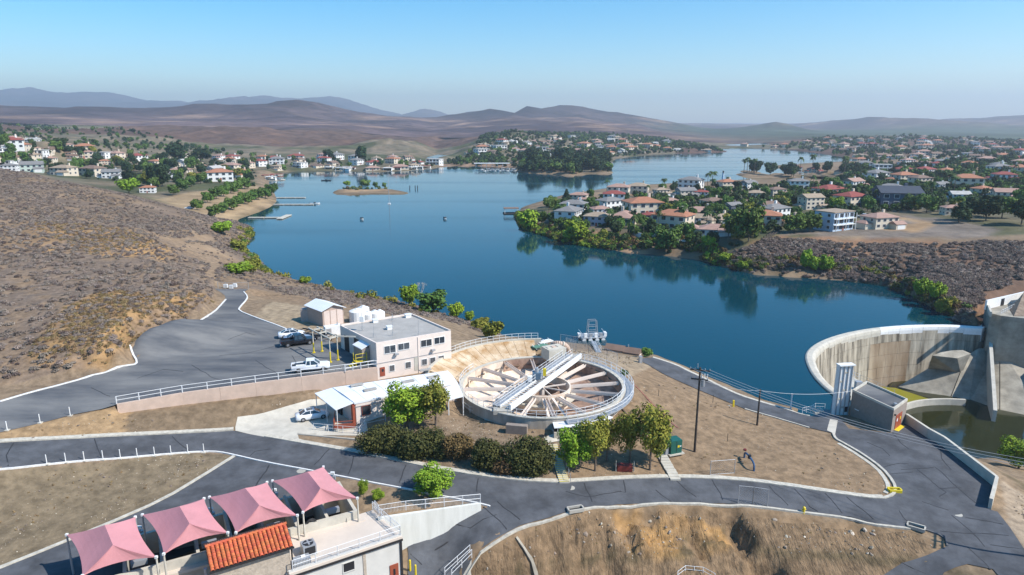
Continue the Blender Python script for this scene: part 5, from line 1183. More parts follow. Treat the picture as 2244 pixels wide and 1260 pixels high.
u0, z0_ = FB.px(*z6(1177,960)); u1, _ = FB.px(*z6(1252,945)); mb = MB(); FB.box(mb, u0, u1, 1.3, z0_, -.05, .08); d_ = local(fixn(mb.build('door', M['red_brown'], dk)), DO)
mb = MB(); FB.box(mb, u0+.35, u1-.35, z0_-1.2, z0_-.5, .08, .1); local(fixn(mb.build('pane', M['dark'], d_)), DO)
# basins (dark filter cells) under the shade sails
bs0, bs1 = P(784,1128,7.4), P(355,1246,7.4); bdir = (bs1-bs0); blen2 = bdir.length; bdir.normalize(); bper = Vector((-bdir.y,bdir.x,0)); 
if bper.y < 0: bper = -bper
fb = empty('filter_basins', Vector((bs0.x,bs0.y,5)), 0, 'row of open concrete filter basins with dark pits under the pink shade sails', 'basin'); BO = Vector((bs0.x,bs0.y,5))
BW = 7.2; LEN = blen2+4.2
def bp2(u, v, z): return bs0+bdir*u+bper*v+Vector((0,0,z-bs0.z))
def bwall(u0, v0, u1, v1, z0, z1, th, m='conc_light', name='basin_wall'):
    a, b_ = bp2(u0,v0,0), bp2(u1,v1,0); mb = MB(); mb.beam(Vector((a.x,a.y,(z0+z1)/2))-BO, Vector((b_.x,b_.y,(z0+z1)/2))-BO, th, z1-z0); return mb.build(name, M[m], fb)
bwall(0,0,LEN,0,4.5,7.95,.35); bwall(0,BW,LEN,BW,4.5,7.4,.35); bwall(.18,.2,.18,BW-.2,4.5,7.9,.35)
k = 1
while k*3.1 < LEN: bwall(k*3.1,.18,k*3.1,BW-.18,4.5,7.85,.3); k += 1
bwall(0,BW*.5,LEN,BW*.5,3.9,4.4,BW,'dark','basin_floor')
bwall(-.6,-.5,LEN,-.5,6.8,7.06,.7,'deck','walkway')
for k in range(4):
    a = bp2(2.2+k*6.1,1.8,7.6)-BO; MB().box(tuple(a),(1.4,.5,.5),rz=math.atan2(bdir.y,bdir.x)).build('filter_trough', M['steel'], fb)
for k in range(5):
    a = bp2(1.2+k*4.4,-.2,7.5)-BO; MB().path([a, a+Vector((0,-.15,-.5)), a+bdir*2.5+Vector((0,-.15,-.5))], .05, 6).build('pipe', M['conc_light'], fb)
# shade sails
M['sail'] = mat('pink_shade_cloth', (.58,.255,.265), .8, var=.07, vs=.6, streak=(1,.3,1), bump=.01, bs=3)
def sail(c, lb):
    ZC, ZP = 9.8, 11.6
    A, B, C, D_, = [P(*z1(*c[i]), ZC) for i in range(4)]; Pk = P(*z1(*c[4]), ZP); Q = P(*z1(*c[5]), ZP)
    cen_ = (A+B+C+D_)/4; O = Vector((cen_.x,cen_.y,7)); t = empty('shade_sail', O, 0, lb, 'shade sail', 'pink shade sails over the filter basins')
    def edge(a, b, n=10): 
        m_ = (a+b)/2; inw_ = (cen_-m_); inw_.z = 0; out = []
        for i in range(n+1): s_ = i/n; k_ = 4*s_*(1-s_); out.append(a.lerp(b,s_)+inw_*.12*k_+Vector((0,0,.12*k_)))
        return out
    vs = []; fs = []
    def loft(e, inner):
        n = len(e); rows = 6; base = len(vs)
        for r_ in range(rows+1):
            for i in range(n):
                p = e[i].lerp(inner[i], r_/rows); s_ = r_/rows; p = p-Vector((0,0,.10*4*s_*(1-s_)*(1 if True else 0))); vs.append(p-O)
        for r_ in range(rows):
            for i in range(n-1): fs.append((base+r_*n+i, base+r_*n+i+1, base+(r_+1)*n+i+1, base+(r_+1)*n+i))
    lineP = lambda a, b, n=11: [a.lerp(b, i/(n-1)) for i in range(n)]
    loft(edge(A,D_), lineP(Q,Pk)); loft(edge(B,C), lineP(Q,Pk)); loft(edge(D_,C), [Pk]*11); loft(edge(A,B), [Q]*11)
    mb = MB(); mb.add(vs, fs); o = mb.build('canopy', M['sail'], t, smooth=False)
    bm = bmesh.new(); bm.from_mesh(o.data); bmesh.ops.remove_doubles(bm, verts=bm.verts, dist=.01); bmesh.ops.recalc_face_normals(bm, faces=bm.faces)
    for e in bm.faces:
        if e.normal.z < 0: e.normal_flip()
    bm.to_mesh(o.data); bm.free()
    sm = o.modifiers.new('thickness', 'SOLIDIFY'); sm.thickness = .03
    for i, q in enumerate((A, B, C, D_)):
        zb = 7.0 if i in (2,3) else 5.4
        MB().tube(Vector((q.x,q.y,zb))-O, Vector((q.x,q.y,ZC+.1))-O, .10, .085, 8).build('post', M['conc_light'] if i > 1 else M['steel'], t)
        MB().box(tuple(Vector((q.x,q.y,ZC))-O),(.22,.22,.22)).build('bracket', M['white'], t)
for i, c in enumerate([[(328,610),(665,523),(768,720),(405,812),(555,660),(515,562)],[(700,512),(1003,432),(1120,600),(805,705),(932,555),(883,470)],[(1030,425),(1313,352),(1462,515),(1160,600),(1275,465),(1205,380)],[(1340,345),(1590,276),(1757,430),(1490,500),(1576,381),(1512,300)]]):
    sail(c, ['pink shade sail at the bottom left, leftmost of the row of four','second pink shade sail from the left, partly behind the tiled roof','third pink shade sail from the left, just above the orange tiled roof','rightmost pink shade sail, nearest the road junction'][i])
# floodlights between the sails
for i, (x_, y_) in enumerate(((1352,405),(1040,500),(690,590),(1637,322))):
    p = P(*z1(x_,y_),7.4); t = empty('flood_light', Vector((p.x,p.y,6.5)), 0, ['small floodlight on a stand between the two rightmost pink sails','small floodlight on a stand between the second and third pink sails','small floodlight on a stand between the two leftmost pink sails','small floodlight pole behind the rightmost pink sail by the road'][i], 'light', 'small floodlights beside the pink sails')
    MB().tube((0,0,-1),(0,0,1.3),.05,.05,6).build('post', M['steel'], t); MB().box((0,-.1,1.35),(.45,.25,.3)).build('lamp_head', M['white'], t); MB().box((0,0,.7),(.6,.3,.5)).build('junction_box', M['steel'], t)
# tiled house
M['tile'] = mat('terracotta_tile', (.55,.135,.05), .75, var=.12, vs=2.5, obj_rand=.16)
M['tile_dark'] = mat('brown_tile', (.33,.11,.07), .8, var=.2, vs=2, obj_rand=.2)
e0, e1 = P(461,1252,9.55), P(643,1196,9.55); rdir = (e1-e0); rl = rdir.length; rdir.normalize(); rper = Vector((-rdir.y,rdir.x,0)); RUN = 2.45; RISE = 1.0
HO = Vector((e0.x,e0.y,9.55)); th = empty('tiled_house', HO, 0, 'stucco building with orange barrel tile gable roof beside the pink shade sails', 'building')
rz_ = math.atan2(rdir.y, rdir.x)
MX = Matrix.Translation((0,0,0)) @ Matrix.Rotation(rz_,4,'Z')
mb = MB(); mb.add([MX@Vector(v) for v in ((.3,.35,-8.6),(rl-.3,.35,-8.6),(rl-.3,2*RUN-.35,-8.6),(.3,2*RUN-.35,-8.6),(.3,.35,-.1),(rl-.3,.35,-.1),(rl-.3,2*RUN-.35,-.1),(.3,2*RUN-.35,-.1),(.3,RUN,RISE-.2),(rl-.3,RUN,RISE-.2))],
   [(3,2,1,0),(0,1,5,4),(1,2,6,9,5),(2,3,7,6),(3,0,4,8,7),(4,5,9,8),(6,7,8,9)]); fixn(mb.build('wall', M['stucco_rough'], th))
mb = MB()
for s_ in (0,1):
    y0, y1 = (0,RUN) if s_ == 0 else (2*RUN,RUN)
    mb.add([MX@Vector(v) for v in ((0,y0,-.1),(rl,y0,-.1),(rl,y1,RISE-.1),(0,y1,RISE-.1),(0,y0,-.18),(rl,y0,-.18),(rl,y1,RISE-.18),(0,y1,RISE-.18))], [(0,1,2,3),(7,6,5,4),(0,4,5,1),(1,5,6,2),(2,6,7,3),(3,7,4,0)])
rfb = fixn(mb.build('roof', M['blacksteel'], th))
NC, NRW = 19, 9; tw_ = rl/NC; sl_ = math.hypot(RUN,RISE)/NRW; ang = math.atan2(RISE,RUN)
def tile_mesh(m_, rad=.5):
    vs = []; n = 6
    for j, (yy, k_) in enumerate(((0,1.0),(sl_*1.12,.86))):
        for i in range(n+1):
            a = math.pi*i/n; vs.append((tw_*.46*k_*math.cos(a), yy, tw_*.40*k_*math.sin(a)+(.03 if j == 0 else .0)))
        for i in range(n+1):
            a = math.pi*i/n; vs.append((tw_*.38*k_*math.cos(a), yy, tw_*.32*k_*math.sin(a)+(.03 if j == 0 else .0)-.005))
    fs = []
    m2 = n+1
    for i in range(n): fs += [(i,i+1,2*m2+i+1,2*m2+i)]; fs += [(i+1,i,m2+i,m2+i+1)]
    me = npmesh('tile', vs, fs, m_); return me
tm = tile_mesh(M['tile']); tm2 = tile_mesh(M['tile_dark'])
for c in range(NC):
    for r_ in range(NRW):
        o = link('tile', tm, rfb); yy = r_*RUN/NRW; zz = r_*RISE/NRW
        v = MX@Vector(((c+.5)*tw_+random.uniform(-.01,.01), yy+random.uniform(-.015,.02), zz-.06)); o.location = v
        o.rotation_euler = (ang+random.uniform(-.02,.02), 0, rz_+random.uniform(-.02,.02))
bkm = MB()
for c in range(NC*2):
    for r_ in range(3):
        s0 = 1-r_/9; mb2 = MX@Vector(((c+.5)*tw_/2, RUN+(r_+.0)*RUN/9+.1, RISE-(r_+.3)*RISE/9+.02)); mb3 = MX@Vector(((c+.5)*tw_/2, RUN+(r_+1.05)*RUN/9+.1, RISE-(r_+1.3)*RISE/9+.02)); bkm.tube(mb2, mb3, tw_*.19, tw_*.2, 6, False)
bo_ = bkm.build('back_tiles', M['tile_dark'], rfb); tag(bo_, kind='stuff')
for c in range(NC):
    a = MX@Vector((c*tw_, RUN, RISE+.03)); b_ = MX@Vector(((c+1.1)*tw_, RUN, RISE+.06)); MB().tube(a, b_, .12, .14, 8).build('ridge_tile', M['tile'], rfb)
MB().beam(MX@Vector((-.05,-.06,-.14)), MX@Vector((rl+.05,-.06,-.14)), .14, .14).build('gutter', M['blacksteel'], th)
MB().beam(MX@Vector((rl-.15,.25,-.2)), MX@Vector((rl-.15,.25,-8)), .12, .12).build('downpipe', M['blacksteel'], th)
mb = MB(); q = MX@Vector((-.25,1.6,-.6)); mb.tube(q+Vector((0,0,-2.4)), q, .16, .16, 8); mb.build('vent_pipe', M['steel'], th)
# roof things
p = P(677,1212,7.0); t = empty('air_conditioner', p, rz_, 'grey air conditioning unit with round fan standing on the beige roof deck', 'air conditioner')
MB().box((0,0,.6),(1.25,1.25,1.05)).build('casing', M['steel'], t); MB().box((0,-.64,.6),(1.0,.03,.85)).build('grille', M['blacksteel'], t); MB().box((0,0,.04),(1.5,1.5,.08)).build('base', M['conc_light'], t)
MB().tube((0,0,1.12),(0,0,1.2),.5,.5,16).build('fan_ring', M['blacksteel'], t); MB().tube((0,0,1.2),(0,0,1.23),.16,.16,8).build('fan_hub', M['steel'], t)
for k in range(4): a = k*math.pi/2; MB().box((.28*math.cos(a),.28*math.sin(a),1.215),(.35,.16,.02),rz=a).build('fan_blade', M['steel'], t)
p = P(661,1234,7.0); t = empty('roof_box', p, rz_, 'low grey metal box beside the railing in front of the air conditioner', 'box'); MB().box((0,0,.3),(1.6,.9,.6)).build('body', M['steel'], t); MB().box((.2,.1,.64),(.4,.3,.1)).build('lid', M['white'], t)
p = P(683,1163,7.0)
t = empty('hose_coil', p+Vector((0,0,.75)), rz_, 'black coiled hose hanging on the basin wall beside the sail post', 'hose')
for r_, k_ in ((.55,0),(.47,.03),(.39,0)):
    pts = [Vector((r_*math.cos(a*math.pi/10), -.05+k_, r_*1.15*math.sin(a*math.pi/10))) for a in range(21)]; MB().path(pts, .06, 6).build('coil', M['blacksteel'], t)
rail('white roof railing along the front edge of the beige deck', [E4+Vector((0,0,.15)), E1+Vector((0,0,.15))], 1.07, 2.2, balus=.14, r=.03)
rail('white roof railing along the right side of the beige deck', [E1+Vector((0,0,.15)), E2+Vector((0,0,.15))], 1.07, 2.0, balus=.14, r=.03)
# ramp wall + railing
rwA, rwB = P(893,1196,2.9), P(1053,1117,4.7); rdv = (rwB-rwA).normalized()
rwA0 = rwA-Vector((rdv.x,rdv.y,0))*3.2
M['pale_wall2'] = mat('limewashed_wall', (.66,.65,.58), .9, col2=(.70,.69,.63), var=.13, vs=1.0, streak=(.8,.8,.12))
vwall('ramp_side_wall', Vector((rwA0.x,rwA0.y,7.3)), Vector((rwB.x,rwB.y,5.6)), .35, 1.2, M['pale_wall2'], 'long whitewashed wall tapering down along the ramp to the lower yard', 'wall')
rail('white balustrade along the top of the whitewashed ramp wall', [E2+Vector((.2,.2,.1)), Vector((rwA0.x,rwA0.y+.6,7.3)), Vector((rwA.x,rwA.y,7.25)), Vector((rwB.x,rwB.y,5.6))], 1.1, 2.4, balus=.15, r=.03)
for i, (x_, y_) in enumerate(((899,1251),(911,1262))):
    p = P(x_,y_,1.8); t = empty('bollard', p, 0, ['taller looking yellow bollard nearest the pale building wall','yellow bollard in front of the other, lower right beside the building'][i], 'bollard', 'yellow bollards at the foot of the building'); MB().tube((0,0,-.5),(0,0,1.25),.11,.11,10).build('post', M['yellow'], t); MB().lathe([(.11,1.25),(.08,1.32),(0,1.35)],10).build('cap', M['yellow'], t)
# concrete stair apron by the lower yard
drape('landing_apron', [P(942,1262,1.7),P(985,1232,2.5),P(1033,1207,3.0),P(1033,1222,2.7),P(1010,1262,1.6),P(980,1285,1.2)], M['conc_light'], .1, .5)
rail('pale sloping handrail over the concrete steps at the bottom', [P(975,1262,1.5),P(1030,1212,2.9)], 1.0, 1.4, r=.03)
rail('second pale sloping handrail nearer the dirt bank', [P(990,1266,1.4),P(1034,1222,2.7)], 1.0, 1.4, r=.03)
# white tank roof at the bottom edge
p = P(1460,1300,-3.0); t = empty('round_tank', p, 0, 'white domed tank top just showing at the bottom edge', 'tank'); 
MB().lathe([(0,-3),(4.6,-3),(4.6,.6),(3.5,.95),(2,1.2),(0,1.3)],40).build('shell', M['white'], t)
q = P(1515,1258,-1.4); rail('small white railing on the domed tank at the bottom edge', [q+Vector((-1.8,-1,.2)), q+Vector((-.7,0,.2)), q+Vector((1.2,-.3,.2)), q+Vector((2.2,-1.4,.2))], .9, 1.2)
# ================================================================== VEHICLES
M['car_white'] = mat('white_car_paint', (.78,.79,.80), .25, spec=.6); M['car_black'] = mat('black_car_paint', (.012,.012,.016), .2, spec=.7); M['car_blue'] = mat('silver_blue_paint', (.30,.38,.50), .25, metal=.2)
M['tyre'] = mat('tyre_rubber', (.02,.02,.02), .9); M['rim'] = mat('wheel_rim', (.35,.35,.36), .35, metal=.6); M['lampred'] = mat('tail_lamp', (.35,.01,.01), .3); M['lampclear'] = mat('head_lamp', (.6,.62,.65), .15)
def loft_body(secs):
    """secs: (x, half width, z bottom, z shoulder, z top, half width top)"""
    mb = MB(); vs = []
    for x, hw, zb, zs, zt, ht in secs:
        s_ = [(0,zb),(hw*.9,zb),(hw,zb+.12),(hw,zs),(ht,zt),(0,zt+.02)]
        ring_ = s_+[(-a,b) for a,b in s_[-2:0:-1]]; vs += [(x,a,b) for a,b in ring_]
    k = 10; fs = [(i*k+j, i*k+(j+1)%k, (i+1)*k+(j+1)%k, (i+1)*k+j) for i in range(len(secs)-1) for j in range(k)]
    fs += [tuple(range(k)), tuple(range((len(secs)-1)*k, len(secs)*k))[::-1]]
    mb.add(vs, fs); return mb
def wheels(t, xs, hw, r_=.34):
    for x in xs:
        for s_ in (-1,1):
            w_ = MB().tube((x,s_*(hw-.24),r_),(x,s_*hw,r_),r_,r_,16).build('wheel', M['tyre'], t); MB().tube((x,s_*(hw-.02),r_),(x,s_*(hw+.015),r_),r_*.6,r_*.55,10).build('rim', M['rim'], w_)
def car(loc, rz, label, paint='car_white', kind='sedan', name='parked_car', cat='car', group=None):
    t = empty(name, loc, rz, label, cat, group); pm_ = M[paint]
    if kind == 'sedan':
        b_ = fixn(loft_body([(-2.35,.72,.42,.72,.86,.62),(-2.25,.84,.25,.78,.98,.70),(-1.6,.90,.2,.84,1.03,.76),(-.9,.91,.2,.84,1.0,.78),(.9,.91,.2,.82,.98,.78),(1.5,.90,.2,.76,.92,.74),(2.15,.84,.22,.64,.76,.66),(2.36,.68,.34,.56,.62,.5)]).build('body', pm_, t, smooth=True))
        cab = [(-1.75,.70,.95,1.0,1.02,.62),(-1.0,.74,.95,1.02,1.40,.56),(-.3,.75,.95,1.02,1.46,.58),(.35,.75,.93,1.0,1.43,.57),(1.15,.72,.9,.95,.97,.64)]
        fixn(loft_body(cab).build('cabin_glass', M['glass'], t, smooth=False))
        rf_ = MB(); vs = [(x,y,z) for x, y, z in ((-1.0,.57,1.43),(-1.0,-.57,1.43),(-.3,-.59,1.49),(-.3,.59,1.49),(.35,.58,1.455),(.35,-.58,1.455))]
        rf_.add(vs+[(a,b,c-.04) for a,b,c in vs], [(0,1,2,3),(3,2,5,4),(9,8,7,6),(10,11,8,9),(0,3,9,6),(3,4,10,9),(1,7,8,2),(2,8,11,5),(0,6,7,1),(4,5,11,10)]); fixn(rf_.build('roof', pm_, t))
        MB().bx(-.75,.05,-.42,.42,1.47,1.495).build('sunroof', M['glass'], t)
        for s_ in (-1,1):
            for a, b_2 in (((-1.0,.585,1.42),(-1.75,.70,1.0)),((.35,.585,1.44),(1.15,.70,.95)),((-.3,.60,1.46),(-.32,.77,1.0))):
                MB().beam((a[0],a[1]*s_,a[2]),(b_2[0],b_2[1]*s_,b_2[2]),.07,.07).build('pillar', pm_, t)
            MB().bx(2.2,2.33,s_*.45-.16,s_*.45+.16,.55,.68).build('headlight', M['lampclear'], t); MB().bx(-2.36,-2.24,s_*.52-.2,s_*.52+.2,.68,.8).build('tail_light', M['lampred'], t); MB().box((.85,s_*.98,.98),(.2,.16,.12)).build('mirror', pm_, t)
        wheels(t, (-1.4,1.42), .92)
        MB().bx(-2.38,-2.3,-.25,.25,.5,.62).build('number_plate', M['white'], t)
    else:
        fixn(loft_body([(-2.9,.88,.5,.85,.90,.86),(-.75,.96,.45,.9,.95,.94)]).build('bed_base', pm_, t))
        for s_ in (-1,1): MB().bx(-2.9,-.7,s_*.92-.05,s_*.92+.05,.85,1.22).build('bed_side', pm_, t)
        MB().bx(-2.95,-2.86,-.86,.86,.8,1.22).build('tailgate', pm_, t); MB().bx(-2.85,-.75,-.85,.85,.94,.965).build('bed_floor', M['blacksteel'], t)
        if paint == 'car_white':
            for s_ in (-.7,.7): MB().bx(-2.2,-.8,s_-.12,s_+.12,1.2,1.32).build('tool_box', M['white'], t)
            MB().bx(-2.6,-1.2,-.4,.3,.97,1.12).build('cargo', M['blacksteel'], t)
        fixn(loft_body([(-.8,.96,.42,.98,1.18,.9),(.95,.97,.42,.98,1.18,.9),(1.2,.97,.42,.98,1.14,.9),(2.5,.95,.42,.92,1.08,.86),(2.85,.86,.45,.8,.95,.7)]).build('body', pm_, t, smooth=False))
        fixn(loft_body([(-.78,.88,1.1,1.16,1.18,.80),(-.62,.88,1.1,1.16,1.78,.70),(.55,.88,1.1,1.16,1.80,.70),(1.35,.86,1.1,1.14,1.16,.76)]).build('cabin_glass', M['glass'], t))
        MB().bx(-.66,.6,-.71,.71,1.79,1.86).build('roof', pm_, t)
        for s_ in (-1,1):
            for a, b_2 in (((-.62,.72,1.78),(-.78,.89,1.15)),((.55,.72,1.8),(1.35,.87,1.15)),((-.05,.73,1.79),(-.05,.90,1.15))): MB().beam((a[0],a[1]*s_,a[2]),(b_2[0],b_2[1]*s_,b_2[2]),.1,.09).build('pillar', pm_, t)
            MB().bx(2.7,2.88,s_*.66-.14,s_*.66+.14,.75,.95).build('headlight', M['lampclear'], t); MB().bx(-2.97,-2.9,s_*.84-.08,s_*.84+.08,.85,1.15).build('tail_light', M['lampred'], t); MB().box((1.1,s_*1.05,1.2),(.18,.18,.22)).build('mirror', pm_, t)
        wheels(t, (-1.85,1.85), .98, .40); MB().bx(-3.05,-2.93,-.85,.85,.5,.65).build('bumper', M['steel'], t)
    return t
def heading(a, b): return math.atan2(b.y-a.y, b.x-a.x)
g_ = 'vehicles parked on the upper lot'
wp0, wp1 = P(640,818,10.07), P(719,811,10.07); hd = heading(wp0, wp1)
car((wp0+wp1)/2+Vector((0,.6,0)), hd, 'white pickup truck with loaded bed parked by the white pipe railing', 'car_white', 'pickup', 'pickup_truck', 'pickup truck', g_)
bp0, bp1 = P(613,762,10.07), P(690,752,10.07); hd2 = heading(bp0, bp1)
car((bp0+bp1)/2+Vector((0,.5,0)), hd2, 'black pickup truck parked next to the yellow and beige steel frame', 'car_black', 'pickup', 'pickup_truck', 'pickup truck', g_)
car(P(648,752,10.07)+Vector((0,1.2,0)), hd2, 'silver blue sedan between the black pickup and the white sedan', 'car_blue', 'sedan', 'parked_car', 'car', g_)
car(P(636,741,10.07)+Vector((0,.9,0)), hd2-.05, 'white sedan at the far end of the row of parked vehicles', 'car_white', 'sedan', 'parked_car', 'car', g_)
wc0, wc1 = P(648,928,5.95), P(712,917,5.95)
car((wc0+wc1)/2+Vector((.1,.7,.12)), heading(wc0, wc1), 'white sedan with dark sunroof half under the white porch roof', 'car_white', 'sedan')
# ================================================================== POLES AND WIRES
def topz(base, py):
    v = (py-630)/F; d_ = base.y/(cp-v*sp); return CAMZ-d_*(sp+v*cp)
def pole(bx, by, ty, lb, arms=(), rad=.17, extra=None, z=None, p=None, top=None):
    b_ = p or G(bx, by); b_ = Vector((b_.x,b_.y,gz(b_.x,b_.y))); H_ = top or (topz(b_, ty)-b_.z)
    t = empty('utility_pole', b_, 0, lb, 'utility pole'); MB().tube((0,0,-.5),(0,0,H_),rad,rad*.68,10).build('pole', M['wood'], t)
    for k, (zz, ln, az) in enumerate(arms):
        c_, s_ = math.cos(az), math.sin(az); MB().beam((-ln/2*c_,-ln/2*s_,H_-zz),(ln/2*c_,ln/2*s_,H_-zz),.14,.18).build('crossarm', M['wood'], t)
        for f_ in (-.48,-.25,.25,.48): MB().tube((ln*f_*c_,ln*f_*s_,H_-zz+.05),(ln*f_*c_,ln*f_*s_,H_-zz+.32),.07,.05,6).build('insulator', M['steel'], t)
    return t, b_, H_
pt1, pb1, ph1 = pole(1522,990,805,'tall wooden utility pole with crossarms and a transformer on the slope', ((.4,2.6,-.35),(1.7,2.2,-.35)))
MB().tube((.45,-.2,ph1-2.6),(.45,-.2,ph1-1.7),.26,.26,12).build('transformer', M['steel'], pt1); MB().tube((-.3,.1,ph1-.1),(-.3,.1,ph1+.5),.05,.05,6).build('fuse', M['steel'], pt1)
for k in range(3): MB().tube((.2+.35*k,-.1*k,ph1-1.5),(.3+.35*k,-.1*k,ph1-.9),.06,.06,6).build('fuse', M['white'], pt1)
pt2, pb2, ph2 = pole(1659,932,853,'shorter plain wooden utility pole between the tall pole and the dam', rad=.16)
pt3, pb3, ph3 = pole(0,0,0,'utility pole just outside the right edge casting its shadow on the road', ((.3,2.6,1.2),(1.1,2.4,1.2)), p=P(2115,1196,1.0)+SUN_DIR*11.2, top=11.4)
wm = M['steel']
def wire(a, b_, sag, lb, grp='power lines over the road'):
    pts = []
    for i in range(21): s_ = i/20; q = a.lerp(b_, s_); q.z -= sag*4*s_*(1-s_); pts.append(q-a)
    o = MB().path(pts, .022, 4).build('power_line', wm, loc=a); tag(o, lb, 'wire', grp); return o
for k in range(3):
    o3 = Vector((math.cos(-.35)*(k-1)*1.2, math.sin(-.35)*(k-1)*1.2, 0))
    wire(pb1+o3+Vector((0,0,ph1-.2)), pb3+Vector((math.cos(1.2)*(k-1)*1.1,math.sin(1.2)*(k-1)*1.1,ph3-.1)), 1.6, ['nearest of the three power lines crossing above the road','middle of the three power lines crossing above the road','farthest of the three power lines crossing above the road'][k])
wire(pb1+Vector((0,0,ph1-1.6)), pb2+Vector((0,0,ph2-.2)), .5, 'short power line from the tall pole to the shorter wooden pole')
wire(pb2+Vector((0,0,ph2-.2)), Vector((c0.x,c0.y,5.7)), .6, 'power line from the shorter pole down to the pump house')
p = P(1733,893,1.4); t = empty('white_post', p, 0, 'tall white post on the lake edge left of the small steps', 'post'); MB().tube((0,0,-.3),(0,0,2.4),.12,.12,8).build('post', M['white'], t); MB().box((0,0,2.4),(.3,.3,.15)).build('cap', M['steel'], t)
# white marker posts along the road
mk = None; gk = 'white marker posts beside the road'
for i, (x_, y_) in enumerate(((103,1016.5),(144.5,1012.5),(185,1009),(226,1006.5),(264,1004),(301,1001),(339,998),(375,995),(412,992.3),(447,990.5))):
    pz_ = G(x_, y_+1); lb = 'thin white marker post along the brown bank between the two left roads' 
    nm_ = ['leftmost','second from left','third from left','fourth from left','fifth from left','fifth from right','fourth from right','third from right','second from right','rightmost'][i]
    if mk is None:
        mk = empty('marker_post', pz_, 0, f'white marker post on the bank edge, {nm_} of the row of ten', 'post', gk); MB().tube((0,0,-.3),(0,0,1.25),.055,.055,8).build('post', M['white'], mk); MB().box((0,0,.04),(.5,.5,.12)).build('footing', M['conc_light'], mk)
    else: dup(mk, pz_, 0, label=f'white marker post on the bank edge, {nm_} of the row of ten')
for i, (x_, y_) in enumerate(((16,943),(88,927),(154,911))):
    dup(mk, G(x_, y_), 0, label=['white post at the far left edge of the upper asphalt','white post on the upper lot edge, middle of the three there','white post on the upper lot edge nearest the tan wall'][i], group='white posts on the upper lot edge')
# ================================================================== SMALL THINGS
def gat(x, y): return G(x, y)
p = P(1475,990,4.6); t = empty('transformer_cabinet', p, R(20), 'dark green electrical transformer cabinet on a concrete pad below the tall pole', 'cabinet')
gm_ = mat('green_enamel', (.012,.10,.075), .45); MB().box((0,0,1.0),(1.7,1.5,1.9)).build('body', gm_, t); MB().box((0,0,.03),(2.3,2.0,.16)).build('base', M['conc_light'], t)
MB().box((.3,-.77,1.1),(.3,.02,.3)).build('label_plate', M['yellow'], t); MB().box((.62,-.77,1.1),(.16,.02,.2)).build('label_plate', M['white'], t); MB().box((0,-.76,1.0),(.03,.03,1.7)).build('door_seam', M['blacksteel'], t)
MB().box((-1.25,-.2,.8),(.5,.6,1.6)).build('meter_cabinet', M['steel'], t)
blue = mat('blue_pipe_paint', (.04,.10,.20), .6); redp = mat('red_paint', (.16,.02,.015), .6)
p = gat(1641,1018); t = empty('valve_pipe', p, 0, 'blue curved pipe with red valve wheel standing on the brown slope', 'pipe'); a = gat(1631,1003)-p; b_ = gat(1652,1032)-p
mb = MB(); pts = smooth_line([b_+Vector((0,0,-.2)), b_+Vector((0,0,.9)), b_.lerp(a,.3)+Vector((0,0,1.1)), a+Vector((0,0,1.0)), a+Vector((0,0,-.2))], 2)
for q, r_ in zip(pts[:-1], pts[1:]): mb.tube(q, r_, .13, .13, 10)
mb.build('pipe', blue, t); MB().tube(a+Vector((0,0,1.1)), a+Vector((0,0,1.3)), .22,.22,12).build('hand_wheel', redp, t); MB().tube((a+b_)/2+Vector((0,0,.85)), (a+b_)/2+Vector((0,0,1.35)), .22,.22,10).build('valve', M['blacksteel'], t)
def inlet(x, y, rz, lb, m, s=(2.0,1.0)):
    p = gat(x,y); t = empty('drain_inlet', p, rz, lb, 'drain', 'storm drain inlets along the roads'); w2, d2 = s
    for q, dd_ in (((0,-d2/2,.2),(w2,.18,.4)),((0,d2/2,.2),(w2,.18,.4)),((-w2/2,0,.2),(.18,d2-.18,.4)),((w2/2,0,.2),(.18,d2-.18,.4))): MB().box(q, dd_).build('frame', m, t)
    MB().box((0,0,.1),(w2-.2,d2-.2,.1)).build('grate', M['dark'], t)
inlet(1960,1077,R(-5),'yellow painted storm drain inlet at the tip of the brown island', M['yellow'], (1.5,.7)); inlet(1261,1119,R(15),'pale concrete drain box on the kerb above the eroded bank', M['concrete'], (1.8,.8)); inlet(2007,1158,R(-35),'pale concrete drain box at the right end of the eroded bank', M['concrete'], (1.8,.9))
p = gat(1761,1124); t = empty('fire_hydrant', p, 0, 'yellow fire hydrant on the kerb of the lower bank', 'hydrant'); MB().lathe([(.2,0),(.2,.06),(.14,.08),(.14,.6),(.19,.62),(.17,.75),(.08,.84),(0,.86)],12).build('barrel', M['yellow'], t); MB().tube((-.25,0,.45),(.25,0,.45),.07,.07,8).build('outlet', M['yellow'], t)
for x_, y_, lb in ((1250,1070,'pale round manhole cover in the road near the yellow edged steps'),(2098,1128,'round manhole cover in the wide asphalt junction on the right'),(660,1033,'small manhole lid behind the rightmost pink sail')):
    p = gat(x_,y_); t = tag(MB().tube((0,0,-.05),(0,0,.08),.55,.55,20).build('manhole_cover', M['concrete'], loc=p), lb, 'manhole cover', 'manhole covers in the asphalt')
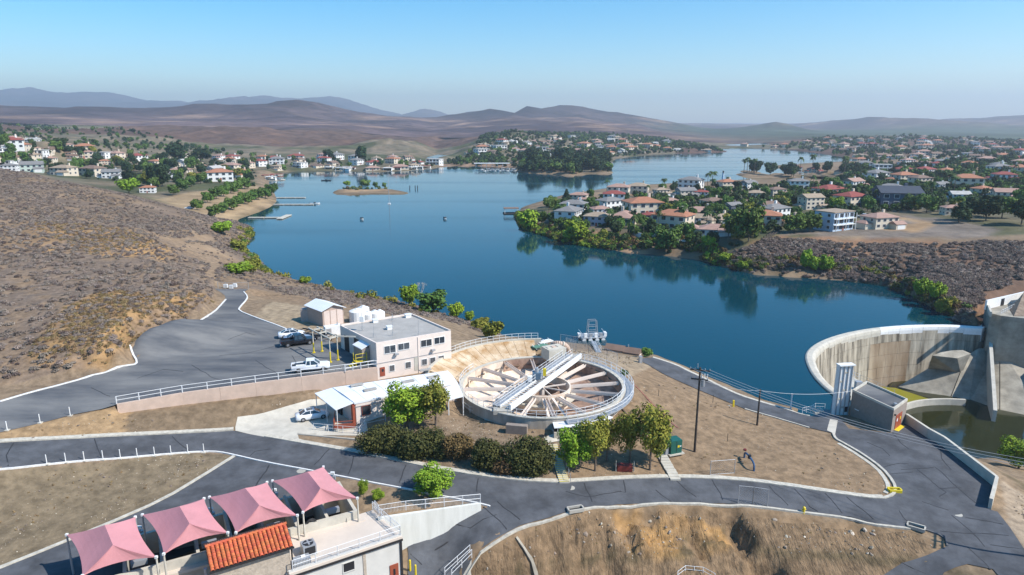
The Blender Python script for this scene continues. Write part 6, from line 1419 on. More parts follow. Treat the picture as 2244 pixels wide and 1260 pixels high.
def clink(pts, hgt, lb, name='chain_link_fence', cat='fence', gate=False, post=2.5, grp='chain link fences'):
    """posts, rails and a real wire mesh"""
    pts = [Vector(p) for p in pts]; o = pts[0]; t = empty(name, o, 0, lb, cat, grp); wmb = MB(); pm = None
    for a, b_ in zip(pts[:-1], pts[1:]):
        L_ = (b_-a).length; n_ = max(1, round(L_/post))
        for i in range(n_+1):
            q = a.lerp(b_, i/n_)-o
            if pm is None: o1 = MB().tube((0,0,-.2),(0,0,hgt),.045,.045,6).build('post', M['steel'], t, loc=q); pm = o1.data
            else: link('post', pm, t, q)
        for zz in ((hgt-.03,.05) if gate else (hgt-.03,)): MB().tube(a-o+Vector((0,0,zz)), b_-o+Vector((0,0,zz)), .03, .03, 5).build('rail', M['steel'], t)
        st_ = .33; k = int(L_/st_); d_ = (b_-a).normalized()
        for i in range(-int(hgt/st_), k):
            for s_ in (0,1):
                u0_, u1_ = i*st_, i*st_+hgt; z0_, z1_ = 0.0, hgt
                if u0_ < 0: z0_ = -u0_; u0_ = 0
                if u1_ > L_: z1_ = hgt-(u1_-L_); u1_ = L_
                if u1_ <= u0_: continue
                if s_: z0_, z1_ = hgt-z0_, hgt-z1_
                wmb.beam(a-o+d_*u0_+Vector((0,0,z0_)), a-o+d_*u1_+Vector((0,0,z1_)), .008)
    tag(wmb.build('wire_mesh', M['steel'], t), kind='stuff'); return t
def gp(*l): return [G(x, y) for x, y in l]
clink(gp((1556,1041),(1609,1037)), 2.0, 'chain link gate frame beside the kerb near the blue valve pipe', 'chain_link_gate', 'gate', True)
clink(gp((1617,1103),(1649,1106),(1681,1111)), 2.4, 'open chain link gate standing across the lower kerb', 'chain_link_gate', 'gate', True)
clink(gp((478,634),(512,636),(545,634)), 1.8, 'chain link gate across the far top end of the parking lot', 'chain_link_gate', 'gate', True)
clink(gp((1240,762),(1262,770),(1290,775),(1330,790),(1352,800)), 2.2, 'chain link fence on the slope below the floating pump platform', post=3)
clink([P(1228,757,4.5),P(1256,762,4.3),P(1284,764,4.2)], 2.4, 'chain link fence at the lake edge beside the thick beige pipe', post=3)
for i, (x_, y_) in enumerate(((495,630),(507,632),(515,629))): p = P(x_,y_,10); tag(MB().box((0,0,.4),(.9,.6,.8)).build('white_barrier', M['white'], loc=p), ['leftmost white barrier block at the far gate','middle white barrier block at the far gate','right white barrier block at the far gate'][i], 'barrier', 'white blocks at the far gate')
# yellow post + small stakes
p = gat(1607,891); t = empty('yellow_marker', p, 0, 'single yellow marker post on the brown slope near the lake road', 'post'); MB().box((0,0,.55),(.28,.28,1.1)).build('post', M['yellow'], t); MB().box((-1.0,0,.1),(.9,.3,.15)).build('foot_plate', M['conc_light'], t)
for i, (x_, y_, h_) in enumerate(((1562,883,1.4),(1594,967,1.2),(1443,868,1.1))):
    p = gat(x_, y_); tag(MB().tube((0,0,-.2),(0,0,h_),.04,.04,6).build('thin_stake', M['blacksteel'], loc=p), ['thin dark stake on the slope right of the tall pole','thin dark stake in the middle of the brown slope','thin dark stake upslope between the clarifier and lake road'][i], 'stake', 'thin stakes on the slope')
# drain gutter down the front bank, orange fence strip
gl = gp((1133,1176),(1150,1200),(1168,1230),(1190,1262)); g1_ = ribbon('drain_gutter', gl, .6, .06, M['conc_old'], .02, kind=None); tag(g1_, 'straight concrete drain gutter running down the eroded bank', 'gutter')
fl = gp((1388,842),(1408,862),(1432,888),(1452,905),(1475,930),(1486,938)); tag(ribbon('orange_netting', fl, .22, .05, mat('orange_netting',(.27,.12,.08),.9,var=.3,vs=2), .03), 'strip of collapsed orange red netting lying across the slope', 'netting')
fl2 = gp((1330,862),(1352,884),(1372,908),(1385,895)); tag(ribbon('pipe_on_slope', fl2[:3], .18, .2, M['trunk'], .0), 'thin dark pipe lying on the slope right of the clarifier', 'pipe')
p = gat(1368,1030); t = empty('red_crate', p, 0, 'low dark red box half hidden in shade under the trees', 'box'); MB().box((0,0,.4),(1.9,.9,.8)).build('body', redp, t)
for s_ in (-1.15,1.15): MB().tube((s_,-.4,0),(s_,-.4,1.5),.05,.05,6).build('post', M['conc_light'], t)
# road cracks sealed with tar
def crack(pts, name='crack_seal', parent=road, w_=.12):
    P3 = [G(x, y) for x, y in pts]; q = [P3[0]]
    for a, b_ in zip(P3[:-1], P3[1:]):
        n_ = max(1, int((b_-a).length/1.2)); 
        for i in range(1, n_+1):
            c_ = a.lerp(b_, i/n_); c_.x += random.uniform(-.12,.12); c_.y += random.uniform(-.12,.12); q.append(c_)
    ribbon(name, q, w_, .012, M['seal'], .086 if parent is road else .056, parent=parent, step=2)
for c in ([(30,972),(14,1000),(16,1022)],[(207,962),(215,985),(222,1003)],[(377,957),(398,975),(415,990)],[(548,1000),(560,990),(590,985)],[(722,985),(690,1020)],[(775,1000),(764,1040)],[(890,1020),(875,1060)],[(1048,1050),(1043,1080)],
  [(1280,1060),(1298,1100)],[(1240,1078),(1285,1090),(1362,1078)],[(1366,1054),(1372,1080),(1355,1078)],[(1437,1075),(1470,1100)],[(1480,1052),(1505,1075),(1535,1100)],[(1560,1052),(1585,1098)],[(1685,1066),(1725,1108)],[(1740,1072),(1775,1110),(1792,1122)],[(1808,1082),(1845,1125)],[(1855,1090),(1915,1140)],
  [(1955,950),(1975,972),(1990,985)],[(1900,970),(1935,985),(1950,1000)],[(1936,1025),(1972,1016),(1990,1018)],[(1975,1030),(2050,1025),(2110,1080),(2140,1105)],[(2010,1030),(2060,1072),(2105,1070)],[(1950,1040),(2000,1035)],[(2060,985),(2065,1005),(2083,1030)],[(2060,1070),(2075,1080),(2060,1090)],[(1970,1120),(1993,1152)],[(2085,1130),(2125,1165),(2160,1200)],[(2020,1100),(2080,1120)],[(2115,1135),(2200,1150)],[(1976,1234),(2030,1258)],[(2120,1200),(2160,1235),(2168,1250)],[(2060,1165),(2140,1170),(2210,1175)],[(2170,1195),(2244,1205)],
  [(900,1215),(925,1240)],[(952,1207),(985,1190),(1000,1172)],[(1000,1150),(1030,1158),(1060,1140),(1090,1130)],[(1060,1112),(1110,1160)],[(1090,1100),(1140,1140)],[(590,1020),(560,1070),(500,1120)],
  ): crack(c, parent=road if True else None)
for c in ([(420,800),(470,830),(520,845)],[(560,790),(600,815),(620,825)],[(480,780),(540,775),(600,760)],[(300,830),(360,810),(400,815)],[(200,850),(240,870)],[(500,745),(540,730),(560,735)],[(640,780),(650,795)]): crack(c, parent=lot, w_=.08)
# ================================================================== VEGETATION
def quads(P_, N_, s_, asp=1.4, bend=0):
    """P_ centres, N_ normals, s_ sizes -> quad verts/faces"""
    n = len(P_); a = np.random.randn(n,3); N_ = N_/np.linalg.norm(N_,axis=1,keepdims=True)
    t = np.cross(N_, a); t /= np.linalg.norm(t,axis=1,keepdims=True)+1e-9; b = np.cross(N_, t)
    s_ = np.asarray(s_).reshape(-1,1)
    V = np.stack([P_-t*s_*asp*.5, P_-b*s_*.5, P_+t*s_*asp*.5, P_+b*s_*.5], 1).reshape(-1,3)
    return V, np.arange(n*4).reshape(n,4)
def blob(n, c, r, seed, shell=.55):
    rs = np.random.RandomState(seed); d = rs.randn(n,3); d /= np.linalg.norm(d,axis=1,keepdims=True)
    k = shell+(1.12-shell)*rs.rand(n,1)**.75
    return np.array(c)+d*k*np.array(r), d, rs
def crown_mesh(name, lobes, n, size, m_, seed=0, up=.35, zmin=None):
    tot = sum(l[1][0]*l[1][1]*l[1][2] for l in lobes)**1.0; Ps = []; Ns = []; Ss = []
    wts = np.array([ (l[1][0]*l[1][1]*l[1][2])**.67 for l in lobes]); wts /= wts.sum()
    for i, (c, r) in enumerate(lobes):
        k = max(6, int(n*wts[i])); p, d, rs = blob(k, c, r, seed*97+i)
        nn = d+rs.randn(k,3)*.55; nn[:,2] += up; Ps.append(p); Ns.append(nn); Ss.append(size*(.6+.8*rs.rand(k)))
    P_ = np.concatenate(Ps); N_ = np.concatenate(Ns); S_ = np.concatenate(Ss)
    if zmin is not None: kk = P_[:,2] > zmin; P_, N_, S_ = P_[kk], N_[kk], S_[kk]
    v, f = quads(P_, N_, S_); return npmesh(name, v, f, m_)
def lobes_for(R_, H0, H1, n, seed):
    rs = random.Random(seed); out = []; zc = (H0+H1)/2; hz_ = (H1-H0)/2
    out.append(((0,0,zc),(R_*.62,R_*.62,hz_*.75)))
    for i in range(n):
        a = rs.random()*6.28; rr = R_*rs.uniform(.45,.68); z = zc+hz_*rs.uniform(-.55,.62); k = rs.uniform(.28,.46)
        out.append(((rr*math.cos(a),rr*math.sin(a),z),(R_*k,R_*k,hz_*k*1.05)))
    return out
M['leaf_bright'] = leafmat('bright_leaves', (.13,.22,.015), (.27,.36,.03), .2)
M['leaf_green'] = leafmat('green_leaves', (.055,.105,.02), (.12,.19,.035), .25)
M['leaf_dark'] = leafmat('dark_leaves', (.018,.038,.014), (.042,.072,.024), .25)
M['leaf_olive'] = leafmat('olive_leaves', (.13,.15,.02), (.27,.25,.04), .2)
M['leaf_hedge'] = leafmat('hedge_leaves', (.028,.038,.010), (.115,.11,.03), .15)
M['leaf_rust'] = leafmat('rusty_leaves', (.09,.055,.025), (.16,.10,.04), .2)
M['scrub'] = leafmat('grey_scrub', (.21,.165,.135), (.31,.25,.20), .2)
M['scrub_dark'] = leafmat('brown_scrub', (.12,.088,.072), (.20,.15,.12), .25)
M['scrub_ochre'] = leafmat('ochre_scrub', (.20,.135,.06), (.33,.23,.11), .25)
M['palm'] = leafmat('palm_fronds', (.04,.075,.02), (.08,.12,.03), .25)
def tree_proto(name, R_, H, leaf, n, size, seed, base=.25, nl=9, label='tree', trunk_r=.14):
    t = empty(name, (0,-500,-40), 0, label, 'tree')
    mb = MB(); mb.tube((0,0,-.4),(0,0,H*.55),trunk_r,trunk_r*.55,8); rs = random.Random(seed)
    lb = lobes_for(R_, H*base, H, nl, seed)
    for c, r in lb[1:7]: mb.tube((0,0,H*rs.uniform(.28,.5)), c, trunk_r*.45, trunk_r*.15, 5)
    mb.build('trunk', M['trunk'], t)
    link('crown', crown_mesh('crown', lb, n, size, M[leaf], seed), t); return t
PROTO = {
 'near_b': tree_proto('leafy_tree', 2.6, 6, 'leaf_bright', 5200, .20, 1, .14, 14),
 'near_g': tree_proto('leafy_tree', 2.4, 6, 'leaf_green', 5200, .19, 2, .14, 14),
 'near_o': tree_proto('leafy_tree', 2.0, 6, 'leaf_olive', 3300, .19, 3, .2, 15),
 'mid_b': tree_proto('shade_tree', 3, 6, 'leaf_bright', 1300, .5, 4, .1),
 'mid_g': tree_proto('shade_tree', 3, 6, 'leaf_green', 1300, .5, 5, .15),
 'mid_d': tree_proto('shade_tree', 3, 6.5, 'leaf_dark', 1300, .52, 6, .12),
 'mid_g2': tree_proto('shade_tree', 3.2, 5.4, 'leaf_green', 1300, .5, 7, .12),
 'mid_d2': tree_proto('shade_tree', 2.6, 7.5, 'leaf_dark', 1300, .5, 8, .1),
 'mid_o': tree_proto('shade_tree', 3, 5.5, 'leaf_olive', 1300, .5, 9, .08),
}
# conifer
cf = empty('cypress_tree', (0,-500,-40), 0, 'tree', 'tree'); MB().tube((0,0,-.3),(0,0,7),.16,.05,6).build('trunk', M['trunk'], cf)
link('crown', crown_mesh('crown', [((0,0,1.2+k*.8),(1.5-.17*k,1.5-.17*k,.75)) for k in range(8)], 1400, .4, M['leaf_dark'], 21), cf); PROTO['conifer'] = cf
# palm
pm_ = empty('palm_tree', (0,-500,-40), 0, 'palm', 'palm tree'); MB().tube((0,0,-.3),(.15,0,7),.2,.13,7).build('trunk', M['trunk'], pm_)
mb = MB()
for k in range(22):
    a = k*2.399; el = [.9,.45,0,-.5][k%4]; pts = []
    for i in range(5):
        s_ = i/4; r_ = 2.3*s_*math.cos(el*.6); pts.append((.15+r_*math.cos(a), r_*math.sin(a), 7+1.3*s_*(el+.35)-1.9*s_*s_*.9))
    wd_ = [.08,.34,.42,.32,.03]; sd = (-math.sin(a), math.cos(a))
    vs = []
    for (x,y,z), w_ in zip(pts, wd_): vs += [(x-sd[0]*w_,y-sd[1]*w_,z-.12),(x,y,z),(x+sd[0]*w_,y+sd[1]*w_,z-.12)]
    mb.add(vs, [(3*i+j,3*i+j+1,3*i+j+4,3*i+j+3) for i in range(4) for j in (0,1)])
mb.build('crown', M['palm'], pm_); PROTO['palm'] = pm_
used = set()
TREES = {k: [(c, []) for c in kids(v)] for k, v in PROTO.items()}
BASEH = {'near_b':6,'near_g':6,'near_o':6,'mid_b':6,'mid_g':6,'mid_d':6.5,'mid_g2':5.4,'mid_d2':7.5,'mid_o':5.5,'conifer':7.8,'palm':8}
BASEW = {'near_b':5.2,'near_g':4.8,'near_o':4,'mid_b':6,'mid_g':6,'mid_d':6,'mid_g2':6.4,'mid_d2':5.2,'mid_o':6,'conifer':3,'palm':4.4}
def put_tree(kind, p, hm, wm_, label, group=None):
    sc = (wm_/BASEW[kind], wm_/BASEW[kind], hm/BASEH[kind])
    if kind not in used:
        used.add(kind); o = PROTO[kind]; o.location = p; o.scale = sc; o.rotation_euler = (0,0,random.random()*6.28); o['label'] = label
        if group: o['group'] = group
        return o
    return dup(PROTO[kind], p, random.random()*6.28, sc, label, group, TREES[kind])
def tpx(kind, x, y, hpx, wpx, label, group=None, p=None):
    p = p or G(x, y); d_ = proj(p)[2]; v = math.cos(math.atan((y-YH)/F)); k_ = 1.12 if kind.startswith('near') else 1.12
    return put_tree(kind, p-Vector((0,0,.1)), hpx*d_/F/v*1.05, wpx*d_/F*k_, label, group)
for a in [('near_b',893,937,92,92,'big bright green tree in front of the white roofed trailer'),('near_g',917,934,88,66,'darker green tree between two lighter ones in front of the trailer'),('near_o',955,931,94,72,'yellow green tree at the right end of the trailer front'),
  ('near_b',1260,1030,90,76,'round green tree on the slope just right of the yellow edged steps'),('near_o',1304,1032,114,68,'taller yellow green tree second from the hillside steps'),('near_o',1330,1010,90,50,'slim yellow green tree behind the second slope tree'),('near_o',1380,1014,112,56,'sparse yellowish tree left of the largest slope tree'),('near_o',1424,1030,134,74,'largest tree on the slope, left of the green transformer'),('near_g',1447,1015,92,48,'green tree touching the grey meter box by the transformer'),
  ('near_b',952,1090,64,84,'bright green round tree beside the white balustrade and the road'),('near_b',797,1090,38,22,'tiny bright sapling in the planter left of the round road tree'),('near_b',828,1098,24,28,'small bright shrub at the left end of the balustrade'),
  ('near_b',2232,1026,60,78,'bright green bushy tree at the right edge below the pool wall')]: tpx(*a)
for a in [('mid_b',897,672,46,44,'bright green lakeside tree left of the pale bare tree'),('mid_g',950,686,46,62,'wide green lakeside tree just right of the pale bare tree'),('mid_b',1000,699,34,34,'small round bright tree on the lake bank behind the main building'),('mid_b',1028,706,24,22,'narrow bright tree right of the small round one on the bank'),('mid_o',1055,722,26,46,'olive bush low on the lake bank behind the clarifier'),('mid_o',1082,742,42,44,'olive tree at the end of the lake bank nearest the clarifier'),
  ('mid_b',670,622,16,28,'small bright bush standing alone at the lake edge left of the shed'),('mid_b',525,602,26,56,'low bright bush on the shore near the top gate'),('mid_o',556,600,36,34,'olive bush beside the low bright one near the top gate'),('mid_b',485,512,26,46,'bright round bush on the left shore beside the dirt track'),('mid_o',520,548,24,34,'olive shrub on the left shore point'),
  ('mid_g2',1416,782,22,30,'grey green bush beside the small brown roofed shed'),('mid_g',1367,826,16,18,'small dark bush on the slope at the clarifier right rim'),
  ('mid_b',1155,506,48,46,'bright tree on the tip of the near peninsula'),('mid_g',1208,452,22,26,'dark round tree behind the peninsula tip'),('conifer',1241,444,30,20,'pointed dark cypress at the back of the peninsula tip'),('mid_b',1265,532,48,60,'bright tree on the peninsula shore left of the bare tan lot'),('mid_g',1465,551,50,50,'green tree on the shore left of the turquoise pool'),('mid_g',1640,530,74,62,'tall green tree mass at the left end of the scrub slope'),('mid_g2',1612,520,56,50,'green tree beside the dark wooden fence rails'),('mid_b',1552,545,30,30,'small bright tree near the shore under the grey house'),
  ('mid_g',1740,510,40,46,'green tree in front of the long orange roofed house'),('mid_g2',1775,508,42,50,'wide green tree left of the three storey white house'),('mid_b',1830,462,30,34,'bright tree between the dark red and tan roofs'),('mid_g',1998,462,34,40,'green tree left of the two beside the big dark house'),('mid_g',2030,466,38,40,'green tree right of the big dark house'),('mid_d2',2125,482,54,44,'left dark tree of the big clump on the right'),('mid_d',2160,484,60,52,'middle dark tree of the big clump on the right'),('mid_g2',2195,478,50,56,'right dark tree of the big clump on the right'),('mid_d',2238,492,62,60,'dark tree cut by the right edge of the view'),('mid_d2',2100,488,44,40,'dark tree shading the asphalt on the right'),
  ('mid_b',1762,592,46,26,'taller bright bush on the shore below the scrub slope'),('mid_b',1780,594,34,26,'middle bright bush on the shore below the scrub slope'),('mid_b',1812,598,38,32,'right bright bush on the shore below the scrub slope'),('mid_b',2020,655,44,38,'large bright bush on the shore behind the spillway'),('mid_b',2052,662,42,34,'second bright bush on the shore behind the spillway'),('mid_o',2065,690,40,30,'olive bush hanging over the water behind the spillway'),('mid_b',1590,574,20,28,'small bright shoreline bush left of the scrub slope'),('mid_b',1630,590,18,24,'bright shoreline bush where the scrub slope begins')]: tpx(*a)
PARK = 'round trees planted in rows in the left shore park'
for i, (x, y) in enumerate(((432,460),(470,475),(492,466),(507,459),(522,452),(537,447),(552,442),(567,438),(582,435),(596,428),(455,444),(474,436),(490,430),(506,424),(521,419),(536,414),(380,428),(400,418),(420,409),(440,403),(338,412),(356,408))):
    tpx('mid_g' if i%2 else 'mid_g2', x, y, 25, 26, ('round tree number %d from the left in the lakeside row of the shore park' % (i+1)) if i < 10 else ('round tree number %d from the left in the second row of the shore park' % (i-9)) if i < 16 else ('round tree number %d from the left in the back row of the shore park' % ([4,5,6,7,1,2][i-16]-1 if i < 20 else i-19)), PARK)
for a in [('mid_b',283,424,32,46,'bright yellow green tree standing out at the far edge of the left hill'),('mid_d2',385,352,44,36,'tall dark eucalyptus above the left town'),('mid_d',440,354,30,44,'broad dark tree right of the tall left town eucalyptus'),('mid_d',350,410,52,44,'dark green tree beside the left park houses'),('mid_d',130,325,24,34,'dark tree above the white left hillside houses'),('mid_d',790,358,40,26,'tall dark tree on the far shore right of the left town'),('mid_d',722,352,26,24,'dark tree in the far shore row of houses'),
  ('mid_g',800,410,16,22,'larger of the trees on the small island'),('mid_b',760,408,12,16,'leftmost tree on the small island'),('mid_g',823,412,13,12,'small round tree near the right end of the island'),('mid_g',842,412,12,9,'slim tree at the right tip of the island')]: tpx(*a)
# hedges
def hedge(name, px_, py_, wpx, hpx, mname, seed, lb, dm=3.2, n=9000):
    p = G(px_, py_); d_ = proj(p)[2]; w_ = wpx*d_/F; h_ = hpx*d_/F/.86
    rs = random.Random(seed); lo = [((0,dm*.4,h_*.42),(w_*.46,dm*.55,h_*.5))]
    for k in range(10): lo.append(((w_*rs.uniform(-.36,.36),dm*.4+dm*rs.uniform(-.3,.3),h_*rs.uniform(.3,.62)),(w_*.2,dm*.32,h_*.36)))
    me = crown_mesh('foliage', lo, n, .2, M[mname], seed, zmin=-.1); o = tag(link(name, me, None, p), lb, 'bush'); 
    return o
hedge('bush', 846,1002,126,60,'leaf_hedge',31,'dark clipped bush at the left end of the hedge below the trailer'); hedge('bush', 926,1010,106,56,'leaf_hedge',32,'dark bush second from the left in the hedge below the trailer'); hedge('bush', 1002,1012,70,52,'leaf_rust',33,'rusty brown bush in the gap between the dark hedge bushes',2.6,5000)
hedge('bush', 1066,1036,72,64,'leaf_hedge',34,'tall brownish bush right of the gap in the hedge',2.8,5500); hedge('bush', 1152,1048,132,78,'leaf_hedge',35,'largest dark bush of the hedge beside the yellow edged steps',3.6,11000); hedge('bush', 1100,1046,44,36,'leaf_rust',36,'small rusty bush at the foot of the largest dark bush',1.6,2200)
# dead pale tree
p = G(923,662); t = empty('bare_tree', p, 0, 'pale leafless tree standing among the lakeside trees', 'tree'); mb = MB(); rs = random.Random(5)
def br(a, d_, l, r_, dep):
    b_ = a+d_*l; mb.tube(a, b_, r_, r_*.6, 5)
    if dep > 0:
        for k in range(3): nd = (d_+Vector((rs.uniform(-.6,.6),rs.uniform(-.6,.6),rs.uniform(0,.5)))).normalized(); br(b_, nd, l*.68, r_*.6, dep-1)
br(Vector((0,0,-.2)), Vector((0,0,1)), 2.2, .12, 4); mb.build('branches', mat('pale_bark',(.42,.38,.34),.9), t)
# instanced ground cover (nobody could count it)
def scatter(name, pts, scl, meshes, kind='stuff', tilt=.1):
    pts = np.asarray(pts, float); scl = np.asarray(scl, float); n = len(pts); pick = np.random.randint(0, len(meshes), n)
    for i, me in enumerate(meshes):
        k = pick == i
        if not k.any(): continue
        pm2 = bpy.data.meshes.new(name); pm2.vertices.add(int(k.sum())); pm2.vertices.foreach_set('co', pts[k].astype(np.float32).ravel())
        a = pm2.attributes.new('scl','FLOAT_VECTOR','POINT'); s3 = np.repeat(scl[k][:,None],3,1)*(1+np.random.uniform(-.2,.2,(k.sum(),3))); a.data.foreach_set('vector', s3.astype(np.float32).ravel())
        r_ = pm2.attributes.new('rot','FLOAT_VECTOR','POINT'); e = np.random.uniform(-tilt,tilt,(k.sum(),3)); e[:,2] = np.random.rand(k.sum())*6.28; r_.data.foreach_set('vector', e.astype(np.float32).ravel())
        src = bpy.data.objects.new(name+'_shape', me)
        ng = bpy.data.node_groups.new(name, 'GeometryNodeTree'); ng.interface.new_socket('Geometry', in_out='INPUT', socket_type='NodeSocketGeometry'); ng.interface.new_socket('Geometry', in_out='OUTPUT', socket_type='NodeSocketGeometry')
        N = ng.nodes; gi = N.new('NodeGroupInput'); go = N.new('NodeGroupOutput'); io = N.new('GeometryNodeInstanceOnPoints'); oi = N.new('GeometryNodeObjectInfo'); oi.inputs['Object'].default_value = src
        a1 = N.new('GeometryNodeInputNamedAttribute'); a1.data_type = 'FLOAT_VECTOR'; a1.inputs[0].default_value = 'scl'; a2 = N.new('GeometryNodeInputNamedAttribute'); a2.data_type = 'FLOAT_VECTOR'; a2.inputs[0].default_value = 'rot'
        ng.links.new(gi.outputs[0], io.inputs['Points']); ng.links.new(oi.outputs['Geometry'], io.inputs['Instance']); ng.links.new(a2.outputs[0], io.inputs['Rotation']); ng.links.new(a1.outputs[0], io.inputs['Scale']); ng.links.new(io.outputs[0], go.inputs[0])
        o = link(name, pm2); md = o.modifiers.new('scatter','NODES'); md.node_group = ng; tag(o, kind='stuff')
def region_pts(polys, n, seed, dens=None, hole=None):
    """random points in world polygons"""
    rs = np.random.RandomState(seed); out = []
    for poly in polys:
        xs = [p.x for p in poly]; ys = [p.y for p in poly]; x = rs.uniform(min(xs),max(xs),n); y = rs.uniform(min(ys),max(ys),n)
        k = inpoly(x, y, poly); x, y = x[k], y[k]; z = h(x, y); k = z > .15; x, y, z = x[k], y[k], z[k]
        if hole is not None:
            for q in hole: k = ~inpoly(x, y, q); x, y, z = x[k], y[k], z[k]
        if dens is not None: k = rs.rand(len(x)) < dens(x, y); x, y, z = x[k], y[k], z[k]
        out.append(np.column_stack([x,y,z]))
    return np.concatenate(out)
def bush_mesh(name, m_, seed, n=90, r_=.8, hh=.5, size=.15):
    rs = random.Random(seed); lo = [((0,0,hh*.4),(r_*.8,r_*.8,hh*.7))]+[((rs.uniform(-.5,.5)*r_,rs.uniform(-.5,.5)*r_,hh*.5),(r_*.5,r_*.5,hh*.5)) for _ in range(4)]
    return crown_mesh(name, lo, n, size, M[m_], seed, up=1.0, zmin=-.05)
BG = [bush_mesh('scrub', 'scrub', s, 300) for s in (41,42,43,40)]+[bush_mesh('scrub', 'scrub_dark', s, 300) for s in (44,)]
BD = [bush_mesh('scrub', 'scrub_dark', s, 300) for s in (46,47,48)]+[bush_mesh('scrub','scrub',49,300)]
BO_ = [bush_mesh('scrub', 'scrub_ochre', s, 150) for s in (50,51)]
HILL = pz([(-420,880,10.8),(0,838,10.6),(110,818,11),(225,800,11),(262,775,11.5),(280,748,11.2),(345,722,11),(430,688,11),(470,650,10.8),(462,628,10.5),(500,612,8.5),(560,625,7.5),(620,650,8.2),(760,664,8.8),(880,690,7.8),(980,720,5),(1090,750,3),(1100,738,0),(870,658,0),(640,611,0),(578,597,0),(528,552,0),(560,500,0),(520,482,0),(440,468,8),(0,360,20),(-700,330,30)])
TRACK = [pz([(340,530,14),(400,512,13),(460,505,8),(470,515,8),(400,530,12),(370,545,14)]), pz([(400,548,12),(455,555,9.5),(485,575,8.5),(470,600,10),(420,612,13),(410,605,13),(455,592,11),(462,575,10),(430,562,11),(395,556,12.5)])]
def dhill(x, y): return np.clip(.72+2.2*fbm(x, y, 16, 301, 3, .6), .12, 1)
hp = region_pts([HILL], 150000, 61, dhill, TRACK); print('hill bushes', len(hp))
scatter('hillside_scrub', hp, .38+.75*np.random.rand(len(hp))**2, BG)
OC = [pz([(60,800,11),(150,690,13),(230,640,14.8),(330,640,15),(470,665,10.6),(430,690,10.6),(280,760,11.5),(240,800,11)]), pz([(60,500,18),(160,480,19),(380,540,14),(200,560,16)])]
hp = region_pts(OC, 9000, 62, lambda x, y: .17+0*x); scatter('ochre_scrub', hp, .3+.5*np.random.rand(len(hp)), BO_)
RH = pz([(1560,578,0),(1640,548,5),(1690,522,8.3),(1850,528,9),(2000,530,9.5),(2150,530,10),(2500,545,12),(2500,600,8),(2244,612,6.5),(2160,640,4),(2140,690,1),(2120,712,.3),(2050,692,.3),(1960,638,.3),(1840,618,.3),(1700,611,.3),(1600,596,.3)])
hp = region_pts([RH], 22000, 63, lambda x, y: np.clip(.8+2*fbm(x,y,14,303,3),.15,1)); print('right', len(hp)); scatter('hillside_scrub', hp, .75+.9*np.random.rand(len(hp))**1.5, BD)
LG = [crown_mesh('shore_bush', [((0,0,.7),(1,1,.8)),((.5,.3,.5),(.7,.7,.6))], 160, .34, M[m_], s_) for m_, s_ in (('leaf_olive',70),('leaf_green',71),('leaf_hedge',72),('leaf_rust',73),('leaf_bright',74))]
def shore_strip(line, n, seed, w0, w1):
    """points along a shoreline, w metres inland (toward +y if positive)"""
    P3 = densify(WP(line), 1.0); rs = np.random.RandomState(seed); out = []
    for _ in range(n):
        p = P3[rs.randint(len(P3))]; x = p.x+rs.uniform(-2,2); y = p.y+rs.uniform(w0,w1); z = gz(x,y)
        if z > -.4: out.append((x,y,z))
    return np.array(out)
sp2 = shore_strip(SH_P[:13], 1300, 81, -.8, 9); scatter('shore_bushes', sp2, .5+1.0*np.random.rand(len(sp2)), LG)
sp2 = shore_strip(SH_P[12:], 520, 85, -.8, 5); scatter('shore_bushes', sp2, .35+.8*np.random.rand(len(sp2))**1.5, [LG[0],LG[2],LG[3],BD[0],LG[1]])
sp2 = shore_strip([p for p in SH_N if p[0] < 1120], 260, 82, -9, -.5); scatter('shore_bushes', sp2, .5+.8*np.random.rand(len(sp2)), LG[:1]+BO_+BD[:2])
sp2 = shore_strip(SH_N[:8], 160, 83, -6, 3); scatter('shore_bushes', sp2, .6+.8*np.random.rand(len(sp2)), LG[:2]+BG[:2])
_is = [(lambda p: (p.x,p.y,p.z))(G(x,y)) for x,y in ((762,413),(768,415),(775,413),(790,412),(806,414),(815,413),(830,414),(783,416),(753,414),(846,414))]; scatter('shore_bushes', np.array(_is), .7+.9*np.random.rand(len(_is)), LG)
# stones, gravel and dry weeds on the bare slopes
def stone_mesh(seed, m_):
    bm = bmesh.new(); rs = random.Random(seed); bmesh.ops.create_icosphere(bm, subdivisions=1, radius=1)
    for v in bm.verts: v.co *= rs.uniform(.7,1.15); v.co.z *= .6
    me = bpy.data.meshes.new('stone'); bm.to_mesh(me); bm.free(); me.materials.append(m_); return me
stm = [stone_mesh(i, mat('stone%d' % i, c, .95, obj_rand=.2)) for i, c in enumerate(((.36,.30,.23),(.27,.21,.155),(.48,.42,.33)))]
BARE = pz([(944,1262,1.7),(1100,1175,3.7),(1278,1118,4.3),(1584,1106,3.1),(1993,1162,1.5),(2060,1195,.8),(1900,1275,-.6),(950,1300,-1)])
SL2 = pz([(1385,795,4.2),(1700,919,2),(1834,958,2),(1950,1060,2.2),(1930,1088,2.2),(1240,1050,4.6),(1240,965,5.6),(1385,880,6.5)])
SL3 = pz([(-160,1050,9.9),(0,1032,9.3),(410,994,6.1),(505,1000,5.7),(356,1092,5.5),(22,1232,5.5),(-120,1290,5.5)]); SL4 = pz([(-160,1005,10.2),(0,970,9.6),(512,944,5.9),(750,845,7.6),(560,876,8),(256,912,8.75),(0,952,10.1)])
SL5 = pz([(800,940,6),(1000,915,6.6),(1180,950,5.8),(1235,1045,4.8),(1000,1025,5.3),(800,985,5.7)]); SL6 = pz([(988,745,9.6),(1200,752,6.5),(1400,778,4),(1380,800,6),(1200,775,8.3),(1000,770,9.2)]); SL7=pz([(2200,1065,.9),(2330,1110,.7),(2400,1280,.4),(2260,1200,1)])
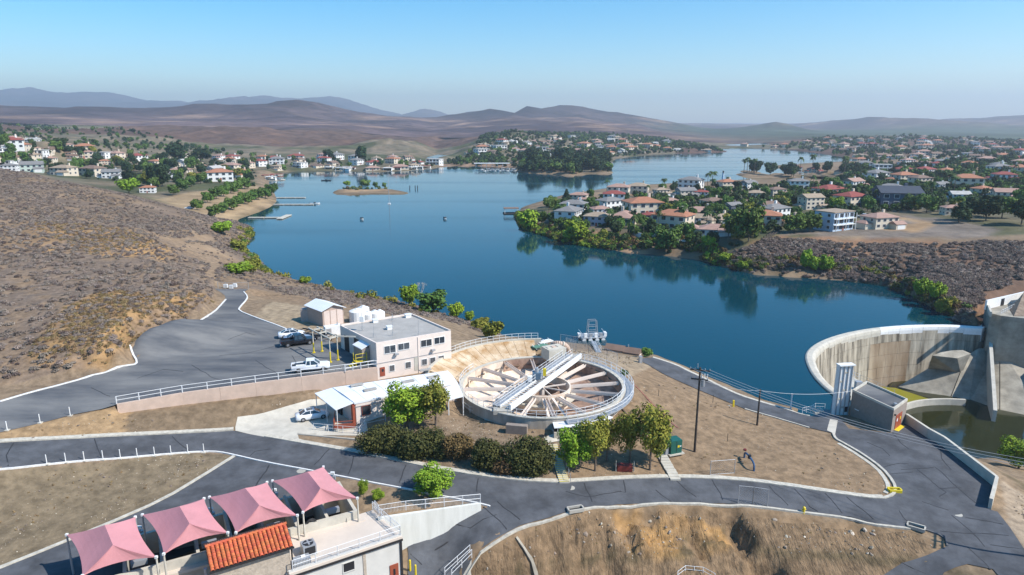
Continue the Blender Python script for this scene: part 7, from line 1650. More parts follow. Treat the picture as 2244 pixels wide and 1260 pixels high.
pts_ = region_pts([BARE, SL2, SL3, SL4, SL5, SL6, SL7], 5200, 91, lambda x, y: np.clip(.55+2*fbm(x,y,7,333,3,.6),.05,1), ROADS)
scatter('loose_stones', pts_, .025+.09*np.random.rand(len(pts_))**4, stm, tilt=1.0)
pts_ = region_pts([BARE], 260, 92); scatter('loose_stones', pts_, .12+.25*np.random.rand(len(pts_))**3, stm, tilt=1.0)
WD = [bush_mesh('dry_weed', 'scrub_ochre', s, 40, .5, .35, .2) for s in (95,96)]+[bush_mesh('dry_weed','scrub',97,40,.5,.35,.2)]
pts_ = region_pts([BARE, SL2, SL3, SL4, SL5, SL6, SL7], 700, 93, lambda x, y: np.clip(.5+3*fbm(x,y,9,343,3,.6),0,1), ROADS); scatter('dry_weeds', pts_, .12+.35*np.random.rand(len(pts_))**2, WD)
import re
# ================================================================== HOUSES
RC = {'red':(.25,.06,.045),'orange':(.36,.155,.085),'tan':(.33,.25,.175),'grey':(.20,.19,.18),'brown':(.20,.13,.095),'pink':(.36,.22,.17),'dark':(.045,.055,.075),'pale':(.42,.40,.37)}
WC = {'white':(.72,.71,.68),'cream':(.62,.53,.41),'peach':(.60,.36,.22),'lilac':(.46,.40,.46),'slate':(.08,.10,.14),'green':(.50,.58,.50),'blue':(.45,.55,.66)}
for k, c in RC.items(): M['r_'+k] = mat('roof_tiles_'+k, c, .85, var=.12, vs=.6)
for k, c in WC.items(): M['w_'+k] = mat('house_wall_'+k, c, .85, var=.04, vs=.4)
M['hglass'] = mat('house_glass', (.04,.05,.065), .15)
def hip(mb, x0, x1, y0, y1, z, rise, gable=False, ov=.6):
    x0 -= ov; x1 += ov; y0 -= ov; y1 += ov; W_ = x1-x0; D2 = y1-y0; zz = z-.1
    if W_ >= D2: a = ((x0+(0 if gable else D2/2)),(y0+y1)/2); b = ((x1-(0 if gable else D2/2)),(y0+y1)/2)
    else: a = ((x0+x1)/2, y0+(0 if gable else W_/2)); b = ((x0+x1)/2, y1-(0 if gable else W_/2))
    v = [(x0,y0,zz),(x1,y0,zz),(x1,y1,zz),(x0,y1,zz),(a[0],a[1],z+rise),(b[0],b[1],z+rise)]
    v += [(p[0],p[1],zz-.18) for p in v[:4]]
    if W_ >= D2: f = [(0,1,5,4),(2,3,4,5),(3,0,4),(1,2,5)]
    else: f = [(1,2,5,4),(3,0,4,5),(0,1,4),(2,3,5)]
    mb.add(v, f+[(6,7,1,0),(7,8,2,1),(8,9,3,2),(9,6,0,3),(9,8,7,6)])
def house_proto(style, wc, rc, w_=15, d_=11, st=2):
    t = empty('house', (0,-600,-60), 0, 'house', 'house'); H_ = 2.9*st+.2; wl_ = MB(); wl_.bx(-w_/2,w_/2,-d_/2,d_/2,-2,H_)
    rf_ = MB(); wings = []
    if style == 'flat':
        rf_.bx(-w_/2-.4,w_/2+.4,-d_/2-.4,d_/2+.4,H_,H_+.35)
    else: hip(rf_, -w_/2,w_/2,-d_/2,d_/2,H_,w_*.13 if style != 'gable' else w_*.16, style == 'gable', .6)
    if style in ('wing','gable'):
        wl_.bx(w_*.1,w_*.1+6.5,-d_/2-4.5,-d_/2-.01,-2,2.9); hip(rf_, w_*.1,w_*.1+6.5,-d_/2-4.5,-d_/2+.5,2.9,1.3,True,.4)
        wl_.bx(-w_/2-4.5,-w_/2-.01,-d_*.3,d_*.4,-2,2.9); hip(rf_, -w_/2-4.5,-w_/2+.3,-d_*.3,d_*.4,2.9,1.2,False,.4)
    wl_.build('wall', M['w_'+wc], t); r_o = fixn(rf_.build('roof', M['r_'+rc], t))
    if style != 'flat': MB().bx(w_*.2,w_*.2+1.1,1.0,2.1,H_,H_+w_*.13+1.3).build('chimney', M['w_'+wc], r_o)
    pane = {}
    def win(x, y, z, ww, hh, side):
        key = (ww,hh)
        if key not in pane:
            a = MB(); a.bx(-ww/2-.12,ww/2+.12,-.05,.05,-hh/2-.12,hh/2+.12); b_ = MB(); b_.bx(-ww/2,ww/2,-.08,.0,-hh/2,hh/2); pane[key] = (a, b_, None)
            f_ = a.build('window', M['w_white'], t); g_ = b_.build('pane', M['hglass'], f_); pane[key] = (f_.data, g_.data)
        else: f_ = link('window', pane[key][0], t); link('pane', pane[key][1], f_)
        f_.location = (x,y,z); f_.rotation_euler = (0,0,side)
    for s_ in range(st):
        z = 1.7+2.9*s_
        xs = [(-w_/2+1.8)+(w_-3.6)*k/3 for k in range(4)]
        for x in xs:
            if style in ('wing','gable') and s_ == 0 and x > w_*.05: continue
            win(x,-d_/2-.04,z,1.8 if style != 'flat' else 2.6,1.4 if style != 'flat' else 1.9,0)
        for y in (-d_*.25,d_*.22):
            if not (style in ('wing','gable') and s_ == 0): win(-w_/2-.04,y,z,1.5,1.3,-math.pi/2)
            win(w_/2+.04,y,z,1.5,1.3,math.pi/2)
    if style in ('wing','gable'): MB().bx(w_*.1+.9,w_*.1+5.6,-d_/2-4.58,-d_/2-4.45,-.0,2.3).build('garage_door', M['w_white'], t)
    else: MB().bx(-.6,.6,-d_/2-.08,-d_/2+.02,0,2.2).build('door', M['red_brown'], t)
    if style == 'flat':
        for s_ in range(1,st): MB().bx(-w_/2,w_/2,-d_/2-1.6,-d_/2,2.9*s_,2.9*s_+.15).build('balcony', M['w_white'], t)
        for x in (-w_/2+.2,0,w_/2-.2): MB().bx(x-.1,x+.1,-d_/2-1.6,-d_/2-1.4,0,2.9*st-.2).build('column', M['w_white'], t)
    return t
HP = {}; HT = {}; HU = set()
def house(x, y, wpx, style, wc, rc, label, rz=0, st=2, group=None, p=None, wm0=None):
    key = (style,wc,rc,st)
    if key not in HP:
        HP[key] = house_proto(style,wc,rc,st=st); HT[key] = [(c, kids(c)) for c in kids(HP[key])]
    p = p or G(x, y); d_ = proj(p)[2]; wm_ = wm0 or wpx*d_/F; nat = 15 if style in ('hip','flat') else 19
    sc = wm_/nat; sc = min(max(sc,.5),1.6); zs = min(sc, 1.15)
    p = Vector((p.x,p.y,min(gz(p.x,p.y), gz(p.x+4,p.y-4), gz(p.x-4,p.y-4))+.15))
    if p.z < .4: p.z = .4
    if key not in HU:
        HU.add(key); o = HP[key]; o.location = p; o.rotation_euler = (0,0,rz); o.scale = (sc,sc,zs); o['label'] = label
        if group: o['group'] = group
        return o
    return dup(HP[key], p, rz, (sc,sc,zs), label, group, HT[key])
near = [(1268,440,48,'wing','cream','pink','cream house with pinkish grey roof nearest the dark cypress'),(1345,442,46,'hip','white','red','white house with dark red roof behind the lilac walled house'),(1310,492,56,'hip','lilac','tan','lilac walled house with broad tan roof near the peninsula tip'),(1425,484,44,'wing','peach','red','tall peach house with pinkish red roof in the middle of the peninsula'),(1478,480,52,'wing','peach','orange','peach house with light orange hip roofs right of the tall peach one'),(1533,492,56,'gable','white','tan','grey tan roofed house with white balcony above the turquoise pool'),(1630,492,54,'wing','cream','pink','pink brown roofed house left of the long orange roof'),(1733,492,60,'hip','cream','orange','long low house with bright orange roof left of the white flats'),
(1825,502,66,'flat','blue','tan','three storey pale blue white house with glass balconies above the scrub slope'),(1925,498,78,'wing','cream','pink','pink roofed house with dark solar panels at the gravel yard'),(1683,462,48,'gable','white','brown','brown roofed house behind the pink brown roof'),(1775,458,56,'gable','cream','tan','large tan gabled house above the white three storey one'),(1862,452,60,'hip','cream','red','wide dark red roofed house beside the bright tree'),(1962,452,104,'gable','slate','dark','very large dark blue grey house on the right'),(1502,432,48,'gable','cream','grey','grey roofed house behind the orange peach roofs'),(1536,432,30,'hip','white','red','small white house with red roof on the back shore'),(1398,424,44,'hip','cream','tan','tan roofed house on the back shore behind the red roof'),(1448,428,40,'wing','cream','tan','small tan house near the back shore centre'),
(1815,424,58,'hip','white','red','long low red roofed house in the second row on the right'),(1868,412,50,'gable','white','pink','white house with pink gable roof behind the long red roof'),(1978,400,56,'wing','cream','orange','orange pink roofed house behind the big dark house'),(1918,396,46,'hip','white','grey','grey roofed house with solar panels in the third row'),(2015,405,40,'hip','cream','brown','brown roofed house right of the orange pink one'),(2115,412,58,'hip','cream','orange','wide orange roofed house with white walls on the right'),(2060,416,40,'gable','white','grey','grey and white gabled house left of the wide orange roof'),(2198,398,52,'wing','white','red','white two storey house with red roofs near the right edge'),(2200,438,58,'gable','cream','pink','beige gabled house with pinkish roof at the right edge'),(2150,428,40,'hip','cream','orange','small orange roofed house above the dark tree clump'),(2100,440,48,'gable','white','pale','white house with pale roof left of the dark tree clump'),(2085,470,36,'hip','cream','pink','pink walled house half behind the dark trees'),
(1562,448,46,'hip','cream','brown','low brown roofed house in the middle of the peninsula trees'),(1605,462,44,'gable','slate','grey','dark gabled house among the palms'),(1592,412,38,'hip','cream','orange','house with light orange tan roof on the back shore'),(1640,412,40,'gable','white','grey','grey roofed house on the back shore right of the orange one'),(1700,428,44,'wing','cream','brown','brown roofed house left of the second row red roof'),(1748,412,40,'hip','white','grey','grey hip roofed house near the second row'),(1655,436,36,'hip','cream','tan','tan hip roofed house mid peninsula'),(1740,376,28,'hip','white','red','red roofed house on the second point across the channel'),(1783,378,30,'wing','cream','red','larger red roofed house on the second point'),(1932,374,34,'flat','white','pale','white multi level house beyond the second point'),
(1168,366,18,'hip','white','red','left white house with red roof on the wooded point'),(1212,368,22,'hip','white','red','middle house with red roof on the wooded point'),(1240,369,24,'gable','white','orange','right house with orange roof on the wooded point'),
(22,372,30,'hip','white','grey','white house at the far left edge behind the hill'),(72,376,52,'gable','green','grey','pale green white house with grey roof behind the left hill'),(142,384,54,'wing','cream','tan','large tan house just behind the left hill ridge'),(205,385,44,'hip','cream','brown','brown roofed cream house right of the large tan house'),(246,390,44,'gable','white','grey','white and grey gabled house behind the left hill'),(230,360,22,'hip','cream','orange','small house with orange roof above the left hill houses'),(482,396,52,'hip','white','orange','white house with long orange roof beside the left shore'),(528,388,44,'wing','cream','orange','orange roofed house nearest the left shoreline'),(438,394,30,'hip','cream','orange','small orange roofed house left of the shore park'),(380,392,36,'gable','white','grey','grey gabled house above the park trees'),(325,422,30,'hip','white','orange','white building with red tile roof at the park edge')]
for i, a in enumerate(near):
    x, y, wpx, sty, wc, rc, lb = a; house(x, y, wpx, sty, wc, rc, lb, rz=random.choice((.25,.3,-.3,.5,-.15)), st=3 if 'three storey' in lb else (1 if 'low' in lb else 2))
placed = [(a[0],a[1],a[2]) for a in near]
rs = random.Random(99)
combos = [('wing','cream','tan'),('hip','cream','orange'),('hip','cream','pink'),('gable','cream','brown'),('gable','cream','brown'),('hip','cream','orange'),('hip','white','grey'),('gable','white','pale'),('wing','cream','tan'),('hip','cream','orange'),('hip','white','red'),('wing','white','pink'),('gable','cream','brown'),('hip','cream','pink'),('flat','white','pale')]
LBL = {('hip','white','grey'):'white house with grey hip roof',('gable','white','pale'):'white house with pale gable roof',('wing','cream','tan'):'cream house with tan roof and garage wing',('hip','cream','orange'):'cream house with orange hip roof',('hip','white','red'):'white house with red hip roof',('wing','white','pink'):'white house with pinkish roof and garage wing',('gable','cream','brown'):'cream house with brown gable roof',('hip','cream','pink'):'cream house with pinkish hip roof',('flat','white','pale'):'white flat roofed building with balconies'}
def fill(poly, n, area, spc, wpx):
    k = 0; xs = [p[0] for p in poly]; ys = [p[1] for p in poly]; tries = 0
    while k < n and tries < n*60:
        tries += 1; x = rs.uniform(min(xs),max(xs)); y = rs.uniform(min(ys),max(ys))
        if not bool(inpoly(np.array([x]), np.array([y]), poly)[0]): continue
        s_ = (y-YH)/90.0; s_ = min(max(s_,.25),1.4); sp_ = spc*s_
        if any(abs(x-a)/ (sp_+b*.0) < 1 and abs(y-c)/(sp_*.33) < 1 for a, c, b in placed): continue
        p = G(x, y, lo=200, hi=2100)
        if p.z < .7 or float(h(p.x,p.y)) < .7: continue
        d_ = proj(p)[2]
        if d_ > 1650: continue
        cb_ = rs.choice(combos); placed.append((x,y,0)); house(x, y, 0, *cb_, LBL[cb_]+' '+area, rs.choice((.2,-.3,.6,-.6,1.2,0)), 2 if k%3 else 1, 'houses '+area, p, rs.uniform(11,16)*(1.18 if y < 350 else 1)); k += 1
    print(area, k)
fill([(0,300),(120,318),(260,335),(360,345),(480,352),(560,362),(570,385),(480,380),(360,378),(270,350),(150,345),(0,362)], 38, 'in the town on the left shore', 26, 16)
fill([(480,345),(700,345),(960,352),(960,368),(820,372),(640,372),(580,378),(480,365)], 30, 'in the far shoreline row on the left', 24, 12)
fill([(1010,340),(1080,305),(1330,298),(1450,312),(1580,328),(1480,338),(1350,342),(1200,348),(1040,352)], 62, 'on the far hillside across the lake', 22, 8)
fill([(1600,318),(1800,302),(2240,305),(2240,372),(1960,372),(1800,335),(1640,325)], 74, 'in the far right suburb', 22, 8)
fill([(1620,400),(2240,378),(2240,440),(1900,430),(1620,425)], 20, 'in the near right suburb', 44, 20)
fill([(1830,372),(2240,345),(2240,385),(1860,388)], 20, 'in the middle right suburb', 34, 14)
combos = [('wing','cream','tan'),('hip','cream','orange'),('gable','cream','brown'),('hip','cream','pink'),('hip','white','grey'),('wing','white','pink')]
fill([(1200,450),(1300,425),(1620,405),(1700,440),(1690,500),(1560,515),(1400,505),(1250,490)], 15, 'among the peninsula trees', 30, 30)
# ------------------------------------------------------------------ town trees
LBS = set()
def tfill(poly, n, kinds, area, hm, lab, spc=1.0, palm=0):
    xs = [p[0] for p in poly]; ys = [p[1] for p in poly]; k = 0; t_ = 0
    while k < n and t_ < n*30:
        t_ += 1; x = rs.uniform(min(xs),max(xs)); y = rs.uniform(min(ys),max(ys))
        if not bool(inpoly(np.array([x]), np.array([y]), poly)[0]): continue
        p = G(x, y, lo=200, hi=2100)
        if p.z < .5 or float(h(p.x,p.y)) < .4: continue
        if any(abs(a[0]-x) < (a[2] or 26)*.42 and -2 < y-a[1] < 20 for a in placed) and y > 395 and x > 1100: continue
        kd = 'palm' if rs.random() < palm else rs.choice(kinds); H_ = rs.uniform(*hm)*(1.5 if kd == 'palm' else 1)
        ad_ = ('tall ' if H_ > (hm[0]+hm[1])/2 else 'low ')+{'mid_o':'olive','mid_d':'dark','mid_d2':'dark slender','mid_g':'green','mid_g2':'broad green','mid_b':'bright','palm':''}[kd]
        for q_ in sorted(near, key=lambda a: abs(a[0]-x)+2.5*abs(a[1]-8-y)):
            sh_ = re.split(r' (?:nearest|behind|near|in|right|left|above|at|among|on|beside|half|just|mid|of|with white|with dark|with glass) ', q_[6])[0]; sd_2 = ('behind' if y < q_[1]-12 else 'below' if y > q_[1]+6 else 'left of' if x < q_[0] else 'right of')
            lb_ = (ad_+(' palm' if kd == 'palm' else ' tree')+' '+sd_2+' the '+sh_).replace('  ',' ')
            if lb_ not in LBS and len(lb_.split()) <= 16: break
        if 'point across' in area: lb_ = (ad_+' tree '+area).replace('  ',' ')
        LBS.add(lb_)
        put_tree(kd, p-Vector((0,0,.2)), H_, (H_*.34 if kd == 'palm' else H_*rs.uniform(.7,1.1)), lb_, ('palm trees ' if kd == 'palm' else 'trees ')+area); k += 1
kd_ = ['mid_g','mid_d','mid_g2','mid_d2','mid_o','mid_g','mid_d']
tfill([(1190,462),(1300,430),(1450,415),(1620,405),(1700,440),(1690,512),(1560,538),(1400,532),(1250,515),(1180,490)], 150, kd_, 'among the peninsula houses', (4,7), '', palm=.28)
tfill([(1700,400),(2240,385),(2240,480),(1980,462),(1880,478),(1720,510),(1690,450)], 90, kd_, 'in the near right suburb', (4,8), '', palm=.2)
tfill([(1130,352),(1335,352),(1335,378),(1140,374)], 34, ['mid_d','mid_d2','mid_d2'], 'on the wooded point across the lake', (13,20), '')
tfill([(0,310),(300,345),(560,360),(560,400),(350,415),(200,395),(0,365)], 95, kd_, 'in the left shore town', (6,11), '', palm=.08)
tfill([(1640,378),(1850,376),(1860,392),(1660,386)], 16, ['mid_d2','mid_d','palm'], 'on the second point across the channel', (9,14), '')
for x, y, hp_ in ((1550,412,34),(1560,410,36),(1630,378,30),(1637,376,32),(1642,377,28),(1647,377,28),(1653,377,27),(1658,378,26),(1455,420,30),(1298,470,30),(1335,495,40),(1495,500,50),(1548,505,44),(1330,420,26),(1905,425,40),(2080,420,42),(2090,425,40)):
    q_ = min(near, key=lambda a: abs(a[0]-x)+2.5*abs(a[1]-8-y)); sh_ = re.split(r' (?:nearest|behind|near|in|right|left|above|at|among|on|beside|half|just|mid|of|with white|with dark|with glass) ', q_[6])[0]
    tpx('palm', x, y, hp_, 14 if hp_ < 35 else 20, ('slim palm in the row on the tip of the second point' if 1625 < x < 1665 else 'single tall slim palm '+('left' if x < q_[0] else 'right')+' of the '+sh_), 'tall palms near the water')
# the rest of the far woods as one mass
FT = [PROTO[k] for k in ('mid_d','mid_d2','mid_g')]
fm = [crown_mesh('far_crown', lobes_for(3,.2,6.5,6,200+i), 260, 1.0, M[m_], 210+i) for i, m_ in enumerate(('leaf_dark','leaf_green','leaf_dark'))]
def px_region(poly, n, seed, hmin=.6):
    r2 = np.random.RandomState(seed); out = []; xs = [p[0] for p in poly]; ys = [p[1] for p in poly]
    P3 = [W(x,y,8 if y > 300 else 12) if y > YH+14 else D(x,y,1700) for x, y in poly]
    X = [p.x for p in P3]; Y = [p.y for p in P3]; x = r2.uniform(min(X),max(X),n); y = r2.uniform(min(Y),max(Y),n); k = inpoly(x,y,P3)&(y < 1700); x, y = x[k], y[k]; z = h(x,y); k = z > hmin
    return np.column_stack([x[k],y[k],z[k]-.3])
for nm, pol, n_, sd in (('far_woods',[(1010,345),(1080,300),(1400,297),(1600,322),(1500,336),(1350,342),(1200,350)],5200,401),('far_woods',[(1600,322),(1800,300),(2600,300),(2600,352),(2000,352),(1900,345),(1760,330)],7000,402),('far_woods',[(0,292),(300,322),(560,342),(960,348),(950,366),(560,368),(300,378),(200,388),(0,362),(-200,350)],7000,403),('far_woods',[(1840,385),(1840,355),(2500,350),(2500,400),(2000,395)],2000,404),('far_woods',[(960,340),(1060,335),(1130,352),(1130,358),(1010,352)],400,406)):
    pp_ = px_region(pol, n_, sd); print(nm, len(pp_)); pp_ = pp_[np.random.rand(len(pp_)) < .95]; scatter(nm, pp_, .45+.78*np.random.rand(len(pp_))**1.5, fm)
cl = px_region([(1135,352),(1338,352),(1338,376),(1145,372)], 900, 409, .8); cl = cl[np.random.rand(len(cl)) < .30]; print('pt', len(cl)); scatter('far_woods', cl, 1.1+.9*np.random.rand(len(cl)), fm)
cl = px_region([(1850,395),(2500,380),(2500,470),(1990,455),(1880,440),(1700,425),(1640,405)], 1500, 410, 1.0); scatter('garden_shrubs', cl, .35+.5*np.random.rand(len(cl)), fm)
cl = px_region([(0,340),(300,345),(560,362),(570,395),(350,412),(200,392),(0,366)], 900, 408, 1.0); scatter('garden_shrubs', cl, .25+.4*np.random.rand(len(cl)), fm)
cl = px_region([(1180,470),(1300,425),(1620,402),(2400,385),(2400,480),(1980,470),(1690,515),(1560,540),(1350,530),(1200,510)], 5500, 405, 1.0); scatter('garden_shrubs', cl, .2+.42*np.random.rand(len(cl)), fm)
hz_pts = px_region([(-300,300),(500,285),(1000,310),(900,335),(500,330),(0,300)], 3500, 407); scatter('far_scrub', hz_pts, .2+.25*np.random.rand(len(hz_pts)), BD)
# ------------------------------------------------------------------ docks, boats, island, floating platform
def dock(a, b_, lb, w_=2.2):
    p, q = P(*a,0), P(*b_,0); t = empty('dock', p, 0, lb, 'dock', 'floating docks on the left shore'); d_ = q-p; n_ = max(2, int(d_.length/6))
    for k in range(n_): MB().beam(d_*(k/n_)+Vector((0,0,.35)), d_*((k+.96)/n_)+Vector((0,0,.35)), w_, .35).build('deck_section', M['conc_light'], t)
    for k in range(n_): MB().beam(d_*((k+.2)/n_)+Vector((0,0,.05)), d_*((k+.8)/n_)+Vector((0,0,.05)), w_*.8, .3).build('float', M['blacksteel'], t)
dock((606,434),(670,434),'short floating dock farthest out from the left park'); dock((600,449),(688,449),'long floating dock in the middle with a small boat at its end'); dock((545,478),(615,478),'nearest floating dock off the left park shore'); dock((612,481),(634,472),'angled end section of the nearest floating dock',3)
def boat(p, rz, lb, L_=6, hull_m='white', canopy=None, grp='boats on the lake', cat='boat', name='motor_boat'):
    t = empty(name, p, rz, lb, cat, grp); secs = [(-L_/2,.9,-.2,.5),(0,1.1,-.3,.55),(L_*.3,.8,-.3,.65),(L_/2,.05,.1,.8)]; vs = []
    for x, w_, zb, zt in secs: vs += [(x,-w_,zt),(x,-w_*.6,zb),(x,w_*.6,zb),(x,w_,zt)]
    mb = MB(); mb.add(vs, [(4*i+j,4*i+(j+1)%4,4*i+4+(j+1)%4,4*i+4+j) for i in range(3) for j in range(4)]+[(0,1,2,3)]); fixn(mb.build('hull', M[hull_m], t))
    MB().box((0,0,.9),(1.2,1.3,.7)).build('console', M['glass'], t); MB().box((-L_/2+.1,0,.5),(.4,.4,.9)).build('outboard_motor', M['blacksteel'], t)
    if canopy:
        MB().box((0,0,2.1),(L_*.6,2.2,.12)).build('canopy', M[canopy], t)
        for s_ in (-1,1): MB().box((s_*L_*.25,0,1.3),(.08,1.8,1.6)).build('canopy_frame', M['steel'], t)
    return t
boat(P(690,447,0), .2, 'small white motor boat moored at the end of the long dock', 6); boat(P(715,396,0), 0, 'dark speed boat heading across the lake toward the island', 8, 'blacksteel')
boat(P(793,481,0), .5, 'tiny white buoy boat alone in the middle of the near water', 1.6); boat(P(975,480,0), .5, 'tiny white dinghy right of the other small one in mid lake', 1.4)
# covered red roofed boat dock
p = P(606,395,0); t = empty('boat_house', p, R(5), 'floating boat dock with double red canopy roof by the left shore', 'boat dock')
for k, (z_, w_) in enumerate(((5.2,11),(3.4,12.5))): MB().box((0,k*-1.5,z_),(w_,6,.25)).build('roof', M['r_red'], t)
for x_ in (-5,0,5):
    for y_ in (-3,2.5): MB().box((x_,y_,2.5),(.2,.2,5.2)).build('post', M['white'], t)
MB().box((0,0,.4),(13,8,.5)).build('deck', M['conc_light'], t)
for i, (x, y) in enumerate(((586,392),(595,396),(650,372),(677,371),(722,373),(745,374),(770,374),(812,374),(850,375),(870,374),(905,373),(918,372),(935,370))):
    q = P(x,y,0); t = empty('boat_shelter', q, 0, 'white canopied boat dock in the row along the far left shoreline', 'boat dock', 'boat docks along the far left shoreline'); MB().box((0,0,3.4),(9,6,.3)).build('roof', M['white'] if i%3 else M['r_red'], t)
    for s_ in (-4,4): MB().box((s_,0,1.7),(.25,5,3.4)).build('frame', M['white'], t)
    MB().box((0,0,.3),(9.5,7,.4)).build('deck', M['conc_light'], t)
for i in range(18): q = P(1052+i*5.6+rs.uniform(-1,1), 373.5+rs.uniform(-1.5,1.5), 0); boat(q, rs.uniform(-.4,.4), 'white moored boat in the marina beside the wooded point', 7, 'white', 'roof_white' if i%2 else None, 'boats moored in the marina')
q = P(1078,366,1.5); t = empty('marina_roof', q, 0, 'long white marina shelter roof behind the moored boats', 'shelter'); MB().box((0,0,4),(38,8,.5)).build('roof', M['white'], t)
for k in range(7): MB().box((-17+k*5.7,0,2),(.3,6,4)).build('frame', M['white'], t)
q = P(1120,468,0); t = empty('covered_dock', q, .1, 'dark covered boat dock at the tip of the near peninsula', 'boat dock'); MB().box((0,0,3),(8,6,.3)).build('roof', M['r_brown'], t)
for a in (-3.6,3.6):
    for b_ in (-2.6,2.6): MB().box((a,b_,1.5),(.2,.2,3)).build('post', M['white'], t)
MB().box((0,0,.3),(8.5,6.5,.3)).build('deck', M['wood'], t)
for i, x in enumerate((898,910,915)): tag(MB().box((0,0,1.2),(.5,.5,2.6)).build('lake_marker', M['blacksteel'], loc=P(x,414,0)), ['left dark marker standing in the lake right of the island','middle dark marker in the lake right of the island','right dark marker in the lake right of the island'][i], 'marker', 'dark markers in the lake')
q = P(853,447,0); d_ = proj(q)[2]; t = empty('lake_mast', q, 0, 'tall thin mast standing in the lake below the island', 'mast'); MB().tube((0,0,-1),(0,0,d_*72/F),.18,.12,6).build('pole', M['steel'], t); MB().box((0,0,.3),(1.5,1.5,.6)).build('float', M['white'], t)
q = P(1584,394,0); t = empty('lighthouse', q, 0, 'small slim lighthouse standing in the water of the channel', 'lighthouse'); MB().lathe([(1.3,-1),(1.1,0),(.8,5.5),(1.1,5.7),(1.1,6)],12).build('tower', M['w_blue'], t); MB().lathe([(.7,6),(.7,7),(.9,7.1),(0,7.9)],10).build('lantern', M['dark'], t)
# floating pump platform with gangway
q = P(1297,741,0); t = empty('floating_platform', q, R(8), 'floating pump platform with grey pipe frame tower near the lake shore', 'platform')
for s_ in (-2.2,-.8,.8,2.2): MB().tube((s_,-1.9,.1),(s_,1.9,.1),.45,.45,10).build('pontoon', M['white'], t)
MB().box((0,0,.6),(5.6,3.8,.15)).build('deck', M['steel'], t)
for a in (-1.2,1.2):
    for b_ in (-.8,.8): MB().beam((a,b_,.6),(a*.75,b_*.6,4.3),.12).build('leg', M['steel'], t)
for z_ in (1.8,3.0,4.3):
    w_ = 1.2-.3*(z_-.6)/3.7; 
    for b_ in (-1,1): MB().beam((-w_,b_*.62,z_),(w_,b_*.62,z_),.09).build('frame_bar', M['steel'], t)
for k in range(4): MB().box((-1.8+1.2*k,-1.2,1.1),(.7,.6,.9)).build('pump', M['steel'] if k%2 else M['white'], t)
for a in (-2.7,2.7): MB().path([(a,-1.8,1.6),(a,1.8,1.6)],.05,6).build('hand_rail', M['rail'], t); MB().box((a*1.12,0,.9),(.6,1.2,.9)).build('side_box', M['white'], t)
g0, g1 = P(1300,748,.9), P(1312,772,4.6); t = empty('gangway', g0, 0, 'narrow grey gangway leading from the shore to the floating pump platform', 'gangway'); MB().beam(Vector((0,0,0)), g1-g0, 1.1, .12).build('deck', M['steel'], t)
for s_ in (-.55,.55): MB().beam(Vector((s_,0,1)), g1-g0+Vector((s_,0,1)), .06).build('hand_rail', M['rail'], t); MB().beam(Vector((s_,0,.5)), g1-g0+Vector((s_,0,.5)), .05).build('mid_rail', M['rail'], t)
# little brown roofed shed on the shore
q = P(1366,776,2.0); t = empty('shore_shed', q, R(-28), 'low shed with brown two part roof at the lake edge beside the bush', 'shed')
MB().bx(-3.4,3.4,-1.1,1.1,-1.5,1.1).build('wall', M['stucco'], t); mb = MB(); hip(mb,-3.4,0,-1.1,1.1,1.15,.7,True,.3); fixn(mb.build('roof', M['r_brown'], t)); mb = MB(); hip(mb,.3,3.4,-1.1,1.1,1.05,.7,True,.3); fixn(mb.build('roof', M['r_brown'], t)); MB().tube((1,0,1.6),(1,0,2.2),.1,.1,6).build('vent_pipe', M['steel'], t)
# pool and garden of the near peninsula, gravel things, fence rails
q = G(1513,527); pm3 = water_mat('pool_turquoise', (.02,.42,.45), .05); t = empty('swimming_pool', q, -.1, 'turquoise swimming pool with white surround on the peninsula shore', 'pool'); MB().lathe([(0,.3),(4.6,.3),(4.6,-.5)],20).build('water', pm3, t).scale = (1,.6,1); r9 = MB().lathe([(4.6,.2),(4.6,.42),(6,.42),(6,-1)],20).build('surround', M['white'], t); r9.scale = (1,.62,1)
for i, (x, y) in enumerate(((1500,506),(1548,510))): q = G(x,y); t = empty('patio_umbrella', q, 0, ['white patio umbrella left of the other above the turquoise pool','white patio umbrella right of the turquoise pool'][i], 'umbrella'); MB().lathe([(2,2.6),(0,3.5)],8).build('canopy', M['white'], t); MB().tube((0,0,0),(0,0,3.4),.05,.05,6).build('pole', M['steel'], t)
gw = gp((1380,512),(1400,520),(1425,524),(1450,520)); 
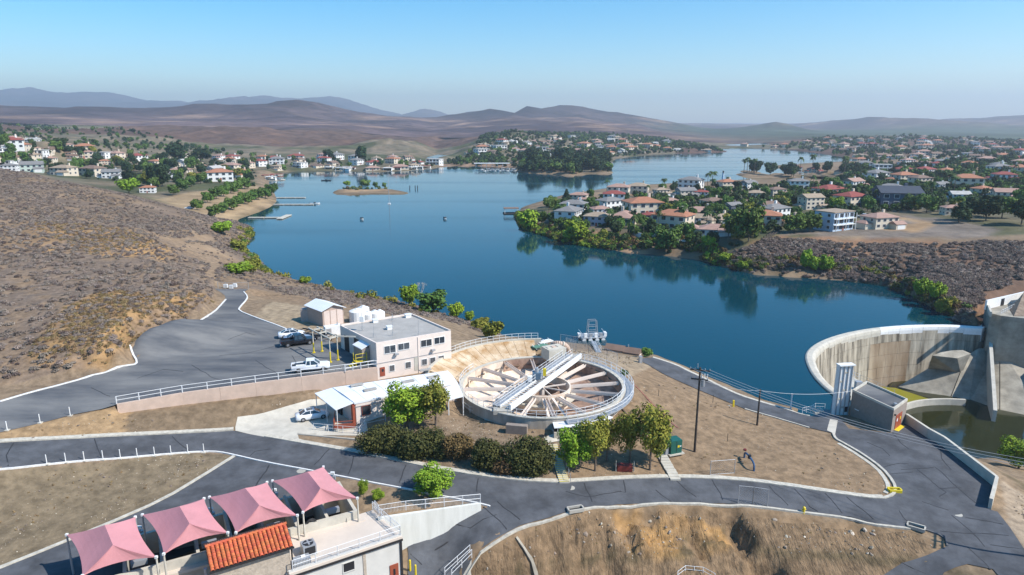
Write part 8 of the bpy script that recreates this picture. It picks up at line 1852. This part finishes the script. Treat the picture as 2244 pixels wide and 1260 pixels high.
for i, (a, b_) in enumerate(zip(gw[:-1], gw[1:])): vwall('garden_wall', a+Vector((0,0,1.8)), b_+Vector((0,0,1.8)), .3, a.z-1, M['w_white'], ['left end section of the white garden wall on the tan lot','middle section of the white garden wall on the tan lot','right end section of the white garden wall on the tan lot'][i], 'wall')
car(G(1893,478), 2.6, 'white truck parked beside the big dark house', 'car_white', 'pickup', 'pickup_truck', 'pickup truck')
for i, (x, y, pt) in enumerate(((505,410,'car_black'),(515,411,'car_blue'),(526,412,'car_white'),(415,458,'car_white'),(463,473,'car_black'),(1500,470,'car_white'),(2130,445,'car_white'))): car(G(x,y), .3+i, ['black car parked left in the shore park lot','blue car in the shore park lot between two others','white car parked right in the shore park lot','white van like car behind the left hill','dark car by the nearest park tree','white car on the peninsula street','white car in front of the beige right edge house'][i], pt)
# wooden rails at the edge of the scrub slope
a, b_ = G(1668,528), G(1694,510); t = empty('wood_fence', a, 0, 'dark wooden rail fence stepping up the left edge of the scrub slope', 'fence')
for k in range(3): MB().beam(Vector((k*1.2,0,.5+.2*k)), b_-a+Vector((k*1.2,0,.5+.2*k)), .25, .3).build('rail', M['wood'], t)
for k in range(6): p = (b_-a)*(k/5); MB().box((p.x,p.y,p.z+.4),(.25,.25,1.6)).build('post', M['wood'], t)
for k_ in list(PROTO):
    if k_ not in used:
        for c in kids(PROTO[k_]): bpy.data.objects.remove(c)
        bpy.data.objects.remove(PROTO[k_])
# ------------------------------------------------------------------ haze
hz = MB().bx(-14000,14000,-300,13500,-20,540).build('haze')
hm = bpy.data.materials.new('haze'); hm.use_nodes = True; hn = hm.node_tree.nodes; hn.clear()
out = hn.new('ShaderNodeOutputMaterial'); pv = hn.new('ShaderNodeVolumePrincipled')
pv.inputs['Color'].default_value = (.82,.91,1,1); pv.inputs['Density'].default_value = 1.45e-4; pv.inputs['Anisotropy'].default_value = .2
hm.node_tree.links.new(pv.outputs[0], out.inputs['Volume']); hz.data.materials.append(hm); tag(hz, kind='stuff')
